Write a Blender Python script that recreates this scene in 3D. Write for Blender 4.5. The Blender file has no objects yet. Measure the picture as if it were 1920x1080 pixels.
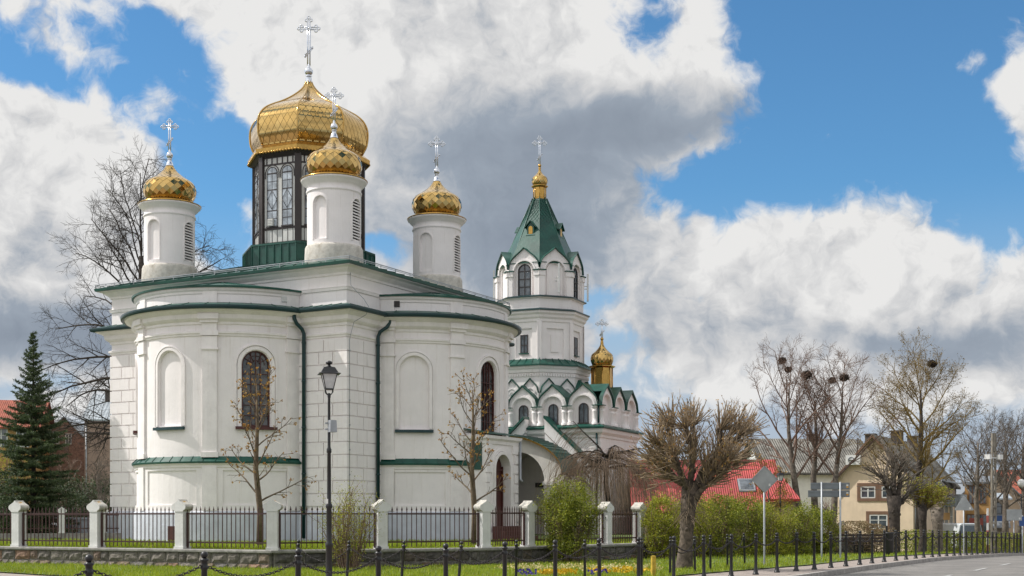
import bpy, math, random
import numpy as np
from mathutils import Vector, Matrix

R = math.radians
sc = bpy.context.scene
COL = sc.collection

# ------------------------------------------------------------------ camera
F_PX, HORIZON, EYE = 2450.0, 968.0, 1.55
cam_d = bpy.data.cameras.new('camera')
cam_d.sensor_width = 36.0
cam_d.lens = 36.0 * F_PX / 1920.0
cam_d.shift_y = (HORIZON - 540.0) / 1920.0
cam_d.clip_start, cam_d.clip_end = 0.1, 5000
cam = bpy.data.objects.new('camera', cam_d)
COL.objects.link(cam)
cam.location = (0, 0, EYE)
cam.rotation_euler = (R(90), 0, 0)
sc.camera = cam

def X_at(px, d):
    return (px - 960.0) / F_PX * d
def Z_at(py, d):
    return EYE + (HORIZON - py) / F_PX * d

# ------------------------------------------------------------------ light
SUN_AZ_VEC = Vector((-0.998, 0.08, 0)).normalized()     # horizontal direction towards the sun (from the left)
SUN_EL = R(47)
to_sun = Vector((SUN_AZ_VEC.x * math.cos(SUN_EL), SUN_AZ_VEC.y * math.cos(SUN_EL), math.sin(SUN_EL)))
sun_d = bpy.data.lights.new('sun', 'SUN')
sun_d.energy = 3.5
sun_d.angle = R(0.5)
sun_d.color = (1.0, 0.955, 0.90)
sun = bpy.data.objects.new('sun', sun_d)
COL.objects.link(sun)
sun.rotation_euler = to_sun.to_track_quat('Z', 'Y').to_euler()
sun.location = (-40, 0, 60)

vs = sc.view_settings
sc.display_settings.display_device = 'sRGB'
vs.view_transform = 'Standard'
vs.look = 'None'
vs.exposure = 0.27
vs.gamma = 1.0

# ------------------------------------------------------------------ sky: Nishita blue with procedural clouds over the whole dome
world = bpy.data.worlds.new('World')
sc.world = world
world.use_nodes = True
wt = world.node_tree
wt.nodes.clear()

def wn(t, **kw):
    n = wt.nodes.new(t)
    for k, v in kw.items():
        setattr(n, k, v)
    return n
def wput(sock, v):
    if isinstance(v, (int, float)):
        sock.default_value = v
    elif isinstance(v, (tuple, list)):
        sock.default_value = v
    else:
        wt.links.new(v, sock)
def mth(op, a, b=None, c=None, clamp=False):
    n = wn('ShaderNodeMath', operation=op, use_clamp=clamp)
    wput(n.inputs[0], a)
    if b is not None: wput(n.inputs[1], b)
    if c is not None: wput(n.inputs[2], c)
    return n.outputs[0]
def sstep(v, lo, hi):
    n = wn('ShaderNodeMapRange', interpolation_type='SMOOTHSTEP')
    wput(n.inputs['Value'], v); wput(n.inputs['From Min'], lo); wput(n.inputs['From Max'], hi)
    return n.outputs[0]
def wnoise(vec, scale, detail, rough, seed=0.0, dist=0.0):
    n = wn('ShaderNodeTexNoise', noise_dimensions='4D')
    wput(n.inputs['Vector'], vec)
    n.inputs['W'].default_value = seed
    n.inputs['Scale'].default_value = scale; n.inputs['Detail'].default_value = detail
    n.inputs['Roughness'].default_value = rough; n.inputs['Distortion'].default_value = dist
    return n.outputs['Fac']
def wmix(f, a, b):
    n = wn('ShaderNodeMix', data_type='RGBA')
    wput(n.inputs[0], f); wput(n.inputs[6], a); wput(n.inputs[7], b)
    return n.outputs[2]

sky = wn('ShaderNodeTexSky', sky_type='NISHITA')
sky.sun_disc = False
sky.sun_elevation = SUN_EL
sky.sun_rotation = math.atan2(SUN_AZ_VEC.x, SUN_AZ_VEC.y)
sky.air_density = 1.0; sky.dust_density = 0.15; sky.ozone_density = 2.0
SKY_TINT = (0.55, 0.92, 1.10, 1)

tc = wn('ShaderNodeTexCoord')
dirv = tc.outputs['Generated']
sep = wn('ShaderNodeSeparateXYZ'); wput(sep.inputs[0], dirv)
dx, dy, dz = sep.outputs
def vadd(v, c):
    n = wn('ShaderNodeVectorMath', operation='ADD'); wput(n.inputs[0], v); n.inputs[1].default_value = c
    return n.outputs[0]
def wvor(vec, scale, detail, rough):
    n = wn('ShaderNodeTexVoronoi', feature='F1', voronoi_dimensions='3D', normalize=True)
    wput(n.inputs['Vector'], vec)
    n.inputs['Scale'].default_value = scale; n.inputs['Detail'].default_value = detail; n.inputs['Roughness'].default_value = rough
    return n.outputs['Distance']
n_w1 = wnoise(dirv, 11.0, 4.0, 0.55, 1.3)
n_w2 = wnoise(dirv, 11.0, 4.0, 0.55, 7.9)
az = mth('ARCTAN2', dx, dy)
el = mth('ARCSINE', dz)
azw = mth('ADD', az, mth('MULTIPLY', mth('SUBTRACT', n_w1, 0.5), 0.050))
elw = mth('ADD', el, mth('MULTIPLY', mth('SUBTRACT', n_w2, 0.5), 0.040))

def pa(x, y):                       # where on the dome a cloud stands
    a = math.atan((x - 960) / F_PX)
    return a, math.atan((HORIZON - y) / F_PX * math.cos(a))
def ell(x, y, rx, ry, rot=0.0, A=None, E=None):     # signed distance-like field of an elliptical cloud
    A = azw if A is None else A; E = elw if E is None else E
    a0, e0 = pa(x, y)
    rx, ry = rx / F_PX, ry / F_PX
    u = mth('SUBTRACT', A, a0); v = mth('SUBTRACT', E, e0)
    c, s = math.cos(R(rot)), math.sin(R(rot))
    p = mth('DIVIDE', mth('ADD', mth('MULTIPLY', u, c), mth('MULTIPLY', v, s)), rx)
    q = mth('DIVIDE', mth('SUBTRACT', mth('MULTIPLY', v, c), mth('MULTIPLY', u, s)), ry)
    d = mth('SQRT', mth('ADD', mth('MULTIPLY', p, p), mth('MULTIPLY', q, q)))
    return mth('MULTIPLY', mth('SUBTRACT', 1.0, d), min(rx, ry))
def smax(fields, k=0.012):
    r = fields[0]
    for f in fields[1:]:
        n = wn('ShaderNodeMath', operation='SMOOTH_MAX')
        wput(n.inputs[0], r); wput(n.inputs[1], f); n.inputs[2].default_value = k
        r = n.outputs[0]
    return r
CLOUDS = [
    (760, 60, 360, 150, -6), (1020, 110, 300, 200, 0), (1268, 110, 74, 160, 8), (420, 0, 260, 66, -20), (1180, 200, 190, 70, 0),
    (1150, 250, 225, 58, 3), (900, 420, 330, 250, 0), (690, 330, 190, 190, 0), (1130, 540, 130, 240, 0), (1220, 440, 60, 60, 0),
    (90, 320, 150, 150, 0), (30, 500, 220, 280, 0), (230, 420, 110, 150, 0), (130, 60, 62, 48, 20), (365, 180, 60, 26, 14), (560, 150, 170, 100, -25),
    (440, 500, 110, 110, 0), (760, 590, 230, 120, 0), (560, 620, 200, 110, 0), (1010, 620, 140, 120, 0), (330, 560, 140, 110, 0), (120, 680, 190, 60, 0), (60, 770, 90, 30, 0),
    (1290, 480, 70, 80, 0), (1430, 530, 120, 115, 0), (1610, 500, 145, 105, 0), (1745, 530, 100, 95, 0), (1900, 590, 80, 100, 0), (1820, 600, 90, 70, 0),
    (1500, 640, 520, 100, 0), (1700, 730, 360, 62, 0), (1913, 150, 32, 50, 0), (1838, 128, 9, 11, 0), (1215, 672, 80, 40, -35), (1920, 225, 14, 30, 0),
    (30, 20, 42, 24, 0),
]
HOLES = [(1222, 28, 46, 80, 22), (1228, -40, 60, 70, 0), (1500, 185, 120, 115, 0), (720, 470, 26, 16, 0), (1120, 560, 40, 22, 30), (395, 330, 46, 150, 14), (290, 130, 150, 42, -24), (1010, 715, 250, 44, 0), (1160, 640, 44, 34, -30), (110, 735, 150, 18, 0)]
cov = smax([ell(*c) for c in CLOUDS])
hol = smax([ell(*c) for c in HOLES])
cov = mth('MINIMUM', cov, mth('MULTIPLY', hol, -1.0))
# the rest of the dome: broken cumulus from noise alone
flat = wn('ShaderNodeVectorMath', operation='MULTIPLY'); wput(flat.inputs[0], dirv); flat.inputs[1].default_value = (1, 1, 1.7)
gen = mth('MULTIPLY', mth('SUBTRACT', wnoise(flat.outputs[0], 2.6, 6.0, 0.55, 3.1), 0.42), 0.6)
inview = mth('MULTIPLY', sstep(mth('ABSOLUTE', az), 0.52, 0.42), mth('MULTIPLY', sstep(el, 0.50, 0.40), sstep(dy, 0.0, 0.05)))
covmix = wn('ShaderNodeMix', data_type='FLOAT')
wput(covmix.inputs[0], inview); wput(covmix.inputs[2], gen); wput(covmix.inputs[3], cov)
cov = covmix.outputs[0]
# billows: rounded lobes (inverted cells) over finer fractal wisps; the same field read a step nearer the sun gives their lit sides
fw = wnoise(dirv, 26.0, 3.0, 0.6, 2.2)
wv = wn('ShaderNodeCombineXYZ'); wput(wv.inputs[0], mth('MULTIPLY', mth('SUBTRACT', fw, 0.5), 0.05)); wput(wv.inputs[2], mth('MULTIPLY', mth('SUBTRACT', n_w2, 0.5), 0.06))
dirw = wn('ShaderNodeVectorMath', operation='ADD'); wput(dirw.inputs[0], dirv); wput(dirw.inputs[1], wv.outputs[0]); dirw = dirw.outputs[0]
def billow(off):
    v = vadd(dirw, off) if off else dirw
    vo = mth('SUBTRACT', 0.45, wvor(v, 15.0, 2.0, 0.55))
    fb = mth('SUBTRACT', wnoise(v, 30.0, 6.0, 0.62, 0.4), 0.5)
    lo = mth('SUBTRACT', wnoise(v, 7.0, 5.0, 0.55, 5.4), 0.5)
    return mth('ADD', mth('MULTIPLY', vo, 0.60), mth('ADD', mth('MULTIPLY', fb, 0.75), mth('MULTIPLY', lo, 0.65)))
bil = billow(None)
bil_s = billow((-0.010, 0.0, 0.014))
dens_in = mth('ADD', cov, mth('MULTIPLY', bil, 0.068))
dens = sstep(dens_in, -0.002, 0.014)
relief = mth('SUBTRACT', bil, bil_s)
GREYS = [(1130, 240, 310, 62, 3, 1.0), (1000, 290, 320, 130, 0, 0.85), (1000, 450, 230, 130, 0, 0.85), (800, 430, 220, 130, 0, 0.6), (1520, 640, 420, 60, 0, 0.45),
         (1240, 600, 120, 110, 0, 0.45), (110, 640, 210, 80, 0, 0.85), (1780, 650, 240, 55, 0, 0.75), (90, 470, 60, 60, 0, 0.25), (1440, 560, 70, 60, 0, 0.25), (860, 50, 160, 60, 0, 0.18), (640, 250, 120, 90, 0, 0.15), (1120, 660, 70, 90, 0, 0.5)]
gsum = None
for (x, y, rx, ry, rot, k) in GREYS:
    e = mth('MULTIPLY', sstep(ell(x, y, rx, ry, rot), -0.6 * min(rx, ry) / F_PX, 0.8 * min(rx, ry) / F_PX), k)
    gsum = e if gsum is None else mth('MAXIMUM', gsum, e)
gsum = mth('MULTIPLY', gsum, inview)
lowf = wnoise(dirv, 5.0, 6.0, 0.55, 9.4)
grey_out = mth('MULTIPLY', sstep(lowf, 0.45, 0.7), mth('SUBTRACT', 0.55, mth('MULTIPLY', inview, 0.55)))
gsum = mth('MAXIMUM', gsum, grey_out)
thick = sstep(dens_in, 0.012, 0.075)
bright = mth('SUBTRACT', mth('SUBTRACT', 0.95, mth('MULTIPLY', gsum, 0.58)), mth('MULTIPLY', thick, 0.05))
bright = mth('ADD', bright, mth('MULTIPLY', relief, mth('SUBTRACT', 1.15, mth('MULTIPLY', gsum, 0.85))))
bright = mth('ADD', bright, mth('MULTIPLY', mth('SUBTRACT', lowf, 0.5), 0.35))
bright = mth('MINIMUM', mth('MAXIMUM', bright, 0.28), 0.97)
CL = 7.7
ramp_ = wn('ShaderNodeValToRGB'); wput(ramp_.inputs[0], bright)
e_ = ramp_.color_ramp.elements
e_[0].position = 0.30; e_[0].color = (0.255, 0.30, 0.37, 1)
e_[1].position = 0.96; e_[1].color = (0.90, 0.895, 0.885, 1)
x_ = e_.new(0.55); x_.color = (0.36, 0.415, 0.49, 1)
x_ = e_.new(0.78); x_.color = (0.70, 0.705, 0.715, 1)
ccol = wn('ShaderNodeMix', data_type='RGBA', blend_type='MULTIPLY'); ccol.inputs[0].default_value = 1.0
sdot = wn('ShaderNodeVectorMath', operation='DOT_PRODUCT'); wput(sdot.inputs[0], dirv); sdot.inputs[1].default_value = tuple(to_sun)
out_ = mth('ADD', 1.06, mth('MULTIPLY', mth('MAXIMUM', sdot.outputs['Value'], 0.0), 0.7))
cl_ = mth('MULTIPLY', CL, mth('ADD', out_, mth('MULTIPLY', inview, mth('SUBTRACT', 0.98, out_))))       # unseen clouds are brightened, most towards the sun, to throw fill on shaded walls
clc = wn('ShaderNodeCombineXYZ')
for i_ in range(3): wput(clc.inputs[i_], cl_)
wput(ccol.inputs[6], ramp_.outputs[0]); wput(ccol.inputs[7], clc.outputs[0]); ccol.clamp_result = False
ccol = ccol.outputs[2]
# clear sky: Nishita, lifted a little with the bright air of the day
blue = wn('ShaderNodeMix', data_type='RGBA', blend_type='MULTIPLY')
blue.inputs[0].default_value = 1.0
wput(blue.inputs[6], sky.outputs[0]); blue.inputs[7].default_value = SKY_TINT
lowband = mth('MULTIPLY', sstep(el, 0.25, 0.05), 0.96)                  # distant cloud and haze near the horizon
base_ = wmix(lowband, blue.outputs[2], (3.7, 4.25, 5.1, 1))
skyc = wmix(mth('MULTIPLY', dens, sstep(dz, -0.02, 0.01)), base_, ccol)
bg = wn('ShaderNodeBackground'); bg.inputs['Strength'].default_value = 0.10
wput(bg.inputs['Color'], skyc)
wo = wn('ShaderNodeOutputWorld')
wt.links.new(bg.outputs[0], wo.inputs['Surface'])
world.cycles.sampling_method = 'MANUAL'
world.cycles.sample_map_resolution = 512

# ------------------------------------------------------------------ materials
def mat(name, col, rough=0.7, metal=0.0, var=0.10, scale=3.0, bump=0.0, bscale=30.0, island=None, streak=0.0, stain=None, wave=None, spec=0.5, trans=0.0):
    m = bpy.data.materials.new(name)
    m.use_nodes = True
    t = m.node_tree; N = t.nodes; L = t.links
    b = N['Principled BSDF']
    b.inputs['Roughness'].default_value = rough
    b.inputs['Metallic'].default_value = metal
    b.inputs['Specular IOR Level'].default_value = spec
    tc = N.new('ShaderNodeTexCoord')
    nz = N.new('ShaderNodeTexNoise'); nz.inputs['Scale'].default_value = scale; nz.inputs['Detail'].default_value = 6; nz.inputs['Roughness'].default_value = 0.62
    L.new(tc.outputs['Object'], nz.inputs['Vector'])
    def mixc(f, a, bb, mode='MIX'):
        x = N.new('ShaderNodeMix'); x.data_type = 'RGBA'; x.blend_type = mode
        for i, v in ((0, f), (6, a), (7, bb)):
            if isinstance(v, (int, float, tuple)): x.inputs[i].default_value = v
            else: L.new(v, x.inputs[i])
        return x.outputs[2]
    def ramp(v, lo, hi):
        x = N.new('ShaderNodeMapRange'); x.interpolation_type = 'SMOOTHSTEP'
        L.new(v, x.inputs[0]); x.inputs[1].default_value = lo; x.inputs[2].default_value = hi
        return x.outputs[0]
    c4 = lambda c: (c[0], c[1], c[2], 1.0)
    if island:
        g = N.new('ShaderNodeNewGeometry')
        cr = N.new('ShaderNodeValToRGB'); cr.color_ramp.interpolation = 'LINEAR'
        el = cr.color_ramp.elements
        el[0].color = c4(island[0]); el[0].position = 0
        el[1].color = c4(island[-1]); el[1].position = 1
        for i, c in enumerate(island[1:-1]):
            e = el.new((i + 1) / (len(island) - 1)); e.color = c4(c)
        L.new(g.outputs['Random Per Island'], cr.inputs[0])
        base = cr.outputs[0]
    else:
        base = c4(col)
    lo = tuple([1 - var * 1.4] * 3) + (1,); hi = tuple([1 + var] * 3) + (1,)
    fac = mixc(ramp(nz.outputs['Fac'], 0.3, 0.7), lo, hi)
    out = mixc(1.0, base, fac, 'MULTIPLY')
    if streak:
        mp = N.new('ShaderNodeMapping'); mp.inputs['Scale'].default_value = (5, 5, 0.35)
        L.new(tc.outputs['Object'], mp.inputs['Vector'])
        n2 = N.new('ShaderNodeTexNoise'); n2.inputs['Scale'].default_value = 1.6; n2.inputs['Detail'].default_value = 7; n2.inputs['Roughness'].default_value = 0.7
        L.new(mp.outputs[0], n2.inputs['Vector'])
        out = mixc(ramp(n2.outputs['Fac'], 0.52, 0.80), out, mixc(1.0, out, (1 - streak, 1 - streak * 1.12, 1 - streak * 1.35, 1), 'MULTIPLY'))
    if stain:
        n3 = N.new('ShaderNodeTexNoise'); n3.inputs['Scale'].default_value = stain[1]; n3.inputs['Detail'].default_value = 8; n3.inputs['Roughness'].default_value = 0.7
        L.new(tc.outputs['Object'], n3.inputs['Vector'])
        out = mixc(ramp(n3.outputs['Fac'], stain[2], stain[3]), out, c4(stain[0]))
    hsock = None
    if wave:
        w = N.new('ShaderNodeTexWave'); w.wave_type = 'BANDS'; w.bands_direction = wave[0]; w.inputs['Scale'].default_value = wave[1]; w.inputs['Distortion'].default_value = wave[3] if len(wave) > 3 else 0
        L.new(tc.outputs['Object'], w.inputs['Vector'])
        bw = N.new('ShaderNodeBump'); bw.inputs['Strength'].default_value = wave[2]; bw.inputs['Distance'].default_value = 0.05
        L.new(w.outputs['Fac'], bw.inputs['Height']); hsock = bw.outputs[0]
    if bump:
        n4 = N.new('ShaderNodeTexNoise'); n4.inputs['Scale'].default_value = bscale; n4.inputs['Detail'].default_value = 5
        L.new(tc.outputs['Object'], n4.inputs['Vector'])
        bp = N.new('ShaderNodeBump'); bp.inputs['Strength'].default_value = bump; bp.inputs['Distance'].default_value = 0.02
        L.new(n4.outputs['Fac'], bp.inputs['Height'])
        if hsock: L.new(hsock, bp.inputs['Normal'])
        hsock = bp.outputs[0]
    if hsock: L.new(hsock, b.inputs['Normal'])
    L.new(out, b.inputs['Base Color'])
    if trans:
        tr = N.new('ShaderNodeBsdfTranslucent'); L.new(out, tr.inputs['Color'])
        ms = N.new('ShaderNodeMixShader'); ms.inputs[0].default_value = trans
        L.new(b.outputs[0], ms.inputs[1]); L.new(tr.outputs[0], ms.inputs[2])
        L.new(ms.outputs[0], N['Material Output'].inputs['Surface'])
    return m

MT = {}
MT['plaster'] = mat('white_plaster', (0.85, 0.808, 0.795), 0.85, var=0.035, scale=0.9, bump=0.3, bscale=9, streak=0.16, stain=((0.755, 0.72, 0.68), 1.3, 0.6, 0.95))
MT['plaster_trim'] = mat('white_trim', (0.845, 0.803, 0.785), 0.85, var=0.05, scale=2.0, bump=0.2, bscale=20, streak=0.13)
MT['plinth'] = mat('pale_blue_grey_plinth', (0.56, 0.585, 0.65), 0.85, var=0.08, scale=1.5, bump=0.3, bscale=14, streak=0.16, stain=((0.42, 0.43, 0.45), 1.8, 0.56, 0.9))
MT['turret_base'] = mat('stained_plaster', (0.58, 0.55, 0.49), 0.9, var=0.14, scale=4, bump=0.5, bscale=14, stain=((0.30, 0.245, 0.175), 3.0, 0.46, 0.80))
MT['green'] = mat('green_painted_metal', (0.006, 0.070, 0.050), 0.40, var=0.18, scale=2.2, bump=0.12, bscale=6, stain=((0.035, 0.115, 0.085), 2.0, 0.58, 0.9))
MT['green_dark'] = mat('dark_green_gutter', (0.003, 0.034, 0.038), 0.35, var=0.12)
MT['green_roof'] = mat('green_tin_roof', (0.006, 0.068, 0.048), 0.40, var=0.2, scale=1.2, bump=0.2, bscale=5, stain=((0.05, 0.13, 0.10), 1.5, 0.54, 0.86))
MT['gold'] = mat('gilded_tiles', (0.70, 0.43, 0.11), 0.10, 1.0, var=0.04, scale=3, island=[(0.50, 0.325, 0.11), (0.60, 0.40, 0.15), (0.55, 0.36, 0.125), (0.62, 0.43, 0.17)], bump=0.05, bscale=5)
MT['gold_plain'] = mat('gilded_sheet', (0.48, 0.29, 0.08), 0.22, 1.0, var=0.12, scale=6, bump=0.15, bscale=9)
MT['gold_seam'] = mat('dark_gilt_seams', (0.22, 0.13, 0.04), 0.35, 1.0, var=0.2, scale=6)
MT['glass_sky'] = mat('painted_sky_glass', (0.36, 0.41, 0.46), 0.05, 0.0, var=0.4, scale=2.2, spec=1.0, bump=0.05, bscale=3)  # pale base colour carries the sky reflected in and seen through the panes
MT['silver'] = mat('polished_steel', (0.72, 0.74, 0.78), 0.12, 1.0, var=0.03)
MT['brown_post'] = mat('dark_brown_paint', (0.030, 0.022, 0.020), 0.5, var=0.12)
MT['drum_panel'] = mat('pale_grey_boards', (0.58, 0.585, 0.56), 0.7, var=0.06, streak=0.12)
MT['glass'] = mat('window_glass', (0.085, 0.105, 0.125), 0.04, 0.0, var=0.35, scale=2.5, spec=1.0, bump=0.04, bscale=3)
MT['glass_dark'] = mat('leaded_glass', (0.075, 0.078, 0.080), 0.06, 0.0, var=0.6, scale=4, spec=0.7, bump=0.08, bscale=6)
MT['frame_red'] = mat('oxblood_frame', (0.075, 0.018, 0.014), 0.5, var=0.15)
MT['frame_dark'] = mat('dark_frame', (0.03, 0.024, 0.024), 0.5, var=0.1)
MT['iron'] = mat('maroon_iron', (0.050, 0.018, 0.017), 0.42, var=0.2, scale=5)
MT['black_iron'] = mat('black_cast_iron', (0.010, 0.010, 0.011), 0.36, var=0.25, scale=8, bump=0.15, bscale=30)
MT['chain'] = mat('dull_chain_steel', (0.045, 0.040, 0.040), 0.42, 0.8, var=0.25, scale=9)
MT['stone'] = mat('fieldstone', None, 0.9, var=0.30, scale=7, bump=1.0, bscale=14, island=[(0.125, 0.115, 0.105), (0.19, 0.17, 0.145), (0.155, 0.138, 0.12), (0.235, 0.21, 0.18), (0.15, 0.135, 0.12), (0.20, 0.145, 0.10), (0.19, 0.175, 0.16), (0.27, 0.155, 0.10), (0.17, 0.15, 0.13), (0.21, 0.19, 0.165), (0.13, 0.12, 0.112)])
MT['stone_shaded_dark'] = mat('shaded_dark_fieldstone', None, 0.9, var=0.30, scale=7, bump=1.0, bscale=14, island=[(0.055, 0.055, 0.058), (0.13, 0.10, 0.075), (0.08, 0.075, 0.072), (0.15, 0.135, 0.115), (0.06, 0.06, 0.062), (0.14, 0.09, 0.06)])  # darker stones, with the shade on the right run put into their colour
MT['mortar'] = mat('mortar', (0.24, 0.225, 0.20), 0.95, var=0.2, scale=10, bump=0.6, bscale=30)
MT['coping'] = mat('concrete_coping', (0.27, 0.26, 0.24), 0.9, var=0.2, scale=5, bump=0.4, bscale=25, streak=0.2)
MT['pillar'] = mat('whitewashed_pillar', (0.66, 0.655, 0.645), 0.88, var=0.07, scale=3, bump=0.3, bscale=20, streak=0.16)
MT['pillar_cap'] = mat('lichen_cap', (0.50, 0.48, 0.43), 0.92, var=0.2, scale=6, bump=0.5, bscale=22, stain=((0.42, 0.24, 0.05), 6.0, 0.54, 0.66))
MT['lawn'] = mat('lawn_soil', (0.085, 0.125, 0.022), 0.95, var=0.35, scale=1.6, bump=0.8, bscale=25)
MT['grass'] = mat('grass_blades', None, 0.6, var=0.15, scale=0.8, island=[(0.18, 0.27, 0.008), (0.28, 0.37, 0.012), (0.35, 0.42, 0.02), (0.22, 0.30, 0.010), (0.40, 0.38, 0.05)], trans=0.3)
MT['paving'] = mat('pinkish_paving', (0.30, 0.255, 0.225), 0.9, var=0.15, scale=3, bump=0.3, bscale=20)
MT['asphalt'] = mat('worn_asphalt', (0.19, 0.18, 0.168), 0.9, var=0.18, scale=1.2, bump=0.5, bscale=60, stain=((0.14, 0.134, 0.127), 0.6, 0.5, 0.62))
MT['kerb'] = mat('kerb_granite', (0.34, 0.32, 0.30), 0.88, var=0.2, scale=4, bump=0.3, bscale=25)
MT['marking'] = mat('road_paint', (0.40, 0.40, 0.39), 0.8, var=0.3, scale=6)
MT['earth'] = mat('town_ground', (0.11, 0.10, 0.075), 0.95, var=0.3, scale=0.3, bump=0.4, bscale=3)
MT['bark'] = mat('grey_bark', (0.15, 0.125, 0.10), 0.92, var=0.35, scale=6, bump=0.9, bscale=16)
MT['bark_twig'] = mat('reddish_twig_bark', (0.19, 0.125, 0.095), 0.9, var=0.25, scale=3)
MT['bark_olive'] = mat('olive_twig_bark', (0.21, 0.145, 0.045), 0.9, var=0.3, scale=2)
MT['bark_dark'] = mat('dark_bark', (0.052, 0.041, 0.033), 0.95, var=0.4, scale=5, bump=1.0, bscale=12)
MT['bark_knot'] = mat('knotty_bark', (0.105, 0.082, 0.062), 0.95, var=0.45, scale=7, bump=1.0, bscale=14)
MT['bark_pale'] = mat('pale_cut_branches', (0.26, 0.195, 0.125), 0.9, var=0.35, scale=4)
MT['bark_young'] = mat('young_bark', (0.13, 0.095, 0.06), 0.9, var=0.3, scale=6, bump=0.5, bscale=20, stain=((0.22, 0.16, 0.05), 5.0, 0.55, 0.75))
MT['bark_weep'] = mat('weeping_twig_bark', (0.34, 0.24, 0.165), 0.9, var=0.3, scale=2)
MT['bud'] = mat('opening_buds', None, 0.7, var=0.2, island=[(0.40, 0.20, 0.035), (0.48, 0.28, 0.05), (0.28, 0.11, 0.03), (0.40, 0.30, 0.06)], trans=0.3)
MT['bud_olive'] = mat('olive_buds', None, 0.7, var=0.2, island=[(0.16, 0.10, 0.02), (0.24, 0.16, 0.03), (0.12, 0.075, 0.02)], trans=0.2)
MT['leaf_new'] = mat('fresh_spring_leaves', None, 0.6, var=0.2, scale=2, island=[(0.09, 0.12, 0.012), (0.32, 0.34, 0.028), (0.46, 0.44, 0.04), (0.22, 0.25, 0.02)], trans=0.4)
MT['leaf_dense'] = mat('green_yellow_leaves', None, 0.6, var=0.25, scale=1.2, island=[(0.05, 0.075, 0.010), (0.20, 0.25, 0.018), (0.33, 0.35, 0.028), (0.12, 0.16, 0.014), (0.44, 0.42, 0.04)], trans=0.35)
MT['needle'] = mat('spruce_needles', None, 0.6, var=0.3, scale=1.5, island=[(0.035, 0.065, 0.028), (0.065, 0.10, 0.038), (0.10, 0.135, 0.045), (0.05, 0.085, 0.035)], trans=0.12)
MT['yew'] = mat('dark_evergreen', None, 0.6, var=0.3, scale=1.2, island=[(0.018, 0.038, 0.012), (0.035, 0.062, 0.018), (0.065, 0.085, 0.024)], trans=0.12)
MT['hedge_dry'] = mat('dry_hedge_leaves', None, 0.8, var=0.25, scale=2, island=[(0.24, 0.17, 0.09), (0.32, 0.24, 0.13), (0.18, 0.12, 0.065), (0.22, 0.19, 0.08)], trans=0.2)
MT['nest'] = mat('nest_twigs', (0.045, 0.032, 0.024), 0.95, var=0.3, scale=6)
MT['signback'] = mat('galvanised_sign_back', (0.38, 0.40, 0.40), 0.5, 0.2, var=0.1)
MT['signdark'] = mat('grey_sign_back', (0.20, 0.22, 0.24), 0.5, 0.2, var=0.1)
MT['galv'] = mat('galvanised_pole', (0.34, 0.36, 0.38), 0.45, 0.5, var=0.12)
MT['sticker'] = mat('white_sticker', (0.75, 0.75, 0.72), 0.6, var=0.05)
MT['sticker_y'] = mat('orange_sticker', (0.70, 0.35, 0.04), 0.6, var=0.05)
MT['white'] = mat('white_paint', (0.72, 0.72, 0.70), 0.6, var=0.05)
MT['yellow'] = mat('yellow_paint', (0.50, 0.34, 0.035), 0.7, var=0.2, scale=8)
MT['lampglass'] = mat('frosted_lamp_glass', (0.55, 0.56, 0.56), 0.25, var=0.08, scale=8)
MT['red_roof'] = mat('red_metal_roof', (0.43, 0.055, 0.05), 0.5, var=0.2, scale=0.8, wave=('X', 2.6, 0.9))
MT['grey_roof'] = mat('weathered_corrugated_roof', (0.085, 0.08, 0.07), 0.85, var=0.30, scale=1.0, stain=((0.06, 0.055, 0.045), 1.2, 0.45, 0.7), wave=('X', 2.2, 1.0))
MT['roof_rib'] = mat('pale_roof_ridges', (0.23, 0.22, 0.195), 0.85, var=0.3, scale=1.0, stain=((0.12, 0.11, 0.09), 1.2, 0.5, 0.7))
MT['tile_roof'] = mat('orange_tile_roof', (0.30, 0.075, 0.04), 0.8, var=0.2, scale=2, wave=('X', 2.2, 0.7))
MT['tin_roof'] = mat('pale_tin_roof', (0.34, 0.38, 0.41), 0.5, 0.2, var=0.12, wave=('X', 1.3, 0.4))
MT['cream'] = mat('cream_render', (0.80, 0.64, 0.47), 0.9, var=0.07, scale=1.0, bump=0.2, bscale=10, streak=0.12)
MT['ochre'] = mat('ochre_render', (0.52, 0.30, 0.12), 0.9, var=0.1, scale=1.0, streak=0.12)
MT['beige'] = mat('beige_render', (0.40, 0.30, 0.205), 0.9, var=0.1, scale=0.8, streak=0.12)
MT['grey_wall'] = mat('old_grey_beige_render', (0.25, 0.215, 0.175), 0.9, var=0.2, scale=0.8, streak=0.2)
MT['brickred'] = mat('brick_wall', (0.30, 0.185, 0.145), 0.9, var=0.25, scale=5, bump=0.4, bscale=20)
MT['pinkwall'] = mat('pinkish_brown_wall', (0.36, 0.255, 0.21), 0.9, var=0.15, scale=1.5, streak=0.15)
MT['yellowwall'] = mat('yellow_orange_wall', (0.42, 0.24, 0.09), 0.9, var=0.1)
MT['brown_trim'] = mat('brown_window_trim', (0.20, 0.115, 0.075), 0.8, var=0.1)
MT['chimney'] = mat('chimney_brick', (0.085, 0.07, 0.062), 0.9, var=0.25, scale=5)
MT['conc'] = mat('concrete_pole', (0.25, 0.225, 0.185), 0.9, var=0.2, scale=3, bump=0.3, bscale=20)
MT['carpaint'] = mat('pale_car_paint', (0.55, 0.58, 0.60), 0.25, var=0.03)
MT['carglass'] = mat('car_glass', (0.03, 0.07, 0.11), 0.05, var=0.1, spec=1.0)
MT['rubber'] = mat('tyre_rubber', (0.02, 0.02, 0.02), 0.8)
MT['wood'] = mat('bench_wood', (0.06, 0.04, 0.03), 0.8, var=0.3, scale=8)
MT['signred'] = mat('red_sign', (0.40, 0.10, 0.08), 0.6, var=0.1)
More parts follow.
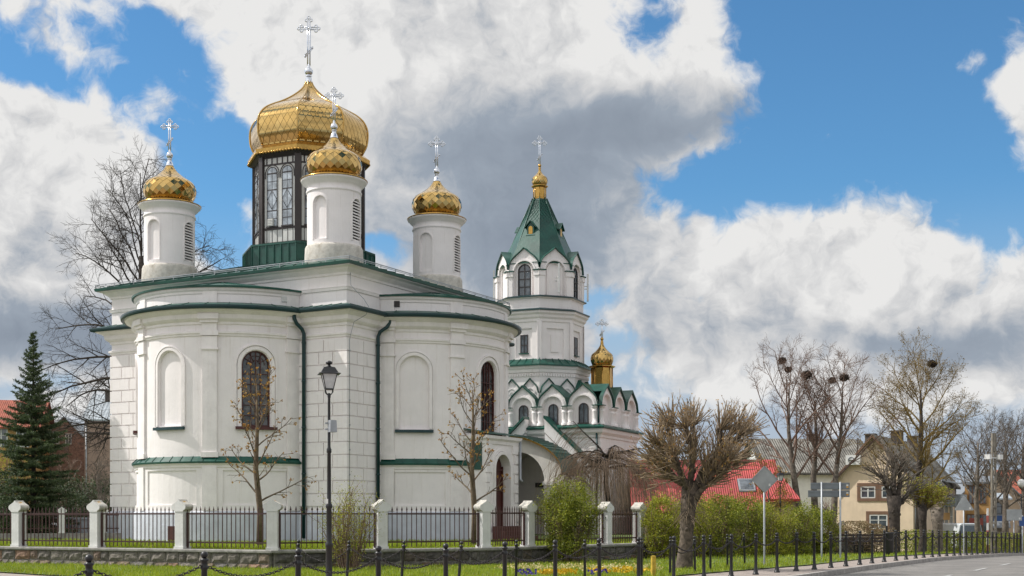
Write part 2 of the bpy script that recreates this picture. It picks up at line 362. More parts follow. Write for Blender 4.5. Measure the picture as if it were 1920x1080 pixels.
MT['signblue'] = mat('blue_sign', (0.03, 0.09, 0.28), 0.5, var=0.1)
MT['flower_y'] = mat('yellow_pansies', None, 0.6, var=0.1, island=[(0.72, 0.46, 0.015), (0.78, 0.56, 0.03), (0.66, 0.38, 0.01)], trans=0.2)
MT['flower_p'] = mat('pale_yellow_pansies', None, 0.6, var=0.1, island=[(0.70, 0.62, 0.28), (0.66, 0.55, 0.16), (0.74, 0.70, 0.46)], trans=0.2)
MT['flower_v'] = mat('violet_pansies', None, 0.6, var=0.1, island=[(0.05, 0.035, 0.26), (0.10, 0.06, 0.36)], trans=0.2)
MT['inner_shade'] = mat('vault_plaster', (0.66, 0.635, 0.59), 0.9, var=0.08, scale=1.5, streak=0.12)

# ------------------------------------------------------------------ mesh helpers
class MB:
    def __init__(self):
        self.v, self.f, self.mi, self.sm = [], [], [], []
    def add(self, vs, fs, mi=0, smooth=False):
        o = len(self.v)
        self.v.extend(vs)
        for f in fs:
            self.f.append(tuple(i + o for i in f)); self.mi.append(mi); self.sm.append(smooth)
    def quad(self, a, b, c, d, mi=0):
        self.add([a, b, c, d], [(0, 1, 2, 3)], mi)
    def box(self, c, s, rz=0.0, mi=0, taper=0.0):
        cx, cy, cz = c; hx, hy, hz = s[0] / 2, s[1] / 2, s[2] / 2
        co, si = math.cos(rz), math.sin(rz)
        vs = []
        for z, k in ((-hz, 1.0), (hz, 1.0 - taper)):
            for x, y in ((-hx, -hy), (hx, -hy), (hx, hy), (-hx, hy)):
                x2, y2 = x * k, y * k
                vs.append((cx + x2 * co - y2 * si, cy + x2 * si + y2 * co, cz + z))
        self.add(vs, [(3, 2, 1, 0), (4, 5, 6, 7), (0, 1, 5, 4), (1, 2, 6, 5), (2, 3, 7, 6), (3, 0, 4, 7)], mi)
    def bar(self, a, b, w, h=None, mi=0):
        h = h or w
        a, b = Vector(a), Vector(b)
        d = (b - a).normalized()
        ref = Vector((0, 0, 1)) if abs(d.z) < 0.9 else Vector((0, 1, 0))
        x = d.cross(ref).normalized(); y = x.cross(d)
        vs = []
        for p in (a, b):
            for sx, sy in ((-1, -1), (1, -1), (1, 1), (-1, 1)):
                vs.append(tuple(p + x * (sx * w / 2) + y * (sy * h / 2)))
        self.add(vs, [(3, 2, 1, 0), (4, 5, 6, 7), (0, 1, 5, 4), (1, 2, 6, 5), (2, 3, 7, 6), (3, 0, 4, 7)], mi)
    def tube(self, pts, rad, segs=6, mi=0, smooth=True, cap=True):
        n = len(pts)
        pts = [Vector(p) for p in pts]
        if isinstance(rad, (int, float)): rad = [rad] * n
        ring0 = None
        vs = []
        prev = None
        for i in range(n):
            d = (pts[min(i + 1, n - 1)] - pts[max(i - 1, 0)])
            if d.length < 1e-9: d = Vector((0, 0, 1))
            d.normalize()
            if prev is None:
                ref = Vector((0, 0, 1)) if abs(d.z) < 0.9 else Vector((1, 0, 0))
                x = d.cross(ref).normalized()
            else:
                x = prev - d * prev.dot(d)
                if x.length < 1e-6: x = d.orthogonal()
                x.normalize()
            prev = x
            y = d.cross(x)
            for k in range(segs):
                a = 2 * math.pi * k / segs
                vs.append(tuple(pts[i] + (x * math.cos(a) + y * math.sin(a)) * rad[i]))
        fs = []
        for i in range(n - 1):
            for k in range(segs):
                k2 = (k + 1) % segs
                fs.append((i * segs + k, i * segs + k2, (i + 1) * segs + k2, (i + 1) * segs + k))
        if cap:
            fs.append(tuple(range(segs - 1, -1, -1))); fs.append(tuple((n - 1) * segs + k for k in range(segs)))
        self.add(vs, fs, mi, smooth)
    def lathe(self, prof, c=(0, 0, 0), segs=24, mi=0, smooth=True, a0=0.0, a1=2 * math.pi, kfun=None):
        closed = abs(a1 - a0 - 2 * math.pi) < 1e-6
        m = segs if closed else segs + 1
        vs = []
        for (r, z) in prof:
            for k in range(m):
                a = a0 + (a1 - a0) * k / segs
                rr = r * (kfun(a) if kfun else 1.0)
                vs.append((c[0] + rr * math.cos(a), c[1] + rr * math.sin(a), c[2] + z))
        fs = []
        for i in range(len(prof) - 1):
            for k in range(segs):
                k2 = (k + 1) % m
                fs.append((i * m + k, i * m + k2, (i + 1) * m + k2, (i + 1) * m + k))
        self.add(vs, fs, mi, smooth)
    def sphere(self, c, r, seg=12, rings=8, mi=0, sz=1.0):
        prof = [(max(1e-4, r * math.sin(math.pi * i / rings)), -r * sz * math.cos(math.pi * i / rings)) for i in range(rings + 1)]
        self.lathe(prof, c, seg, mi)
    def torus(self, c, R_, r, axis='Y', seg=10, rs=5, mi=0, sx=1.0, sz=1.0, rot=None):
        vs = []
        for i in range(seg):
            a = 2 * math.pi * i / seg
            for j in range(rs):
                b = 2 * math.pi * j / rs
                q = R_ + r * math.cos(b)
                p = Vector((q * math.cos(a) * sx, r * math.sin(b), q * math.sin(a) * sz))
                if axis == 'Z': p = Vector((p.x, p.z, p.y))
                if axis == 'X': p = Vector((p.y, p.x, p.z))
                if rot is not None: p = rot @ p
                vs.append((c[0] + p.x, c[1] + p.y, c[2] + p.z))
        fs = []
        for i in range(seg):
            for j in range(rs):
                i2, j2 = (i + 1) % seg, (j + 1) % rs
                fs.append((i * rs + j, i2 * rs + j, i2 * rs + j2, i * rs + j2))
        self.add(vs, fs, mi, True)
    def prism(self, poly, z0, z1, mi=0):
        n = len(poly)
        vs = [(x, y, z0) for x, y in poly] + [(x, y, z1) for x, y in poly]
        fs = [tuple(range(n - 1, -1, -1)), tuple(range(n, 2 * n))]
        for i in range(n):
            j = (i + 1) % n
            fs.append((i, j, n + j, n + i))
        self.add(vs, fs, mi)
    def slab(self, poly3, nrm, th, mi=0):            # extrude a planar 3-D polygon along nrm
        n = len(poly3); nv = Vector(nrm) * th
        vs = [tuple(p) for p in poly3] + [tuple(Vector(p) + nv) for p in poly3]
        fs = [tuple(range(n - 1, -1, -1)), tuple(range(n, 2 * n))]
        for i in range(n):
            j = (i + 1) % n
            fs.append((i, j, n + j, n + i))
        self.add(vs, fs, mi)
    def sweep(self, pts, prof, closed=True, mi=0, smooth=False):     # profile (offset outwards, z) along a ccw polyline, mitred
        n = len(pts)
        nr = []
        for i in range(n if closed else n - 1):
            a, b = pts[i], pts[(i + 1) % n]
            d = Vector((b[0] - a[0], b[1] - a[1])).normalized()
            nr.append(Vector((d.y, -d.x)))
        vs = []
        m = len(prof)
        for i in range(n):
            if closed: n1, n2 = nr[i - 1], nr[i]
            else: n1, n2 = nr[max(i - 1, 0)], nr[min(i, n - 2)]
            k = (n1 + n2) / max(0.25, 1 + n1.dot(n2))
            for (o, z) in prof:
                vs.append((pts[i][0] + k.x * o, pts[i][1] + k.y * o, z))
        fs = []
        for i in range(n if closed else n - 1):
            j = (i + 1) % n
            for q in range(m - 1):
                fs.append((i * m + q, j * m + q, j * m + q + 1, i * m + q + 1))
        self.add(vs, fs, mi, smooth)
    def fan(self, pts, apex, mi=0):
        n = len(pts)
        vs = [tuple(p) for p in pts] + [tuple(apex)]
        self.add(vs, [(i, i + 1, n) for i in range(n - 1)], mi)
    # --- walls with arched or square openings; P(s, off, z) maps wall length, outward offset and height to a point
    def wall(self, P, s0, s1, z0, z1, ops=(), ds=0.16, mi=0, flat=False):
        br = {round(s0, 5), round(s1, 5)}
        if not flat:
            n = max(1, int((s1 - s0) / ds))
            for i in range(n + 1): br.add(round(s0 + (s1 - s0) * i / n, 5))
        for o in ops:
            c, hw = o['s'], o['hw']
            br = {b for b in br if not (c - hw - 0.03 < b < c + hw + 0.03) or b in (round(s0, 5), round(s1, 5))}
            k = 12 if o.get('arch', True) else (2 if flat else 8)
            for i in range(k + 1):
                t = -math.cos(math.pi * i / k) if o.get('arch', True) else -1 + 2 * i / k
                br.add(round(c + hw * t, 5))
        br = sorted(b for b in br if s0 - 1e-4 <= b <= s1 + 1e-4)
        def top(o, s):
            if not o.get('arch', True): return o['zt']
            q = max(0.0, 1 - ((s - o['s']) / o['hw']) ** 2)
            return o['zs'] + o.get('rise', o['hw']) * math.sqrt(q)
        for a, b in zip(br[:-1], br[1:]):
            if b - a < 1e-4: continue
            m = (a + b) / 2
            mine = sorted([o for o in ops if abs(m - o['s']) < o['hw']], key=lambda o: o['zb'])
            za = zb = z0
            for o in mine:
                d = o['rec']
                self.quad(P(a, 0, za), P(b, 0, zb), P(b, 0, o['zb']), P(a, 0, o['zb']), mi)
                ta, tb = top(o, a), top(o, b)
                self.quad(P(a, 0, o['zb']), P(b, 0, o['zb']), P(b, -d, o['zb']), P(a, -d, o['zb']), mi)
                self.quad(P(a, 0, ta), P(b, 0, tb), P(b, -d, tb), P(a, -d, ta), mi)
                if o.get('back', False):
                    self.quad(P(a, -d, o['zb']), P(b, -d, o['zb']), P(b, -d, tb), P(a, -d, ta), mi)
                za, zb = ta, tb
            self.quad(P(a, 0, za), P(b, 0, zb), P(b, 0, z1), P(a, 0, z1), mi)
        for o in ops:
            for sd in (-1, 1):
                s = o['s'] + sd * o['hw']
                zt = o['zs'] if o.get('arch', True) else o['zt']
                self.quad(P(s, 0, o['zb']), P(s, -o['rec'], o['zb']), P(s, -o['rec'], zt), P(s, 0, zt), mi)
    def pbox(self, P, s0, s1, z0, z1, o0, o1, n=1, mi=0):          # a raised block on a wall
        for i in range(n):
            a, b = s0 + (s1 - s0) * i / n, s0 + (s1 - s0) * (i + 1) / n
            self.quad(P(a, o1, z0), P(b, o1, z0), P(b, o1, z1), P(a, o1, z1), mi)
            self.quad(P(a, o0, z1), P(b, o0, z1), P(b, o1, z1), P(a, o1, z1), mi)
            self.quad(P(a, o0, z0), P(b, o0, z0), P(b, o1, z0), P(a, o1, z0), mi)
        for s in (s0, s1):
            self.quad(P(s, o0, z0), P(s, o1, z0), P(s, o1, z1), P(s, o0, z1), mi)
    def archband(self, P, sc_, hw, zb, zs, w, o0, o1, rise=None, mi=0, n=14, legs=True):     # raised moulding round an arch
        rise = rise or hw
        inn, out = [], []
        if legs:
            inn.append((sc_ - hw, zb)); out.append((sc_ - hw - w, zb))
        for i in range(n + 1):
            a = math.pi - math.pi * i / n
            inn.append((sc_ + hw * math.cos(a), zs + rise * math.sin(a)))
            out.append((sc_ + (hw + w) * math.cos(a), zs + (rise + w) * math.sin(a)))
        if legs:
            inn.append((sc_ + hw, zb)); out.append((sc_ + hw + w, zb))
        for i in range(len(inn) - 1):
            a, b, c, d = inn[i], inn[i + 1], out[i + 1], out[i]
            self.quad(P(a[0], o1, a[1]), P(b[0], o1, b[1]), P(c[0], o1, c[1]), P(d[0], o1, d[1]), mi)
            self.quad(P(d[0], o0, d[1]), P(c[0], o0, c[1]), P(c[0], o1, c[1]), P(d[0], o1, d[1]), mi)
            self.quad(P(a[0], o0, a[1]), P(b[0], o0, b[1]), P(b[0], o1, b[1]), P(a[0], o1, a[1]), mi)
    def archpane(self, P, sc_, hw, zb, zs, off, rise=None, mi=0, n=12):
        rise = rise or hw
        for i in range(n):
            a = sc_ - hw * math.cos(math.pi * i / n); b = sc_ - hw * math.cos(math.pi * (i + 1) / n)
            ta = zs + rise * math.sin(math.pi * i / n); tb = zs + rise * math.sin(math.pi * (i + 1) / n)
            self.quad(P(a, off, zb), P(b, off, zb), P(b, off, tb), P(a, off, ta), mi)
    def build(self, name, mats, parent=None, loc=None, rot=None):
        me = bpy.data.meshes.new(name)
        me.from_pydata([tuple(v) for v in self.v], [], self.f)
        if not isinstance(mats, (list, tuple)): mats = [mats]
        for m in mats: me.materials.append(m)
        me.polygons.foreach_set('material_index', self.mi)
        me.polygons.foreach_set('use_smooth', self.sm)
        me.update()
        o = bpy.data.objects.new(name, me)
        COL.objects.link(o)
        if parent: o.parent = parent
        if loc: o.location = loc
        if rot: o.rotation_euler = rot
        return o

def tag(o, label=None, cat=None, group=None, kind=None):
    if label: o['label'] = label
    if cat: o['category'] = cat
    if group: o['group'] = group
    if kind: o['kind'] = kind
    return o
def empty(name, loc=(0, 0, 0), rz=0.0, label=None, cat=None, group=None):
    o = bpy.data.objects.new(name, None)
    o.empty_display_size = 0.3
    COL.objects.link(o)
    o.location = loc; o.rotation_euler = (0, 0, rz)
    return tag(o, label, cat, group)
def copy_tree(o, parent=None):
    c = o.copy(); COL.objects.link(c); c.parent = parent
    for ch in list(o.children): copy_tree(ch, c)
    return c
def dup(o, loc, rz=0.0, label=None, group=None, scale=None):
    c = copy_tree(o)
    c.location = loc; c.rotation_euler = (0, 0, rz)
    if label: c['label'] = label
    if group: c['group'] = group
    if scale: c.scale = scale if isinstance(scale, tuple) else (scale,) * 3
    return c
def lerp_tab(tab, x):
    if x <= tab[0][0]: return tab[0][1]
    for (a, va), (b, vb) in zip(tab[:-1], tab[1:]):
        if x <= b: return va + (vb - va) * (x - a) / (b - a)
    return tab[-1][1]
# ------------------------------------------------------------------ ground
GZ = [(41, 0.0), (46.5, -0.04), (51.8, -0.08), (57, -0.17), (66, -0.33), (71, -0.46), (95, -1.1), (120, -1.3), (900, -1.3)]
def gz(x, y):
    k = min(1.0, max(0.0, (x - 2.0) / 9.0))
    return lerp_tab(GZ, y) * k
YARD_Z = 0.55

def strip_sheet(name, m, ys, left, right, zf, nx=10, kind='structure', th=0.0):
    mb = MB()
    rows = []
    for y in ys:
        a, b = left(y), right(y)
        rows.append([(a + (b - a) * i / nx, y) for i in range(nx + 1)])
    vs = [(x, y, zf(x, y)) for r in rows for x, y in r]
    n = nx + 1
    fs = [(i * n + k, i * n + k + 1, (i + 1) * n + k + 1, (i + 1) * n + k) for i in range(len(rows) - 1) for k in range(nx)]
    mb.add(vs, fs, 0, True)
    o = mb.build(name, m)
    tag(o, kind=kind)
    return o
def frange(a, b, s):
    r = []
    while a < b - 1e-6:
        r.append(a); a += s
    return r + [b]

KERB = [(-10, -17.5), (15, -3.9), (34, 7.45), (40, 10.7), (50, 16.0), (60, 21.6), (69, 27.0), (85, 38.0), (100, 50.0), (160, 100.0)]
GRASS_R = [(27, 0.5), (29, 1.5), (32, 3.3), (35, 5.1), (41, 9.3), (55, 16.3), (68, 23.5), (85, 34.0), (100, 44.0)]
GRASS_L = [(27.8, -3.5), (30.5, -7.0), (33.5, -11.6), (36.3, -14.6), (37.0, -30.0), (100, -60)]
kx = lambda y: lerp_tab(KERB, y)
strip_sheet('ground', MT['earth'], frange(-60, 120, 4) + [200, 400, 900], lambda y: -400 - y * .5, lambda y: 400 + y * .8, lambda x, y: gz(x, y) - 0.22, 24)
strip_sheet('road', MT['asphalt'], frange(-40, 100, 2), kx, lambda y: kx(y) + 16, lambda x, y: gz(x, y) - 0.12, 12)
strip_sheet('pavement', MT['paving'], frange(-10, 100, 2), lambda y: -60, lambda y: kx(y) - 0.16, lambda x, y: gz(x, y) + 0.0, 24)
lawn = strip_sheet('lawn', MT['lawn'], [27.81] + frange(28, 100, 1), lambda y: lerp_tab(GRASS_L, y), lambda y: lerp_tab(GRASS_R, y), lambda x, y: gz(x, y) + 0.03, 24)
mb = MB()
ys = frange(-10, 100, 1)
for a, b in zip(ys[:-1], ys[1:]):
    for (o0, o1, z0, z1) in ((-0.16, 0.0, 0.015, 0.015), (0.0, 0.0, 0.015, -0.13), (-0.16, -0.16, 0.015, -0.05)):
        mb.quad((kx(a) + o0, a, gz(kx(a), a) + z0), (kx(b) + o0, b, gz(kx(b), b) + z0), (kx(b) + o1, b, gz(kx(b), b) + z1), (kx(a) + o1, a, gz(kx(a), a) + z1))
tag(mb.build('road_kerb', MT['kerb']), kind='structure')
mb = MB()
for (y0, L, off) in ((30, 2.0, 3.3), (35, 2.0, 3.3), (40, 2.2, 3.4), (45, 2.2, 3.4), (51, 2.4, 3.4), (57, 2.5, 3.4), (63, 2.5, 3.4), (70, 2.5, 3.4)):
    for k in range(4):
        a, b = y0 + L * k / 4, y0 + L * (k + 1) / 4
        mb.quad((kx(a) + off, a, gz(kx(a), a) - 0.11), (kx(a) + off + .14, a, gz(kx(a), a) - 0.11), (kx(b) + off + .14, b, gz(kx(b), b) - 0.11), (kx(b) + off, b, gz(kx(b), b) - 0.11))
tag(mb.build('road_marking', MT['marking']), kind='structure')
# raised church yard behind the boundary wall
WALL_L = [(-40.0, 53.8), (-16.5, 42.6), (-13.05, 40.95), (-9.95, 39.45), (-6.95, 38.0)]
WALL_R = [(-6.95, 38.0), (-3.95, 39.4), (-0.89, 41.0), (0.52, 42.6), (3.25, 46.0), (4.66, 48.0), (8.6, 53.4), (14.0, 60.0), (17.5, 64.0)]
yl = sorted((y, x) for x, y in WALL_L)
yr = sorted((y, x) for x, y in WALL_R)
strip_sheet('church_yard', MT['lawn'], frange(38.2, 64, 1) + frange(66, 120, 6), lambda y: lerp_tab(yl, y) + .2 if y < 53 else -70, lambda y: lerp_tab(yr, y) - .2, lambda x, y: YARD_Z, 14)

def blades(name, n, sampler, zf, hmin, hmax, seed, w=0.012):
    rs = np.random.RandomState(seed)
    vs = np.zeros((n * 3, 3)); fs = np.arange(n * 3).reshape(n, 3)
    p = sampler(rs, n)
    z = np.array([zf(a, b) for a, b in p])
    ang = rs.rand(n) * 6.283; h = hmin + (hmax - hmin) * rs.rand(n) ** 2
    lean = (rs.rand(n, 2) - .5) * h[:, None] * 1.1
    ca, sa = np.cos(ang) * w, np.sin(ang) * w
    vs[0::3] = np.c_[p[:, 0] - ca, p[:, 1] - sa, z - .01]
    vs[1::3] = np.c_[p[:, 0] + ca, p[:, 1] + sa, z - .01]
    vs[2::3] = np.c_[p[:, 0] + lean[:, 0], p[:, 1] + lean[:, 1], z + h]
    me = bpy.data.meshes.new(name)
    me.vertices.add(n * 3); me.vertices.foreach_set('co', vs.ravel())
    me.loops.add(n * 3); me.loops.foreach_set('vertex_index', fs.ravel())
    me.polygons.add(n); me.polygons.foreach_set('loop_start', np.arange(n) * 3); me.polygons.foreach_set('loop_total', np.full(n, 3))
    me.update(calc_edges=True)
    me.materials.append(MT['grass'])
    o = bpy.data.objects.new(name, me); COL.objects.link(o)
    return tag(o, 'short spring grass on the lawn', 'grass', kind='stuff')
def lawn_sampler(y0, y1, p=1.0):
    def s(rs, n):
        y = y0 + (y1 - y0) * rs.rand(n) ** p
        a = np.array([max(lerp_tab(GRASS_L, v), -0.41 * v - 1) for v in y]); b = np.array([lerp_tab(GRASS_R, v) for v in y])
        return np.c_[a + (b - a) * rs.rand(n), y]
    return s
blades('grass', 60000, lawn_sampler(27.9, 42), lambda x, y: gz(x, y) + .03, .04, .13, 1)
blades('grass', 40000, lawn_sampler(42, 75), lambda x, y: gz(x, y) + .03, .05, .13, 2, .02)
def yard_sampler(rs, n):
    y = 38.4 + 16 * rs.rand(n)
    a = np.array([max(lerp_tab(yl, v) + .3, -0.41 * v - 1) for v in y]); b = np.array([lerp_tab(yr, v) - .3 for v in y])
    return np.c_[a + (b - a) * rs.rand(n), y]
blades('grass', 45000, yard_sampler, lambda x, y: YARD_Z, .04, .16, 3, .018)

# ------------------------------------------------------------------ CHURCH
CO = Vector((-6.33, 50.0, 0.0))
TH = R(61.3)
church = empty('church', CO, TH, 'white plastered domed church with rounded apses, corner turrets and golden onion domes', 'church')
BX, BY, RA, HA, IN = 11.6, 12.3, 4.03, 3.9, 1.03
CXR, CYL = 6.2, 6.2
APSES = [((IN, CYL), 180.0), ((CXR, IN), 270.0), ((BX - IN, CYL), 0.0), ((CXR, BY - IN), 90.0)]    # left, right, back, far left
AEND = math.degrees(math.asin(HA / RA))      # half arc
def apseP(c, al, r=RA):
    def P(s, off, z):
        a = R(al) + s / r
        return (c[0] + (r + off) * math.cos(a), c[1] + (r + off) * math.sin(a), z)
    return P
def arc_pts(c, al, n=40):
    return [(c[0] + RA * math.cos(R(al - AEND + 2 * AEND * i / n)), c[1] + RA * math.sin(R(al - AEND + 2 * AEND * i / n))) for i in range(n + 1)]
outline = [(0, 0)] + arc_pts(*APSES[1]) + [(BX, 0)] + arc_pts(*APSES[2]) + [(BX, BY)] + arc_pts(*APSES[3]) + [(0, BY)] + arc_pts(*APSES[0])
square = [(0, 0), (BX, 0), (BX, BY), (0, BY)]

m = MB()
m.sweep(outline, [(0.14, 0.3), (0.14, 1.70), (0.0, 1.77)])
m.build('plinth', MT['plinth'], church)

m = MB()
m.sweep(square, [(0, 1.7), (0, 9.6)])
m.sweep(square, [(0, 9.5), (0, 11.15)])
# rusticated corner piers
def faceP(i):
    if i == 0: return lambda s, off, z: (-off, s, z)            # x = 0 face, s = y
    if i == 1: return lambda s, off, z: (s, -off, z)            # y = 0 face, s = x
    if i == 2: return lambda s, off, z: (BX + off, s, z)
    return lambda s, off, z: (s, BY + off, z)
rr = random.Random(4)
for i in range(4):
    L = BY if i in (0, 2) else BX
    c = CYL if i in (0, 2) else CXR
    e0, e1 = c - HA + .02, c + HA - .02
    P = faceP(i)
    ext = 0.055 if i in (0, 2) else 0.0
    for (a, b) in ((0, e0), (L, e1)):
        sg = 1 if b > a else -1
        w = abs(b - a)
        for k in range(13):
            z0 = 1.95 + k * .497; z1 = z0 + .452
            cuts = [0, 1.05, w] if k % 2 == 0 else [0, .62, 1.28, w]
            for q in range(len(cuts) - 1):
                s0 = cuts[q] + (.02 if q else -ext); s1 = cuts[q + 1] - .02
                m.pbox(P, a + sg * s0, a + sg * s1, z0, z1, 0, .055)
m.build('wall', MT['plaster'], church)

m = MB()
string = [(0, 8.42), (.05, 8.44), (.06, 8.50), (.10, 8.53), (.10, 8.60), (0, 8.63)]
corn = [(0, 8.86), (.05, 8.88), (.06, 8.97), (.15, 9.03), (.21, 9.09), (.23, 9.24), (.34, 9.31), (.46, 9.36), (.50, 9.42), (.3, 9.5)]
m.sweep(outline, string)
m.sweep(outline, corn)
m.sweep(square, [(0, 10.22), (.05, 10.24), (.07, 10.32), (.09, 10.36), (0, 10.40)])
m.sweep(square, [(0, 10.80), (.05, 10.82), (.07, 10.90), (.2, 11.0), (.26, 11.06), (.42, 11.10), (.42, 11.16), (.1, 11.18)])
m.build('cornice', MT['plaster_trim'], church)

m = MB()
m.sweep(outline, [(.49, 9.50), (.495, 9.43), (.52, 9.40), (.58, 9.39), (.63, 9.42), (.65, 9.48), (.65, 9.54), (.63, 9.55), (.57, 9.51)])
m.build('gutter', MT['green_dark'], church)
m = MB()
m.sweep(outline, [(.585, 9.515), (.57, 9.55), (.0, 9.72)])
for i in range(len(outline)):
    a, b = Vector(outline[i]), Vector(outline[(i + 1) % len(outline)])
    d = b - a; L = d.length; d.normalize(); nn = Vector((d.y, -d.x))
    k = 1 if L < .4 else int(round(L / .5))
    if L < .4 and i % 3: continue
    for j in range(k):
        p = a + d * (L * (j + .5) / k)
        m.bar((p.x + nn.x * .57, p.y + nn.y * .57, 9.56), (p.x, p.y, 9.73), .015, .025)
m.build('pent_roof', MT['green'], church)

# main roof: low pyramid with a snow rail
dc = (5.85, 6.3)
m = MB()
m.sweep(square, [(.42, 11.13), (.50, 11.13), (.52, 11.24), (.46, 11.26)])
e = .47
sq = [(-e, -e), (BX + e, -e), (BX + e, BY + e), (-e, BY + e)]
ins = [(dc[0] - 2.2, dc[1] - 2.2), (dc[0] + 2.2, dc[1] - 2.2), (dc[0] + 2.2, dc[1] + 2.2), (dc[0] - 2.2, dc[1] + 2.2)]
for i in range(4):
    j = (i + 1) % 4
    m.quad((*sq[i], 11.255), (*sq[j], 11.255), (*ins[j], 12.45), (*ins[i], 12.45))
m.quad(*[(*p, 12.45) for p in ins])
for i in range(4):           # standing seams
    j = (i + 1) % 4
    for k in range(1, 20):
        t = k / 20
        a = Vector((*sq[i], 11.27)).lerp(Vector((*sq[j], 11.27)), t); b = Vector((*ins[i], 12.46)).lerp(Vector((*ins[j], 12.46)), t)
        m.bar(a, b, .03, .05)
roof = m.build('roof', MT['green_roof'], church)
m = MB()
for i in range(4):
    j = (i + 1) % 4
    a, b = Vector((*sq[i], 11.40)), Vector((*sq[j], 11.40))
    m.bar(a, b, .03)
    m.bar(a + Vector((0, 0, -.06)), b + Vector((0, 0, -.06)), .02)
    n = 12
    for k in range(n + 1):
        p = a.lerp(b, k / n); m.bar((p.x, p.y, 11.25), (p.x, p.y, 11.41), .025)
m.build('snow_rail', MT['galv'], roof)

def window_lattice(m, P, s, hw, zb, zs, off):
    m.archband(P, s, hw - .05, zb, zs, .06, off - .04, off + .05)
    m.pbox(P, s - hw, s + hw, zb, zb + .06, off - .04, off + .05, 2)
    for q in (-.34, 0, .34):
        m.pbox(P, s + hw * q - .014, s + hw * q + .014, zb, zs + hw * math.sqrt(1 - q * q) * .98, off - .02, off + .035)
    for z in np.arange(zb + .42, zs + .05, .40):
        m.pbox(P, s - hw + .03, s + hw - .03, z - .013, z + .013, off - .02, off + .037, 3)
    for k in range(1, 6):      # gothic tracery in the head
        a = math.pi * k / 6
        pts = [P(s + hw * .97 * math.cos(a) * t, off + .02, zs + hw * .97 * math.sin(a) * t) for t in (0.25, .6, 1)]
        m.tube(pts, .012, 4)
    for r in (.35, .66):
        m.tube([P(s + hw * r * math.cos(math.pi * t / 10), off + .025, zs + hw * r * math.sin(math.pi * t / 10)) for t in range(11)], .012, 4)

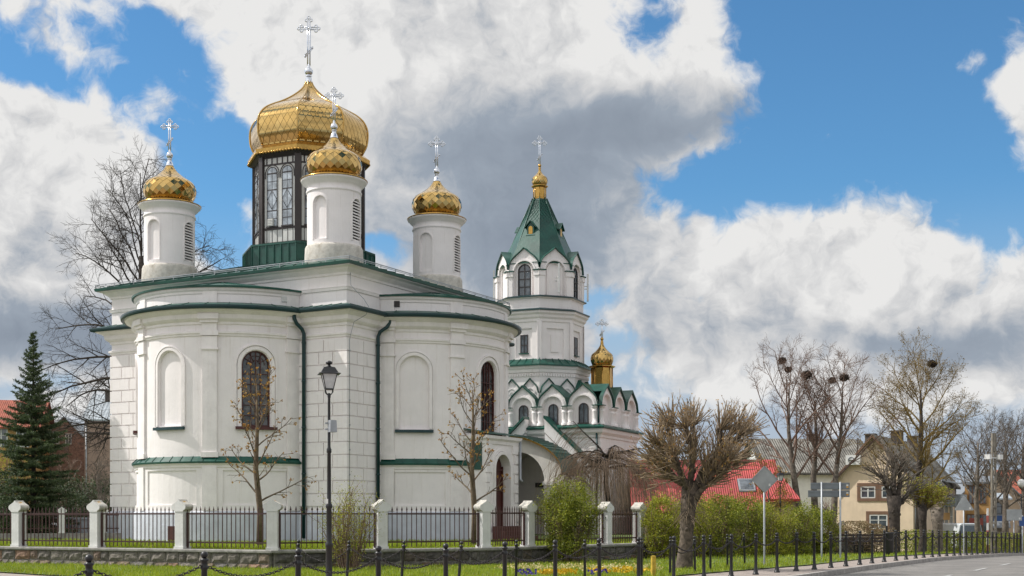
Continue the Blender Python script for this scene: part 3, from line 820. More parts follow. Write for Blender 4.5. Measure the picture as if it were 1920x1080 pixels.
def apse(c, al, kind, turn=0.0):                  # kind 0: blind bay in the middle, windows beside it; 1: window in the middle
    P = apseP(c, al)
    ar = R(AEND) * RA
    sd = R(50) * RA
    tn = R(turn) * RA
    mids = [-sd + tn, tn, sd + tn]
    wins = [mids[0], mids[2]] if kind == 0 else [mids[1]]
    blinds = [mids[1]] if kind == 0 else [mids[0], mids[2]]
    ops = [dict(s=s, hw=.55, zb=4.98, zs=7.36, rec=.22) for s in wins] + [dict(s=s, hw=.58, zb=5.02, zs=7.34, rec=.11, back=True) for s in blinds]
    m = MB()
    m.wall(P, -ar, ar, 3.75, 9.0, ops)
    Pd = apseP(c, al)
    dado = lambda s, off, z: Pd(s, off + .06, z)
    pans = [dict(s=s, hw=1.25, zb=1.98, zt=3.30, rec=.05, arch=False, back=True) for s in mids]
    m.wall(dado, -ar, ar, 1.7, 3.62, pans)
    m.wall(P, -ar, ar, 9.6, 10.27, [])
    ap = m.build('apse', MT['plaster'], church)
    # raised trims
    m = MB()
    arc = arc_pts(c, al)
    for s in wins:
        m.archband(P, s, .58, 4.98, 7.36, .13, 0, .05); m.archband(P, s, .74, 4.98, 7.36, .05, 0, .08)
    for s in blinds:
        m.archband(P, s, .60, 5.02, 7.34, .12, 0, .045); m.archband(P, s, .735, 5.02, 7.34, .035, 0, .06)
    for f in (-25.2 + turn, 25.2 + turn, -71.2, 71.2 + min(0, turn)):
        s = R(f) * RA
        w = .275
        m.pbox(P, s - w, s + w, 3.8, 7.95, 0, .09, 3)
        m.pbox(P, s - w - .05, s + w + .05, 3.8, 4.0, 0, .13, 3)
        m.pbox(P, s - w - .015, s + w + .015, 7.95, 8.42, 0, .12, 3)
        m.pbox(P, s - w - .06, s + w + .06, 7.90, 7.97, 0, .15, 3)
        m.pbox(P, s - w - .07, s + w + .07, 8.44, 8.615, 0, .17, 3)
        m.pbox(P, s - w, s + w, 8.615, 8.99, 0, .13, 3)
        m.pbox(P, s - w - .06, s + w + .06, 8.93, 9.05, 0, .22, 3)
        m.pbox(P, s - w - .10, s + w + .10, 9.05, 9.26, .05, .31, 3)
        m.pbox(P, s - w, s + w, 1.77, 3.46, .05, .12, 3)
        m.pbox(P, s - w, s + w, 9.6, 10.15, 0, .06, 3)
    m.sweep(arc, [(.06, 3.40), (.09, 3.42), (.10, 3.5), (.15, 3.55), (.15, 3.61)], False)
    m.sweep(arc, [(0, 10.03), (.04, 10.05), (.05, 10.13), (.12, 10.19), (.13, 10.27)], False)
    m.build('moulding', MT['plaster_trim'], ap)
    m = MB()
    m.sweep(arc, [(.10, 3.60), (.20, 3.58), (.21, 3.64), (0.0, 3.84)], False)
    for f in np.arange(-AEND, AEND, 6.5):
        s = R(f) * RA
        m.bar(P(s, .21, 3.655), P(s, .0, 3.855), .015, .02)
    m.build('sill_roof', MT['green'], ap)
    m = MB()
    rim = [(P(s, .20, 10.32)) for s in np.linspace(-ar, ar, 41)]
    m.sweep(arc, [(.13, 10.27), (.21, 10.27), (.22, 10.34), (.15, 10.35)], False)
    a0 = R(al)
    apex = (c[0] + math.cos(a0) * IN, c[1] + math.sin(a0) * IN, 11.03)
    m.fan(rim, apex)
    for k in range(2, 40, 3):
        m.bar(Vector(rim[k]) + Vector((0, 0, .01)), Vector(apex) + Vector((0, 0, .01)), .03, .04)
    m.build('apse_roof', MT['green_roof'], ap)
    for s in wins + blinds:
        w = .78 if s in wins else .74
        m = MB()
        m.pbox(P, s - w, s + w, 4.87, 4.98, -.2 if s in wins else -.1, .16, 4)
        m.build('window_sill', MT['green_dark'] if s in blinds else MT['frame_red'], ap)
    for s in wins:
        m = MB(); m.archpane(P, s, .54, 5.0, 7.36, -.17)
        w = m.build('window', MT['glass_dark'], ap)
        # frame and leading go with the glass
        f = MB(); window_lattice(f, P, s, .55, 5.0, 7.36, -.14)
        o = f.build('window_frame', MT['frame_red'], ap)
    return ap, P
aps = []
for i, (c, al) in enumerate(APSES):
    aps.append(apse(c, al, 1 if i in (1, 2) else 0, -6.0 if i == 1 else 0.0))
# small vents on the attic
for (ap, P), s, mt in ((aps[0], R(66) * RA, 'white'), (aps[1], R(-66) * RA, 'frame_dark')):
    m = MB()
    m.pbox(P, s - .13, s + .13, 9.86, 10.10, 0, .05)
    for k in range(3): m.pbox(P, s - .10, s + .10, 9.89 + k * .07, 9.92 + k * .07, .05, .065)
    m.build('vent_grille', MT[mt], ap)
# basement hatch in the plinth
Pl = aps[0][1]
m = MB(); s = R(2) * RA
m.pbox(Pl, s - .40, s + .40, .52, 1.22, .14, .165); m.build('hatch_surround', MT['plinth'], church)
m = MB(); m.pbox(Pl, s - .05, s + .36, .58, 1.17, .165, .18, 2); m.build('hatch', MT['frame_red'], church)

# downspouts in the valleys
def downspout(pts):
    m = MB()
    m.tube(pts, .075, 10)
    for z in (1.6, 3.2, 5.0, 6.8, 8.3):
        x, y = pts[-1][0], pts[-1][1]
        m.lathe([(.075, -.03), (.092, -.03), (.092, .03), (.075, .03)], (x, y, z), 10)
    m.lathe([(.08, 0), (.15, .22), (.15, .26), (.05, .26)], (pts[0][0], pts[0][1], pts[0][2] - .1), 10)
    m.build('downspout', MT['green_dark'], church)
downspout([(-.52, 2.12, 9.42), (-.52, 2.10, 9.2), (-.42, 2.05, 9.0), (-.22, 1.96, 8.82), (-.15, 1.93, 8.65), (-.15, 1.93, .7)])
downspout([(2.22, -.52, 9.42), (2.20, -.52, 9.2), (2.08, -.42, 9.0), (1.94, -.22, 8.84), (1.90, -.15, 8.65), (1.90, -.15, .7)])
m = MB()
pts = [(.15, -.06, 11.0), (.14, -.10, 10.4), (.5, -.45, 9.9), (.62, -.6, 9.6), (.55, -.52, 9.3), (.2, -.2, 9.0), (.12, -.1, 8.5), (.10, -.07, 8.3), (.10, -.07, 1.8)]
m.tube(pts, .012, 4)
for z in np.arange(2.2, 8.4, .95): m.box((.10, -.07, z), (.05, .05, .05))
m.build('lightning_cable', MT['galv'], church)

# ---- onion domes clad with diamond tiles
def onion(mb, prof, ncol, nrow, kf=None, seed=1, lift=.012, jit=.15):
    rr = random.Random(seed)
    d = [0]
    for (a, b) in zip(prof[:-1], prof[1:]): d.append(d[-1] + math.hypot(b[0] - a[0], b[1] - a[1]))
    def at(t):
        s = min(max(t, 0), 1) * d[-1]
        for i in range(len(d) - 1):
            if s <= d[i + 1]:
                k = (s - d[i]) / max(1e-9, d[i + 1] - d[i])
                return prof[i][0] + (prof[i + 1][0] - prof[i][0]) * k, prof[i][1] + (prof[i + 1][1] - prof[i][1]) * k
        return prof[-1]
    def pt(t, a, o):
        r, z = at(t)
        k = kf(a) if kf else 1.0
        return Vector(((r * k + o) * math.cos(a), (r * k + o) * math.sin(a), z))
    hw = math.pi / ncol
    for i in range(-1, nrow):
        for j in range(ncol):
            a = (j + (i % 2) * .5) * 2 * hw
            t0, t1, t2 = i / nrow, (i + 1) / nrow, (i + 2) / nrow
            j1, j2, j3 = (rr.uniform(-jit, jit) * lift for _ in range(3))
            if kf or t1 > .38:           # sheet bent to the curve of the dome, lower tip lapping over the tiles below
                G = 4
                vs = []
                for p in range(G + 1):
                    for q in range(G + 1):
                        x, y = (p / G - .5) * .955 + .5, (q / G - .5) * .955 + .5      # along the two edges from the lower tip
                        u = (x - y); v = (x + y) / 2
                        vs.append(tuple(pt(t0 + (t2 - t0) * v, a + u * hw, lift * (1.3 - 1.1 * v) + j1 * u + j2 * (v - .5))))
                mb.add(vs, [(p * (G + 1) + q, (p + 1) * (G + 1) + q, (p + 1) * (G + 1) + q + 1, p * (G + 1) + q + 1) for p in range(G) for q in range(G)], 0, True)
                continue
            A, B, C, D = pt(t0, a, lift * 1.4 + j1), pt(t1, a + hw, lift), pt(t2, a, .2 * lift), pt(t1, a - hw, lift)
            tg = (B - D) * .485                     # flat sheet
            rad = (A + C - Vector((0, 0, A.z + C.z))).normalized()
            mid = (A + C) * .5 + rad * (lift * .3)
            B, D = mid + tg + rad * (j2 * 1.5), mid - tg - rad * (j2 * 1.5)
            mb.add([tuple(A), tuple(B), tuple(C), tuple(D)], [(0, 1, 2, 3)], 0)
def smooth_prof(pts, n=40):           # Catmull-Rom through (r, z)
    out = []
    P = [pts[0]] + list(pts) + [pts[-1]]
    seg = len(pts) - 1
    for i in range(seg):
        p0, p1, p2, p3 = P[i], P[i + 1], P[i + 2], P[i + 3]
        k = max(2, n // seg)
        for q in range(k):
            t = q / k
            out.append(tuple(.5 * ((2 * p1[c]) + (-p0[c] + p2[c]) * t + (2 * p0[c] - 5 * p1[c] + 4 * p2[c] - p3[c]) * t * t + (-p0[c] + 3 * p1[c] - 3 * p2[c] + p3[c]) * t ** 3) for c in (0, 1)))
    out.append(pts[-1])
    return out
SMALL = smooth_prof([(.80, 0), (.93, .15), (1.0, .38), (.975, .56), (.885, .72), (.75, .82), (.60, .91), (.45, 1.02), (.32, 1.13), (.20, 1.27), (.105, 1.43)])
MAINP = smooth_prof([(.905, 0), (.98, .15), (1.0, .33), (.98, .46), (.915, .575), (.82, .66), (.70, .73), (.54, .81), (.39, .90), (.25, 1.0), (.14, 1.10), (.08, 1.18), (.05, 1.25)])

def orth_cross(mb, h, w, r=.022, ring=None):       # budded three-bar cross of thin paired rods in the x-z plane, foot at z = 0
    ring = ring or w * .085
    zc = h * .735
    top = h - 3.2 * ring
    g = r * 1.15
    for sx in (-g, g):
        mb.tube([(sx, 0, 0), (sx, 0, top)], r * .75, 5)
    for sz in (-g, g):
        mb.tube([(-w / 2 + 2.6 * ring, 0, zc + sz), (w / 2 - 2.6 * ring, 0, zc + sz)], r * .75, 5)
    for (x, z, ax, az_) in ((0, top, 0, 1), (-w / 2 + 2.6 * ring, zc, -1, 0), (w / 2 - 2.6 * ring, zc, 1, 0)):
        for (dx_, dz_) in ((ax * 1.9 * ring, az_ * 1.9 * ring), (-az_ * 1.15 * ring + ax * .5 * ring, ax * 1.15 * ring + az_ * .5 * ring), (az_ * 1.15 * ring + ax * .5 * ring, -ax * 1.15 * ring + az_ * .5 * ring)):
            mb.torus((x + dx_, 0, z + dz_), ring * .75, r * .62, 'Y', 10, 5)
    mb.torus((0, 0, zc), ring * 1.0, r * .8, 'Y', 12, 6)
    mb.lathe([(.001, -.03), (ring * .8, -.02), (ring * .8, .02), (.001, .03)], (0, 0, zc), 10)
    s = w * .17
    for q in (-g, g):
        mb.tube([(-s, 0, h * .27 - s * 1.15 + q), (s, 0, h * .27 + s * 1.15 + q)], r * .7, 5)
    for sx in (-s, s):
        mb.tube([(sx, 0, h * .27 + math.copysign(s * 1.15, sx) - g), (sx, 0, h * .27 + math.copysign(s * 1.15, sx) + g)], r * .7, 4)

CROSS_RZ = R(-61.3)          # the crosses face the street

# ---- corner turrets
def make_turret():
    m = MB()
    rs = 1.07
    P = lambda s, off, z: ((rs + off) * math.cos(s / rs), (rs + off) * math.sin(s / rs), z)
    full = 2 * math.pi * rs
    ops = []
    for a, lv in ((180, 0), (270, 1), (0, 0), (90, 1)):
        s = R(a) * rs
        if s < .5: s += 0
        ops.append((s, lv))
    q = R(45) * rs
    # start the wall between two openings so that none is cut
    m.wall(P, -q, full - q, .95, 3.1, [dict(s=s, hw=.31, zb=1.12, zs=2.52, rec=.10, back=True) for s, lv in ops], ds=.09)
    m.lathe([(1.07, 3.0), (1.07, 3.06), (1.11, 3.08), (1.12, 3.14), (1.08, 3.17), (1.08, 3.32), (1.12, 3.36), (1.2, 3.42), (1.25, 3.50), (1.31, 3.53), (1.33, 3.60), (1.0, 3.64)], segs=40)
    tur = m.build('turret', MT['plaster'], church)
    m = MB()
    m.lathe([(1.19, -.5), (1.19, .15), (1.17, .62), (1.16, .86), (1.12, .95), (1.0, .97)], segs=36)
    m.build('turret_base', MT['turret_base'], tur)
    m = MB()
    m.lathe([(1.30, 3.595), (1.35, 3.60), (1.355, 3.63), (1.1, 3.74), (.85, 3.85)], segs=36)
    m.build('eave_flashing', MT['gold_plain'], tur)
    m = MB()
    m.sweep([(1.3, -1.3), (1.3, 1.3), (-1.3, 1.3), (-1.3, -1.3)], [(0, -.5), (0, .12), (-.15, .2)])
    for s, lv in ops:
        m2 = MB()
        if lv:
            bk = MB(); bk.archpane(P, s, .30, 1.12, 2.52, -.095); bk.build('louvre_shade_backing', MT['frame_dark'], tur)  # dark backing pane stands in for the shade behind the slats
            for k in range(14):
                z = 1.15 + k * .118
                q_ = max(0.05, min(1, math.sqrt(max(0, 1 - (max(0, z - 2.52) / .31) ** 2))))
                m2.quad(P(s - .30 * q_, -.08, z + .085), P(s + .30 * q_, -.08, z + .085), P(s + .30 * q_, .015, z + .02), P(s - .30 * q_, .015, z + .02))
                m2.quad(P(s - .30 * q_, .015, z + .02), P(s + .30 * q_, .015, z + .02), P(s + .30 * q_, .015, z - .02), P(s - .30 * q_, .015, z - .02))
            m2.archband(P, s, .29, 1.12, 2.52, .05, 0, .03)
            m2.build('louvre', MT['plaster_trim'], tur)
        else:
            m2.archband(P, s, .31, 1.12, 2.52, .045, 0, .03)
            m2.build('blind_niche', MT['plaster_trim'], tur)
    m = MB()
    Rm = 1.13
    prof = [(r * Rm, z * Rm + 3.80) for r, z in SMALL]
    onion(m, prof, 22, 15, seed=3)
    m.lathe([(r * .980, z) for r, z in prof], segs=40, mi=1)
    m.build('onion_dome', [MT['gold'], MT['gold_seam']], tur)
    zt = prof[-1][1]
    m = MB()
    m.lathe([(.17, -.05), (.13, .08), (.085, .16), (.085, .24), (.11, .26), (.06, .30)], (0, 0, zt), 14)
    m.sphere((0, 0, zt + .41), .145, 14, 10)
    m.lathe([(.06, 0), (.05, .08), (.03, .14)], (0, 0, zt + .53), 10)
    m.build('ball_finial', MT['silver'], tur)
    m = MB()
    orth_cross(m, 1.42, .76, .034)
    m.build('cross', MT['silver'], tur, (0, 0, zt + .62), (0, 0, CROSS_RZ - R(4)))
    return tur
t0 = make_turret()
for i, (x, y) in enumerate([(1.88, 1.98), (1.84, 10.75), (9.64, 1.96), (9.64, 10.75)]):
    t = t0 if i == 0 else copy_tree(t0, church)
    t.location = (x, y, 11.40); t.rotation_euler = (0, 0, R(4))

# ---- octagonal drum and great dome
OCT = [R(22.5 + 45 * k) for k in range(8)]
def octpts(r, c=(0, 0)):
    return [(c[0] + r * math.cos(a), c[1] + r * math.sin(a)) for a in OCT]
def okf(a):
    ps = ((a + R(22.5)) % R(45)) - R(22.5)
    return math.cos(R(22.5)) / math.cos(ps)
drum_m = MB()
drum_m.sweep(octpts(2.43), [(0, .9), (0, 5.5)])
drum = drum_m.build('drum', MT['drum_panel'], church, (dc[0], dc[1], 11.9), (0, 0, R(4.5)))
m = MB()
m.sweep(octpts(2.93), [(0, -.3), (0, 1.22), (.04, 1.22), (.04, 1.30), (-.38, 1.36)])
for k in range(8):
    a, b = Vector(octpts(2.95)[k]), Vector(octpts(2.95)[(k + 1) % 8])
    for j in range(6):
        p = a.lerp(b, j / 6 + .001)
        m.bar((p.x, p.y, 0), (p.x, p.y, 1.22), .035, .05)
m.build('drum_base', MT['green'], drum)
m = MB()
for k in range(8):
    a = OCT[k]
    m.box((2.40 * math.cos(a), 2.40 * math.sin(a), 3.26), (.20, .28, 3.9), a)
    p, q = Vector(octpts(2.43)[k]), Vector(octpts(2.43)[(k + 1) % 8])
    for z, h in ((1.40, .08), (2.02, .10), (4.78, .07), (5.09, .06)):
        m.bar((p.x, p.y, z), (q.x, q.y, z), .045, h)
    for j in range(1, 7):
        s = p.lerp(q, j / 7)
        m.bar((s.x, s.y, 4.80), (s.x, s.y, 5.07), .05, .05)
        if j in (1, 2, 3, 4, 5, 6): m.bar((s.x, s.y, 1.42), (s.x, s.y, 2.0), .02, .025)
m.build('timber_post', MT['brown_post'], drum)
ap_ = 2.43 * math.cos(R(22.5))
def drum_windows():
    out = []
    for k in range(8):
        a = R(45 * k)
        tx, ty = -math.sin(a), math.cos(a)
        P = lambda s, off, z: ((ap_ + off) * math.cos(a) + s * tx, (ap_ + off) * math.sin(a) + s * ty, z)
        for s in (-.385, .385):
            m = MB(); m.archpane(P, s, .25, 2.12, 4.42, .02)
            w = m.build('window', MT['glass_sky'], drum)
            f = MB()
            f.archband(P, s, .235, 2.10, 4.42, .03, 0, .03)
            f.archband(P, s, .325, 4.2, 4.42, .035, 0, .025)
            f.pbox(P, s - .29, s + .29, 2.07, 2.13, 0, .06)
            f.pbox(P, s - .009, s + .009, 2.1, 4.65, 0, .026)
            for z, t in ((2.46, .012), (2.80, .022), (3.70, .022), (4.06, .010), (4.40, .028)):
                f.pbox(P, s - .25, s + .25, z - t, z + t, 0, .028)
            for (z0, z1) in ((2.85, 3.67),):
                zm = (z0 + z1) / 2
                for (s0, za, s1, zb) in ((-.25, zm, 0, z1), (0, z1, .25, zm), (.25, zm, 0, z0), (0, z0, -.25, zm)):
                    f.tube([P(s + s0, .035, za), P(s + s1, .035, zb)], .010, 4)
            f.build('window_frame', MT['frame_dark'], drum)
drum_windows()
m = MB()
a = R(180)
m.box((-ap_ - .09, .405, 2.28), (.12, .26, .30))
for z in (2.18, 2.25, 2.32, 2.38): m.box((-ap_ - .155, .405, z), (.012, .24, .02))
m.build('louvre_box', MT['drum_panel'], drum)
m = MB()
m.sweep(octpts(2.43), [(.0, 5.08), (.05, 5.10), (.24, 5.28), (.24, 5.36)])
m.build('eave_soffit', MT['brown_post'], drum)
m = MB()
m.sweep(octpts(2.43), [(.22, 5.27), (.27, 5.27), (.285, 5.46), (.24, 5.49), (.05, 5.66), (-.2, 5.72)])
for k in range(8):       # scalloped lower edge
    p, q = Vector(octpts(2.72)[k]), Vector(octpts(2.72)[(k + 1) % 8])
    for j in range(14):
        s = p.lerp(q, (j + .5) / 14)
        m.sphere((s.x, s.y, 5.27), .06, 8, 5)
m.build('eave_fascia', MT['gold_plain'], drum)
m = MB()
Rm = 2.63
prof = [(r * Rm, z * Rm + 5.70) for r, z in MAINP]
onion(m, prof, 48, 18, okf, seed=8, lift=.011, jit=.12)
m.lathe([(r * .990, z) for r, z in prof], segs=64, smooth=False, kfun=okf, mi=1)
for a in OCT:
    m.tube([(r * math.cos(a) * 1.008, r * math.sin(a) * 1.008, z) for r, z in prof], .035, 6)
m.build('great_dome', [MT['gold'], MT['gold_seam']], drum)
zt = prof[-1][1]
m = MB()
m.lathe([(.17, -.05), (.14, .05), (.12, .22), (.15, .25), (.09, .30)], (0, 0, zt), 14)
m.sphere((0, 0, zt + .46), .19, 16, 12)
m.lathe([(.08, 0), (.06, .10), (.04, .16)], (0, 0, zt + .62), 10)
m.build('ball_finial', MT['silver'], drum)
m = MB(); orth_cross(m, 2.25, 1.0, .044)
m.build('cross', MT['silver'], drum, (0, 0, zt + .72), (0, 0, CROSS_RZ - R(4.5)))

# ---- porch on the right apse
VP = -3.55
m = MB()
U0, U1 = 4.52, 7.10
Pf = lambda s, off, z: (s, VP - off, z)
m.wall(Pf, U0, U1, .3, 4.80, [dict(s=5.80, hw=.62, zb=.9, zs=3.45, rec=.35)], flat=True)
for u in (U0, U1):
    m.quad((u, VP, .3), (u, -2.0, .3), (u, -2.0, 5.0), (u, VP, 4.80))
m.sweep([(U0, -2.2), (U0, VP), (U1, VP), (U1, -2.2)], [(0, 4.45), (.05, 4.47), (.07, 4.6), (.16, 4.68), (.18, 4.80), (0, 4.82)], False)
for k in range(9):          # quoins
    w = .30 if k % 2 else .46
    z = .9 + k * .40
    m.box((U1 - w / 2 + .04, VP - .02, z + .19), (w, .09, .34)); m.box((U0 + w / 2 - .04, VP - .02, z + .19), (w, .09, .34))
for w, o in ((.10, .10), (.24, .06), (.36, .03)):
    m.archband(Pf, 5.80, .62 + w - .10, .9, 3.45, .12, 0, o)
m.box((5.80, VP - .05, .6), (2.9, .3, .6))
vest = m.build('porch', MT['plaster_trim'], church)
m = MB()
m.slab([(U0 - .15, VP - .22, 4.84), (U1 + .15, VP - .22, 4.84), (U1 + .15, -2.0, 5.16), (U0 - .15, -2.0, 5.16)], (0, 0, 1), .05)
m.build('porch_roof', MT['green'], vest)
m = MB(); m.box((U0 - .03, -3.1, 4.1), (.05, .55, 1.35)); m.build('cladding_panel', MT['green'], vest)
m = MB(); m.tube([(U1 + .1, VP - .12, 4.8), (U1 + .1, VP - .12, 3.1), (U1 + .12, VP - .22, 3.0)], .05, 8); m.build('rain_pipe', MT['galv'], vest)
m = MB()
m.archpane(Pf, 5.80, .61, .9, 3.45, -.32)
for s in (-.58, -.02, .02, .58): m.pbox(Pf, 5.80 + s - .03, 5.80 + s + .03, .9, 3.6, -.32, -.25)
for z in (.95, 1.7, 2.6, 3.42): m.pbox(Pf, 5.35, 6.55, z, z + .07, -.32, -.26)
m.build('door', MT['frame_red'], vest)
m = MB()
for k in range(4):
    m.box((5.80, VP - .35 - .3 * k, .75 - .1 * k), (2.2, .32, .9 - .2 * k - .1))
m.build('steps', MT['frame_red'], vest)
# low plinth block at the far left
m = MB(); m.box((.6, BY + 2.4, .8), (1.2, 2.6, 1.25)); m.box((.6, BY + 2.4, 1.45), (1.3, 2.7, .08)); m.build('stair_block', MT['plinth'], church)
# nave that links the church with the bell tower
m = MB()
m.box((18.0, 6.2, 2.9), (9.0, 3.0, 5.4))
lk = m.build('nave', MT['plaster'], church)
m = MB(); m.add([(13.4, 4.5, 5.62), (22.6, 4.5, 5.62), (22.6, 7.9, 5.62), (13.4, 7.9, 5.62), (13.4, 6.2, 6.4), (22.6, 6.2, 6.4)], [(0, 1, 5, 4), (2, 3, 4, 5), (0, 4, 3), (1, 2, 5)]); m.build('nave_roof', MT['green_roof'], lk)
# ------------------------------------------------------------------ BELL TOWER with its low wing and porch
TO = Vector((1.63, 77.0, 0.0))
TR = R(66.0)
tower = empty('bell_tower', TO, TR, 'white octagonal bell tower with green tented spire above a wing of ogee gables', 'bell tower')
def ogee(q, h):
    q = min(1.0, abs(q))
    return h * (.74 * math.sqrt(max(0, 1 - q * q)) + .26 * (1 - q) ** 3.2)
T8 = [R(22.5 + 45 * k) for k in range(8)]
def t8(r): return [(r * math.cos(a), r * math.sin(a)) for a in T8]

WX, WY0, WY1 = 3.17, -4.94, 7.5
wing_poly = [(-WX, WY0), (WX, WY0), (WX, WY1), (-WX, WY1)]
m = MB()
m.sweep(wing_poly, [(.10, .2), (.10, 1.5), (0, 1.56), (0, 6.5)])
m.sweep(wing_poly, [(0, 5.9), (.06, 5.92), (.08, 6.05), (.22, 6.2), (.26, 6.4), (0, 6.45)])
for (x, y) in ((-WX, WY0), (WX, WY0)):
    for k in range(9):
        w = .8 if k % 2 else .55
        m.box((x + math.copysign(w / 2 - .03, -x), y - .0, 1.9 + k * .45), (w, .10, .40))
        m.box((x, y + w / 2 + .06, 1.9 + k * .45), (.10, w, .40))
for yc in (-3.6, -1.2):
    m.box((-WX - .02, yc, 4.3), (.06, 1.5, 1.9)); m.box((-WX - .04, yc, 4.3), (.06, 1.1, 1.5))
wing = m.build('wing', MT['plaster'], tower)
m = MB()
m.sweep(wing_poly, [(.22, 6.44), (.36, 6.42), (.37, 6.50), (0, 6.66)])
m.build('ledge_roof', MT['green'], wing)

def kokoshnik_row(P, s0, n, w, z0, zs, h, win, ds=.06):
    m = MB()
    def z1(s):
        k = min(n - 1, max(0, int((s - s0) / w)))
        return zs + ogee((s - (s0 + (k + .5) * w)) / (w / 2), h)
    ops = [dict(s=s0 + (k + .5) * w, hw=w * .335, zb=z0 + .02, zs=zs - .03, rec=.16, back=True) for k in range(n)]
    # wall strips whose tops follow the gables
    br = sorted(set([round(s0 + n * w * i / int(n * w / ds), 5) for i in range(int(n * w / ds) + 1)] + [round(o['s'] + o['hw'] * -math.cos(math.pi * i / 12), 5) for o in ops for i in range(13)] + [round(s0 + k * w / 2, 5) for k in range(2 * n + 1)]))
    for a, b in zip(br[:-1], br[1:]):
        if b - a < 1e-4: continue
        mid = (a + b) / 2
        o = [o for o in ops if abs(mid - o['s']) < o['hw']]
        ta = z1(a + 1e-6); tb = z1(b - 1e-6)
        if o:
            o = o[0]
            f = lambda s: o['zs'] + o['hw'] * math.sqrt(max(0, 1 - ((s - o['s']) / o['hw']) ** 2))
            ca, cb = f(a), f(b)
            m.quad(P(a, 0, ca), P(b, 0, cb), P(b, 0, tb), P(a, 0, ta))
            m.quad(P(a, 0, ca), P(b, 0, cb), P(b, -.16, cb), P(a, -.16, ca))
            m.quad(P(a, -.16, z0), P(b, -.16, z0), P(b, -.16, cb), P(a, -.16, ca))
        else:
            m.quad(P(a, 0, z0), P(b, 0, z0), P(b, 0, tb), P(a, 0, ta))
    for o in ops:
        for sd in (-1, 1):
            s = o['s'] + sd * o['hw']
            m.quad(P(s, 0, z0), P(s, -.16, z0), P(s, -.16, o['zs']), P(s, 0, o['zs']))
        m.archband(P, o['s'], o['hw'] + .03, z0, o['zs'], w * .05, 0, .05, legs=False)
        m.archband(P, o['s'], o['hw'] + .10, z0, o['zs'], w * .04, 0, .03, legs=False)
    for k in range(n + 1):               # stubby columns between the arches
        s = s0 + k * w
        for d in (-.17 * w / 1.8, .17 * w / 1.8):
            if (k == 0 and d < 0) or (k == n and d > 0): continue
            c = P(s + d, .02, 0)
            hh = zs - z0
            m.lathe([(.19, 0), (.19, .14), (.13, .18), (.155, hh * .35), (.13, hh * .62), (.17, hh * .70), (.17, hh * .76), (.13, hh * .78), (.14, hh * .88), (.2, hh * .9), (.2, hh)], (c[0], c[1], z0), 10)
    wall_o = m.build('gable_row', MT['plaster'], wing)
    g = MB()
    N = 14
    for k in range(n):
        c = s0 + (k + .5) * w
        for i in range(N):
            qa, qb = -1 + 2 * i / N, -1 + 2 * (i + 1) / N
            a, b = c + qa * w / 2, c + qb * w / 2
            za, zb = zs + ogee(qa, h) + .015, zs + ogee(qb, h) + .015
            t = .075
            g.quad(P(a, .13, za), P(b, .13, zb), P(b, .13, zb + t), P(a, .13, za + t))
            dpa = -1.4 if s0 + .35 < a < s0 + n * w - .35 else -.05
            g.quad(P(a, .13, za + t), P(b, .13, zb + t), P(b, dpa, zb + t), P(a, dpa, za + t))
            g.quad(P(a, .13, za), P(b, .13, zb), P(b, -.1, zb), P(a, -.1, za))
    for k in range(n + 1):
        s = s0 + k * w
        g.pbox(P, s - .30, s + .30, zs, zs + .05, -.1, .24)
    g.build('gable_roof', MT['green'], wall_o)
    if win:
        for o in ops:
            q = MB(); q.archpane(P, o['s'], .26, z0 + .12, zs - .10, -.13); q.build('window', MT['glass'], wall_o)
            f = MB(); f.archband(P, o['s'], .24, z0 + .12, zs - .10, .05, -.16, -.09); f.pbox(P, o['s'] - .015, o['s'] + .015, z0 + .12, zs + .14, -.13, -.10)
            f.pbox(P, o['s'] - .32, o['s'] + .32, z0 + .07, z0 + .13, -.16, .02)
            f.build('window_frame', MT['frame_dark'], wall_o)
    return wall_o
kokoshnik_row(lambda s, off, z: (-WX - off, s, z), WY0 + .1, 6, 1.82, 6.62, 7.66, 1.22, True)
kokoshnik_row(lambda s, off, z: (s, WY0 - off, z), -WX, 3, 2 * WX / 3, 6.62, 7.66, 1.22, False)
m = MB()
m.add([(-WX + .4, WY0 + .4, 7.75), (WX - .4, WY0 + .4, 7.75), (WX - .4, WY1, 7.75), (-WX + .4, WY1, 7.75), (0, WY0 + 2.6, 8.6), (0, WY1, 8.6)], [(0, 1, 4), (1, 2, 5, 4), (3, 0, 4, 5), (2, 3, 5)])
m.build('wing_roof', MT['green_roof'], wing)

# tower shaft
m = MB()
m.sweep(t8(2.85), [(0, 7.7), (0, 10.0)])
m.sweep(t8(2.85), [(0, 9.72), (.08, 9.75), (.10, 9.9), (.18, 10.0), (.2, 10.12), (0, 10.15)])
for k in range(8):
    p, q = Vector(t8(2.88)[k]), Vector(t8(2.88)[(k + 1) % 8])
    for j in range(14):
        s = p.lerp(q, (j + .5) / 14); m.box((s.x, s.y, 9.6), (.09, .09, .16), T8[k] + R(22.5))
def tface(k, r):
    a = R(45 * k); d = r * math.cos(R(22.5))
    return lambda s, off, z: ((d + off) * math.cos(a) - s * math.sin(a), (d + off) * math.sin(a) + s * math.cos(a), z)
hwf = 2.55 * math.sin(R(22.5))
for k in range(8):
    P = tface(k, 2.55)
    blind = k % 2 == 1
    m.wall(P, -hwf, hwf, 10.4, 12.95, [dict(s=0, hw=.52, zb=10.62, zt=12.3, rec=.09, arch=False, back=True)], flat=True)
    if blind: m.pbox(P, -.24, .24, 10.95, 11.95, -.09, -.03)
    for sg in (-1, 1): m.pbox(P, sg * (hwf - .02) - .16, sg * (hwf - .02) + .16, 10.4, 12.7, 0, .03)
    for sg in (-.5, .5): m.pbox(P, sg - .26, sg + .26, 13.55, 13.82, 0, .03)
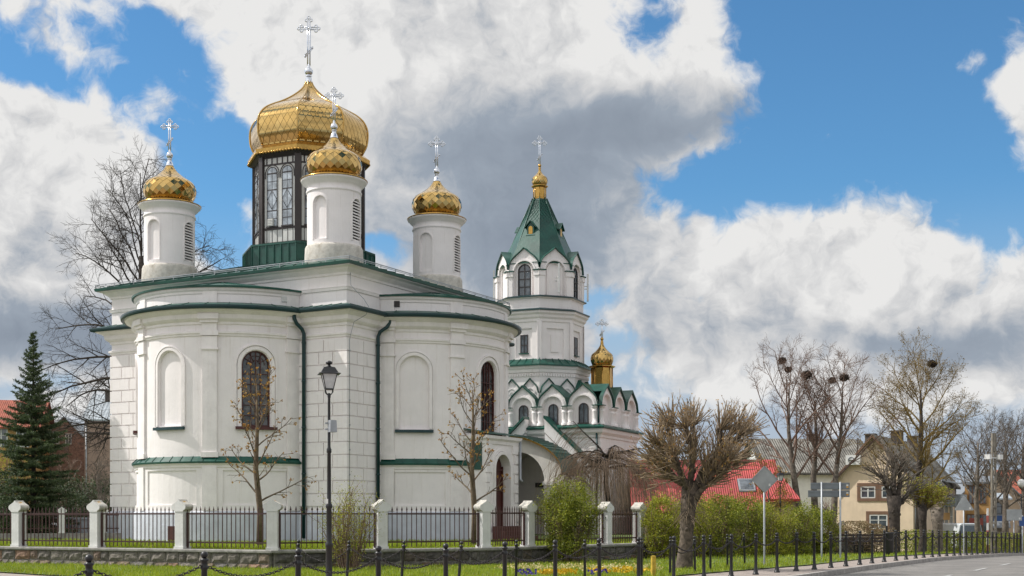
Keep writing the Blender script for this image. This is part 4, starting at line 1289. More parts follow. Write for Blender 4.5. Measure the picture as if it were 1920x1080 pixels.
m.sweep(t8(2.55), [(0, 12.65), (.05, 12.67), (.07, 12.82), (.16, 12.92), (.2, 13.05), (.3, 13.15), (.32, 13.28), (0, 13.34)])
m.sweep(t8(2.55), [(0, 13.3), (0.02, 13.32), (.02, 13.98), (.1, 14.02), (.14, 14.08), (0, 14.12)])
shaft = m.build('shaft', MT['plaster'], tower)
m = MB()
m.sweep(t8(2.85), [(.18, 10.12), (.28, 10.10), (.28, 10.18), (-.3, 10.56)])
for k in range(8):
    p, q = Vector(t8(3.12)[k]), Vector(t8(3.12)[(k + 1) % 8]); p2, q2 = Vector(t8(2.56)[k]), Vector(t8(2.56)[(k + 1) % 8])
    for j in range(5):
        a, b = p.lerp(q, j / 5), p2.lerp(q2, j / 5); m.bar((a.x, a.y, 10.2), (b.x, b.y, 10.57), .03, .04)
m.build('skirt_roof', MT['green'], shaft)
m = MB()
m.sweep(t8(2.55), [(.30, 13.28), (.38, 13.27), (.38, 13.34), (0, 13.46)])
m.sweep(t8(2.55), [(.12, 14.07), (.2, 14.06), (.2, 14.12), (0, 14.2)])
m.build('ledge', MT['green_dark'], shaft)
for k in range(0, 8, 2):
    P = tface(k, 2.55)
    q = MB(); q.pbox(P, -.21, .21, 10.92, 11.92, -.085, -.06); q.build('window', MT['glass'], shaft)
    f = MB()
    for s in (-.21, 0, .21): f.pbox(P, s - .025, s + .025, 10.9, 11.95, -.085, -.04)
    for z in (10.92, 11.35, 11.92): f.pbox(P, -.22, .22, z - .025, z + .025, -.085, -.042)
    f.build('window_frame', MT['frame_dark'], shaft)
    g = MB(); g.pbox(P, -.3, .3, 10.84, 10.89, -.08, .05); g.build('window_sill', MT['green'], shaft)

# belfry stage with a gable over every face
m = MB(); g = MB()
hb = 2.5 * math.sin(R(22.5))
for k in range(8):
    P = tface(k, 2.5)
    c0 = 15.72
    hh = 1.18
    N = 24
    br = sorted(set([round(-hb + 2 * hb * i / N, 5) for i in range(N + 1)] + [round(.62 * -math.cos(math.pi * i / 12), 5) for i in range(13)] + [0.0]))
    for a, b in zip(br[:-1], br[1:]):
        mid = (a + b) / 2
        ta, tb = c0 + ogee(a / hb, hh), c0 + ogee(b / hb, hh)
        if abs(mid) < .62:
            f = lambda s: 15.55 + .62 * math.sqrt(max(0, 1 - (s / .62) ** 2))
            m.quad(P(a, 0, f(a)), P(b, 0, f(b)), P(b, 0, tb), P(a, 0, ta))
            m.quad(P(a, 0, f(a)), P(b, 0, f(b)), P(b, -.14, f(b)), P(a, -.14, f(a)))
            m.quad(P(a, -.14, 14.05), P(b, -.14, 14.05), P(b, -.14, f(b)), P(a, -.14, f(a)))
        else:
            m.quad(P(a, 0, 14.05), P(b, 0, 14.05), P(b, 0, tb), P(a, 0, ta))
        t = .06
        g.quad(P(a, .12, ta + .01), P(b, .12, tb + .01), P(b, .12, tb + t), P(a, .12, ta + t))
        g.quad(P(a, .12, ta + t), P(b, .12, tb + t), P(b, -1.0, tb + t), P(a, -1.0, ta + t))
        g.quad(P(a, .12, ta + .01), P(b, .12, tb + .01), P(b, -.1, tb + .01), P(a, -.1, ta + .01))
    m.archband(P, 0, .64, 14.05, 15.55, .08, 0, .05, legs=False)
    m.archband(P, 0, .42, 14.05, 15.6, .05, -.14, -.05)
    for sg in (-1, 1):
        s = sg * (hb - .10)
        m.quad(P(sg * .62, 0, 14.05), P(sg * .62, -.14, 14.05), P(sg * .62, -.14, 15.55), P(sg * .62, 0, 15.55))
        m.pbox(P, s - .17, s + .17, 14.12, 15.3, 0, .10)
        m.pbox(P, s - .21, s + .21, 15.3, 15.58, 0, .15)
        g.pbox(P, s - .25, s + .25, 15.58, 15.64, 0, .20)
belfry = m.build('belfry', MT['plaster'], tower)
g.build('gable_roof', MT['green'], belfry)
for k in range(0, 8, 2):
    P = tface(k, 2.5)
    q = MB(); q.archpane(P, 0, .37, 14.2, 15.62, -.11); q.build('window', MT['glass'], belfry)
    f = MB(); f.archband(P, 0, .34, 14.2, 15.62, .06, -.14, -.06)
    f.pbox(P, -.02, .02, 14.2, 15.95, -.11, -.07)
    for z in (14.22, 14.7, 15.15, 15.6): f.pbox(P, -.36, .36, z - .025, z + .025, -.11, -.072)
    f.build('window_frame', MT['frame_dark'], belfry)
m = MB()
SP = [(2.42, 16.05), (2.25, 16.3), (1.98, 16.75), (1.62, 17.5), (1.02, 18.9), (.42, 20.25)]
m.sweep(t8(1.0), [(r - 1, z) for r, z in SP])
for a in T8:
    m.tube([((r * 1.01) * math.cos(a), (r * 1.01) * math.sin(a), z + .02) for r, z in SP], .035, 6)
for k in range(8):              # diagonal seams of the tin
    a0, a1 = T8[k], T8[(k + 1) % 8]
    def sp(t, q):
        z = 16.75 + (20.2 - 16.75) * t
        r = lerp_tab([(zz, rr_) for rr_, zz in SP], z) * 1.004
        A = Vector((r * math.cos(a0), r * math.sin(a0), z)); B = Vector((r * math.cos(a1), r * math.sin(a1), z))
        return A.lerp(B, q)
    for i in range(-6, 14):
        for sg in (1, -1):
            pts = []
            for j in range(9):
                q = j / 8
                t = i * .085 + (q if sg > 0 else 1 - q) * .30
                if 0 <= t <= 1: pts.append(sp(t, q))
            if len(pts) > 1: m.tube(pts, .012, 3, cap=False)
spire = m.build('spire', MT['green_roof'], tower)
for k in range(0, 8, 2):
    a = R(45 * k)
    r = 1.24
    d = MB()
    X = lambda o, s, z: ((r + o) * math.cos(a) - s * math.sin(a), (r + o) * math.sin(a) + s * math.cos(a), z)
    prof = [(-.22, 17.85), (.22, 17.85), (.22, 18.35), (0, 18.62), (-.22, 18.35)]
    d.slab([X(.12, s, z) for s, z in prof], Vector((-math.cos(a), -math.sin(a), 0)), .7)
    for sg in (-1, 1):
        d.slab([X(.22, 0, 18.66), X(.22, sg * .36, 18.27), X(-.5, sg * .36, 18.27), X(-.5, 0, 18.66)], (0, 0, 1), .05)
    d.slab([X(.18, -.28, 17.80), X(.18, .28, 17.80), X(-.3, .28, 17.80), X(-.3, -.28, 17.80)], (0, 0, 1), .05)
    dd = d.build('dormer', MT['green'], spire)
    q = MB(); q.archpane(lambda s, o, z: X(.13 + o, s, z), 0, .12, 17.92, 18.26, 0); q.build('dormer_panel', MT['gold_plain'], dd)

def cupola(parent, c, neck, dome, zt_cross, cw, ch):
    r, z0, z1 = neck
    m = MB()
    o8 = [(c[0] + r * math.cos(a), c[1] + r * math.sin(a)) for a in T8]
    m.sweep(o8, [(0.04, z0), (.04, z0 + .06), (0, z0 + .1), (0, z1 - .12), (.05, z1 - .1), (.05 + r * .18, z1 - .04), (.05 + r * .18, z1), (0, z1 + .06)])
    for a in T8: m.tube([(c[0] + r * 1.01 * math.cos(a), c[1] + r * 1.01 * math.sin(a), z) for z in (z0 + .1, z1 - .1)], .025 * r / .5, 6)
    nk = m.build('cupola', MT['gold_plain'], parent)
    m = MB()
    Rm, hk = dome
    prof = [(q * Rm, z * Rm * hk + z1 + .04) for q, z in SMALL]
    onion(m, prof, 18, 11, seed=11, lift=.008)
    m.lathe([(q * .975, z) for q, z in prof], segs=24, mi=1)
    o = m.build('onion_dome', [MT['gold'], MT['gold_seam']], nk); o.location = (c[0], c[1], 0)
    zt = prof[-1][1]
    m = MB()
    m.lathe([(.15 * Rm, -.03), (.08, .12), (.05, .2)], (c[0], c[1], zt), 10); m.sphere((c[0], c[1], zt + .26), .10, 12, 8)
    m.build('ball_finial', MT['gold_plain'], nk)
    m = MB(); orth_cross(m, ch, cw, .032)
    m.build('cross', MT['silver'], nk, (c[0], c[1], zt + .30), (0, 0, -TR))
cupola(tower, (0, 0), (.37, 20.2, 21.0), (.47, 1.35), 0, .86, 1.75)
cupola(tower, (0, -3.9), (.60, 8.2, 10.2), (.66, 1.35), 0, .74, 1.15)

# second, higher row of gables round the tower foot
for k in range(8):
    P = tface(k, 2.98)
    m = MB(); g = MB()
    w = 1.05
    for cc in (-.56, .56):
        N = 12
        for i in range(N):
            qa, qb = -1 + 2 * i / N, -1 + 2 * (i + 1) / N
            a, b = cc + qa * w / 2, cc + qb * w / 2
            za, zb = 8.5 + ogee(qa, .85), 8.5 + ogee(qb, .85)
            m.quad(P(a, 0, 7.9), P(b, 0, 7.9), P(b, 0, zb), P(a, 0, za))
            g.quad(P(a, .10, za), P(b, .10, zb), P(b, .10, zb + .06), P(a, .10, za + .06))
            g.quad(P(a, .10, za + .06), P(b, .10, zb + .06), P(b, -.3, zb + .06), P(a, -.3, za + .06))
        m.archband(P, cc, .26, 8.2, 8.55, .07, 0, .05, legs=False); m.archband(P, cc, .13, 8.2, 8.5, .05, 0, .03, legs=False)
    o = m.build('upper_gable', MT['plaster'], shaft); g.build('upper_gable_roof', MT['green'], shaft)

# panel antennas fixed round the belfry
for (az_, rad) in ((114, 3.05), (21, 3.0), (-66, 3.1)):
    a = R(180) + R(az_) - R(24) + R(0)
for ang in (R(180) - R(24) - R(58) + R(24), ):
    pass
def antenna(wx, wy, z0, z1):
    p = Vector((wx, wy, 0)) - TO
    lx = p.x * math.cos(-TR) - p.y * math.sin(-TR); ly = p.x * math.sin(-TR) + p.y * math.cos(-TR)
    m = MB()
    m.box((lx, ly, (z0 + z1) / 2), (.10, .16, (z1 - z0)), -TR)
    d = Vector((lx, ly)).normalized() * 2.4
    m.bar((lx, ly, z0 + .55 * (z1 - z0)), (d.x, d.y, z0 + .55 * (z1 - z0)), .05)
    m.bar((lx, ly, z0 + .45 * (z1 - z0)), (d.x, d.y, z0 + .45 * (z1 - z0)), .05)
    m.build('antenna', MT['white'], tower)
antenna(X_at(926, 77), 77.2, Z_at(561, 77), Z_at(506, 77))
antenna(X_at(1048, 74.2), 74.2, Z_at(549, 74.2), Z_at(494, 74.2))
antenna(X_at(1102, 77), 77.0, Z_at(565, 77), Z_at(514, 77))

# entrance porch with vaulted passage
PX, PC, PH = -6.2, -1.25, 2.75
m = MB()
Pp = lambda s, off, z: (PX - off, s, z)
zg = 3.75
def pz(s):
    q = min(1, abs(s - PC) / PH)
    return zg + 2.05 * (.86 * math.sqrt(max(0, 1 - q * q)) + .14 * (1 - q) ** 2.2)
N = 40
br = sorted(set([PC - PH + 2 * PH * i / N for i in range(N + 1)] + [PC + 1.62 * -math.cos(math.pi * i / 20) for i in range(21)]))
fz = lambda s: 3.42 + 1.62 * math.sqrt(max(0, 1 - ((s - PC) / 1.62) ** 2))
for a, b in zip(br[:-1], br[1:]):
    if b - a < 1e-5: continue
    mid = (a + b) / 2
    if abs(mid - PC) < 1.62:
        m.quad(Pp(a, 0, fz(a)), Pp(b, 0, fz(b)), Pp(b, 0, pz(b)), Pp(a, 0, pz(a)))
        m.quad(Pp(a, 0, fz(a)), Pp(b, 0, fz(b)), Pp(b, -2.9, fz(b)), Pp(a, -2.9, fz(a)))
    else:
        m.quad(Pp(a, 0, .2), Pp(b, 0, .2), Pp(b, 0, pz(b)), Pp(a, 0, pz(a)))
for s in (PC - PH, PC + PH):
    m.quad(Pp(s, 0, .2), Pp(s, -3.0, .2), Pp(s, -3.0, zg), Pp(s, 0, zg))
for s in (PC - 1.62, PC + 1.62):
    m.quad(Pp(s, 0, .2), Pp(s, -3.0, .2), Pp(s, -3.0, 3.42), Pp(s, 0, 3.42))
    q = s + math.copysign(.45, s - PC)
    m.pbox(Pp, q - .52, q + .52, 3.22, 3.42, -.3, .12); m.pbox(Pp, q - .46, q + .46, 3.02, 3.22, -.3, .06)
    for k in range(6): m.pbox(Pp, q - .42, q + .42, .4 + k * .44, .8 + k * .44, 0, .05)
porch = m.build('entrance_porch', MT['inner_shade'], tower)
m = MB()
for i in range(N):
    a = PC - PH + 2 * PH * i / N; b = PC - PH + 2 * PH * (i + 1) / N
    za, zb = pz(a) + .02, pz(b) + .02
    m.quad(Pp(a, .28, za), Pp(b, .28, zb), Pp(b, .28, zb + .12), Pp(a, .28, za + .12), 1)
    m.quad(Pp(a, .28, za + .12), Pp(b, .28, zb + .12), Pp(b, -3.0, zb + .12), Pp(a, -3.0, za + .12), 0)
    m.quad(Pp(a, .28, za), Pp(b, .28, zb), Pp(b, -.05, zb), Pp(a, -.05, za), 1)
for k in range(1, N):
    a = PC - PH + 2 * PH * k / N
    if k % 2 == 0: m.bar(Pp(a, .27, pz(a) + .16), Pp(a, -3, pz(a) + .16), .03, .05)
m.build('porch_roof', [MT['green'], MT['gold_plain']], porch)
# raking parapet against the wing
for sg in (-1, 1):
    m = MB()
    a, b = (PC + sg * .6, 7.0), (PC + sg * 3.4, 4.35)
    Pw = lambda s, off, z: (-WX - off, s, z)
    m.slab([Pw(a[0], 0.0, a[1]), Pw(b[0], 0.0, b[1]), Pw(b[0], 0.0, b[1] - .75), Pw(a[0], 0.0, a[1] - .75)], (-1, 0, 0), .55)
    m.slab([Pw(a[0], .5, a[1] - .85), Pw(b[0], .5, b[1] - .85), Pw(b[0], .5, b[1] - 1.2), Pw(a[0], .5, a[1] - 1.2)], (1, 0, 0), .3)
    rk = m.build('raking_parapet', MT['plaster'], porch)
    m = MB()
    m.slab([Pw(a[0], -.1, a[1] + .02), Pw(b[0], -.1, b[1] + .02), Pw(b[0], .72, b[1] + .02), Pw(a[0], .72, a[1] + .02)], (0, 0, 1), .14)
    m.build('parapet_cap', MT['green'], rk)
m = MB(); m.box((-3.35, PC - .35, 3.3), (.08, .9, .25)); m.build('wall_lamp', MT['frame_dark'], porch)
m = MB()
m.tube([(-WX - .12, WY0 + .15, 6.4), (-WX - .12, WY0 + .15, .5)], .06, 8); m.tube([(-WX - .10, WY0 + .05, 7.7), (-WX - .10, WY0 + .05, 6.7)], .05, 8)
m.build('downspout', MT['green_dark'], wing)
# ------------------------------------------------------------------ BOUNDARY WALL with pillars and railings
FZ = 0.50
fence = empty('boundary_fence', (-6.95, 38.0, 0), 0, 'low fieldstone wall with white keel-topped pillars and maroon spiked railings before the church', 'fence')
FO = Vector((-6.95, 38.0, 0))
def stones(mb, a, b, z0, z1, rr, courses, th=.34):
    a, b = Vector(a), Vector(b)
    d = (b - a); L = d.length; d.normalize(); n = Vector((d.y, -d.x))
    h = (z1 - z0) / courses
    for c in range(courses):
        s = 0.0
        while s < L - .05:
            w = min(rr.uniform(.28, .70), L - s)
            if L - s - w < .2: w = L - s
            g = .018
            s0, s1 = s + g, s + w - g
            za, zb = z0 + c * h + g * rr.uniform(.4, 1.3), z0 + (c + 1) * h - g * rr.uniform(.4, 1.3)
            N, M_ = 4, 3
            vs = []
            for j in range(M_ + 1):
                for i in range(N + 1):
                    u, v = i / N, j / M_
                    edge = i in (0, N) or j in (0, M_)
                    o = .0 if edge else rr.uniform(.025, .07)
                    ss = s0 + (s1 - s0) * u + (rr.uniform(-.012, .012)); zz = za + (zb - za) * v + rr.uniform(-.012, .012)
                    p = a + d * ss + n * o
                    vs.append((p.x, p.y, zz))
            # side skirt back into the mortar
            fs = [(j * (N + 1) + i, j * (N + 1) + i + 1, (j + 1) * (N + 1) + i + 1, (j + 1) * (N + 1) + i) for j in range(M_) for i in range(N)]
            k = len(vs)
            ring = [i for i in range(N + 1)] + [j * (N + 1) + N for j in range(1, M_ + 1)] + [M_ * (N + 1) + i for i in range(N - 1, -1, -1)] + [j * (N + 1) for j in range(M_ - 1, 0, -1)]
            for q in ring:
                p = Vector(vs[q]) - Vector((n.x, n.y, 0)) * .06
                vs.append(tuple(p))
            for t in range(len(ring)):
                t2 = (t + 1) % len(ring)
                fs.append((ring[t2], ring[t], k + t, k + t2))
            mb.add(vs, fs)
            s += w
rr = random.Random(21)
PIL = [(-19.3, 43.95), (-16.0, 42.4), (-13.0, 40.95), (-9.95, 39.45), (-6.95, 38.0), (-3.95, 39.4), (-0.89, 41.0), (0.52, 42.6), (2.0, 44.4), (3.3, 46.0), (4.66, 48.0), (6.6, 50.7), (8.6, 53.4), (11.3, 56.7), (14.0, 60.0), (17.5, 64.0)]
def local(p): return (p[0] - FO.x, p[1] - FO.y)
for i, (a, b) in enumerate(zip(PIL[:-1], PIL[1:])):
    A, B = Vector(local(a)), Vector(local(b))
    d = (B - A).normalized(); n = Vector((d.y, -d.x))
    m = MB(); stones(m, A + n * .17, B + n * .17, -.14, FZ - .03, rr, 2)
    m.build('stone_base', MT['stone'] if i < 4 else MT['stone_shaded_dark'], fence)
    m = MB()
    q = [A - n * .15, B - n * .15, B + n * .15, A + n * .15]
    m.prism([tuple(v) for v in q], -.4, FZ - .02); m.build('mortar_core', MT['mortar'], fence)
m = MB()
lp = [local(p) for p in PIL]
m.sweep(lp, [(-.24, FZ - .02), (.24, FZ - .02), (.25, FZ), (.25, FZ + .05), (.22, FZ + .07), (-.24, FZ + .07), (-.24, FZ - .02)], False)
m.build('coping', MT['coping'], fence)

CAPP = [(-.155, -.02), (-.185, .02), (-.245, .055), (-.268, .115), (-.258, .165), (-.215, .205), (-.135, .245), (-.06, .29), (0, .35), (.06, .29), (.135, .245), (.215, .205), (.258, .165), (.268, .115), (.245, .055), (.185, .02), (.155, -.02)]
def make_pillar():
    m = MB()
    m.box((0, 0, .575), (.31, .33, 1.15)); m.box((0, 0, .04), (.36, .38, .08))
    p = m.build('pillar', MT['pillar'], fence)
    m = MB()
    n = len(CAPP)
    vs = [(x, -.185, 1.15 + z) for x, z in CAPP] + [(x, .185, 1.15 + z) for x, z in CAPP]
    m.add(vs, [tuple(range(n)), tuple(range(2 * n - 1, n - 1, -1))], 0)
    m.add(vs, [(i, n + i, n + i + 1, i + 1) for i in range(n - 1)], 1)
    m.build('pillar_cap', [MT['pillar'], MT['pillar_cap']], p)
    return p
p0 = make_pillar()
for i, p in enumerate(PIL[:11]):
    a = Vector(PIL[max(i - 1, 0)]); b = Vector(PIL[min(i + 1, len(PIL) - 1)])
    d = (b - a).normalized()
    if i < 4: d = (Vector(PIL[4]) - Vector(PIL[0])).normalized()
    o = p0 if i == 0 else copy_tree(p0, fence)
    o.location = (*local(p), FZ + .06)
    o.rotation_euler = (0, 0, math.atan2(d.y, d.x))
def railing(a, b, z, parent, step=.112, mtl='iron', org=None, h=1.27, name='railing_panel', gap=.2):
    a, b = Vector(a), Vector(b)
    d = (b - a).normalized()
    a = a + d * gap; b = b - d * gap
    L = (b - a).length
    n = max(3, int(L / step))
    m = MB()
    rz = math.atan2(d.y, d.x)
    for zz, hh in ((z + .20, .045), (z + h * .83, .045)):
        m.bar((*a, zz), (*b, zz), .035, hh)
    for s in (0, 1):
        p = a.lerp(b, s); m.box((p.x, p.y, z + .56), (.055, .055, 1.06), rz)
    for k in range(n + 1):
        p = a.lerp(b, k / n)
        m.box((p.x, p.y, z + .05 + (h - .12) / 2), (.021, .021, h - .12), rz)
        m.add([(p.x - d.x * .03, p.y - d.y * .03, z + h - .10), (p.x, p.y - .015, z + h - .10), (p.x + d.x * .03, p.y + d.y * .03, z + h - .10), (p.x, p.y + .015, z + h - .10), (p.x, p.y, z + h + .02), (p.x, p.y, z + h - .14)], [(0, 1, 4), (1, 2, 4), (2, 3, 4), (3, 0, 4), (1, 0, 5), (2, 1, 5), (3, 2, 5), (0, 3, 5)])
    return m.build(name, MT[mtl], parent)
for i, (a, b) in enumerate(zip(PIL[:10], PIL[1:11])):
    if i == 6:
        railing(local(a), local(b), FZ + .07, fence, .11, name='gate', h=1.30)
    else:
        railing(local(a), local(b), FZ + .07, fence, .155 if i < 8 else .165)
# rear fence of the yard, far left
RF = [(-23.3, 52.9), (-21.8, 53.5), (-20.35, 54.1), (-18.85, 54.7), (-17.3, 55.3), (-15.6, 56.0)]
rf = empty('rear_fence', (-20, 54, 0), 0, 'farther fence of white pillars and dark railings on low concrete beneath the spruce', 'fence')
for i, p in enumerate(RF):
    o = p0.copy(); COL.objects.link(o); o.parent = rf
    for ch in p0.children:
        c = ch.copy(); COL.objects.link(c); c.parent = o
    o.location = (p[0] + 20, p[1] - 54, .84); o.rotation_euler = (0, 0, R(22)); o.scale = (.74, .74, .74)
for a, b in zip(RF[:-1], RF[1:]):
    a = (a[0] + 20, a[1] - 54); b = (b[0] + 20, b[1] - 54)
    railing(a, b, .84, rf, .12, h=.92, gap=.14)
    m = MB(); m.bar((*a, .69), (*b, .69), .25, .30)
    m.build('concrete_base', MT['coping'], rf)

# ------------------------------------------------------------------ BOLLARDS and CHAINS
def make_bollard(name, hgt, k, flange=True):
    m = MB()
    r = .041 * k
    prof = ([(.085 * k, 0), (.085 * k, .02), (.078 * k, .04), (.062 * k, .06), (.056 * k, .13), (.048 * k, .16)] if flange else [(r, 0)]) + [(r, .19), (r * .97, hgt - .24), (r * 1.28, hgt - .225), (r * 1.33, hgt - .20), (r * 1.05, hgt - .185), (r * 1.05, hgt - .135), (r * 1.38, hgt - .125), (r * 1.38, hgt - .105), (r * .8, hgt - .09), (r * .6, hgt - .08)]
    m.lathe(prof, segs=14)
    o = m.build(name, MT['black_iron'])
    m = MB(); m.sphere((0, 0, hgt - .046 * k), .048 * k, 14, 10); m.build('ball_finial', MT['black_iron'], o)
    return o
def make_chain(a, b, sag, link, label, group, twist=0):
    a, b = Vector(a), Vector(b)
    n = 24
    pts = [a.lerp(b, i / n) - Vector((0, 0, sag * 4 * (i / n) * (1 - i / n))) for i in range(n + 1)]
    org = (a + b) / 2
    acc = [0]
    for p, q in zip(pts[:-1], pts[1:]): acc.append(acc[-1] + (q - p).length)
    def at(s):
        for i in range(n):
            if s <= acc[i + 1]: return pts[i].lerp(pts[i + 1], (s - acc[i]) / (acc[i + 1] - acc[i])), (pts[i + 1] - pts[i]).normalized()
        return pts[-1], (pts[-1] - pts[-2]).normalized()
    m = MB()
    k = int(acc[-1] / (link * .74))
    for i in range(k):
        p, d = at((i + .5) * acc[-1] / k)
        x = d; y = Vector((0, 0, 1)).cross(x)
        if y.length < 1e-6: y = Vector((1, 0, 0))
        y.normalize(); z = x.cross(y)
        if i % 2: y, z = z, -y
        rot = Matrix((x, y, z)).transposed()
        m.torus(tuple(p - org), link * .40, link * .135, 'Y', 8, 4, sx=1.15, sz=.72, rot=rot)
    o = m.build('chain', MT['chain'], None, tuple(org))
    return tag(o, label, 'chain', group)
def ordn(i):
    return ['first', 'second', 'third', 'fourth', 'fifth', 'sixth', 'seventh', 'eighth', 'ninth', 'tenth', 'eleventh', 'twelfth', 'thirteenth', 'fourteenth', 'fifteenth', 'sixteenth', 'seventeenth', 'eighteenth', 'nineteenth', 'twentieth', 'twenty-first', 'twenty-second', 'twenty-third', 'twenty-fourth', 'twenty-fifth'][i]
OUT = [(-40, 14.1), (168, 15.4), (382, 16.8), (558, 18.3), (709, 20.0), (836, 21.7), (946, 23.3), (1041, 25.0), (1124, 26.7), (1197, 28.4), (1263, 30.0), (1320, 31.7), (1371, 33.2), (1417, 34.7), (1457, 36.0), (1493, 37.0), (1527, 38.0), (1558, 39.2), (1586, 40.4), (1612, 41.9), (1635, 43.5), (1658, 45.2), (1680, 46.8), (1699, 48.4), (1717, 50.0), (1732, 51.3), (1748, 52.6), (1761, 53.9), (1775, 55.3), (1789, 56.6), (1800, 57.8), (1812, 59.0), (1822, 60.2), (1832, 61.4), (1843, 62.7), (1852, 63.9), (1861, 65.1), (1868, 66.3), (1878, 67.5), (1885, 68.6), (1893, 69.7), (1901, 70.8), (1907, 71.9), (1913, 73.0)]
b0 = make_bollard('bollard', 1.10, 1.0)
posts = []
rr = random.Random(5)
for i, (x, d) in enumerate(OUT):
    X_ = X_at(x, d); z = gz(X_, d)
    k = i - 1
    n_last = len(OUT) - 1
    if k < 0: lab = 'black ball-topped bollard just past the left end of the kerb row'
    elif k < 22: lab = 'black ball-topped bollard of the kerb row, %s from its nearest left end' % ordn(k)
    else: lab = 'small distant ball-topped bollard of the kerb row, %s from its far right end' % ordn(n_last - i)
    o = b0 if i == 0 else copy_tree(b0)
    o.location = (X_, d, z); o.rotation_euler = (rr.uniform(-.012, .012), rr.uniform(-.012, .012), rr.random() * 6)
    tag(o, lab, 'bollard', 'bollards along the kerb')
    posts.append((X_, d, z))
for i, (p, q) in enumerate(zip(posts[:-1], posts[1:])):
    big = i < 22
    L = math.hypot(q[0] - p[0], q[1] - p[1])
    lab = 'chain hanging between the %s and %s near bollards of the kerb row' % (ordn(max(i - 1, 0)), ordn(i)) if 0 < i < 22 else ('chain sagging off the left frame edge to the first kerb bollard' if i == 0 else 'thin far chain sagging just left of the %s kerb bollard from the far right end' % ordn(len(posts) - 2 - i))
    make_chain((p[0], p[1], p[2] + .93), (q[0], q[1], q[2] + .93), .20 * L / 1.9, .062 if big else .09, lab, 'chains along the kerb')
INN = [(560, 29.6), (658, 28.7), (758, 28.3), (866, 28.0), (969, 29.5), (1095, 30.0), (1203, 32.6), (1257, 34.0), (1301, 35.2), (1332, 37.2), (1364, 39.0), (1393, 42.0)]
LEAN = [.06, .10, .07, .08, .02, -.02, 0.0, .01, -.03, 0, 0, -.06]
b1 = make_bollard('thin_bollard', 1.0, .80, False)
ip = []
for i, (x, d) in enumerate(INN):
    X_ = X_at(x, d); z = gz(X_, d) + .02
    o = b1 if i == 0 else copy_tree(b1)
    lab = 'thinner black bollard in the grass behind the kerb row, %s from the left' % ordn(i)
    if LEAN[i] > .05: lab = 'leaning thin black bollard in the grass, %s from the left of the inner row' % ordn(i)
    o.location = (X_ - LEAN[i], d, z); o.rotation_euler = (rr.uniform(-.02, .02), LEAN[i], rr.random())
    tag(o, lab, 'bollard', 'thin bollards in the grass')
    ip.append((X_ - LEAN[i] + math.sin(LEAN[i]) * .86, d, z + .84))
for i, (p, q) in enumerate(zip(ip[:-1], ip[1:])):
    L = math.hypot(q[0] - p[0], q[1] - p[1])
    make_chain(p, q, min(.34, .20 * L), .055, 'rusty chain in the grass between the %s and %s thin bollards from left' % (ordn(i), ordn(i + 1)), 'chains between the thin bollards')

# ------------------------------------------------------------------ STREET LAMP
def street_lamp(loc, label, s=1.0, box=True):
    L = empty('street_lamp', loc, R(14), label, 'street lamp')
    m = MB()
    m.lathe([(.12, 0), (.12, .06), (.095, .10), (.085, .2), (.066, .25), (.064, .95), (.075, .97), (.078, 1.02), (.062, 1.05), (.054, 1.08), (.052, 1.72), (.066, 1.74), (.068, 1.80), (.050, 1.82), (.042, 1.85), (.036, 2.82), (.048, 2.84), (.05, 2.90), (.036, 2.93), (.030, 2.96), (.026, 3.92), (.034, 3.95), (.034, 4.0), (.024, 4.02)], segs=16)
    m.build('pole', MT['black_iron'], L)
    m = MB()
    for k in range(4):
        a = R(45 + 90 * k)
        m.tube([(0, 0, 4.0), (.05 * math.cos(a), .05 * math.sin(a), 3.99), (.10 * math.cos(a), .10 * math.sin(a), 4.04), (.105 * math.cos(a), .105 * math.sin(a), 4.10)], .009, 6)
        p0_, p1_ = (.11 * math.cos(a), .11 * math.sin(a), 4.10), (.205 * math.cos(a), .205 * math.sin(a), 4.40)
        m.bar(p0_, p1_, .016)
        b = R(135 + 90 * k)
        m.bar(p0_, (.11 * math.cos(b), .11 * math.sin(b), 4.10), .016); m.bar(p1_, (.205 * math.cos(b), .205 * math.sin(b), 4.40), .016)
    sq = lambda r, z: [(r * math.cos(R(45 + 90 * k)), r * math.sin(R(45 + 90 * k)), z) for k in range(4)]
    for (r0, z0_, r1, z1_) in ((.30, 4.395, .30, 4.405), (.30, 4.405, .235, 4.425), (.235, 4.425, .15, 4.53), (.15, 4.53, .055, 4.55)):
        a, b = sq(r0, z0_), sq(r1, z1_)
        for k in range(4): m.quad(a[k], a[(k + 1) % 4], b[(k + 1) % 4], b[k])
    m.quad(*sq(.30, 4.395)); m.quad(*sq(.055, 4.55))
    m.lathe([(.05, 4.55), (.03, 4.57), (.03, 4.59), (.062, 4.60), (.07, 4.63), (.045, 4.655), (.02, 4.665), (.001, 4.67)], segs=14)
    m.build('lantern', MT['black_iron'], L)
    m = MB()
    a, b = sq(.103, 4.105), sq(.198, 4.392)
    for k in range(4): m.quad(a[k], a[(k + 1) % 4], b[(k + 1) % 4], b[k])
    m.quad(*a)
    m.build('lamp_glass', MT['lampglass'], L)
    if box:
        m = MB()
        m.box((.06, -.06, 3.36), (.15, .12, .24), R(20), taper=.12); m.box((-.02, 0, 3.42), (.12, .1, .03)); m.box((-.03, .0, 3.30), (.10, .1, .03))
        m.build('control_box', MT['galv'], L)
        m = MB(); m.box((-.045, -.05, 1.87), (.04, .02, .09), R(-20)); m.build('sticker', MT['sticker'], L)
    L.scale = (s, s, s)
    return L
street_lamp((X_at(617, 26.0), 26.0, -.02), 'tall black lamp post with square lantern standing before the church corner')
street_lamp((X_at(1463, 62), 62.0, -.25), 'distant small lamp post with square lantern before the red roof', .85, False)

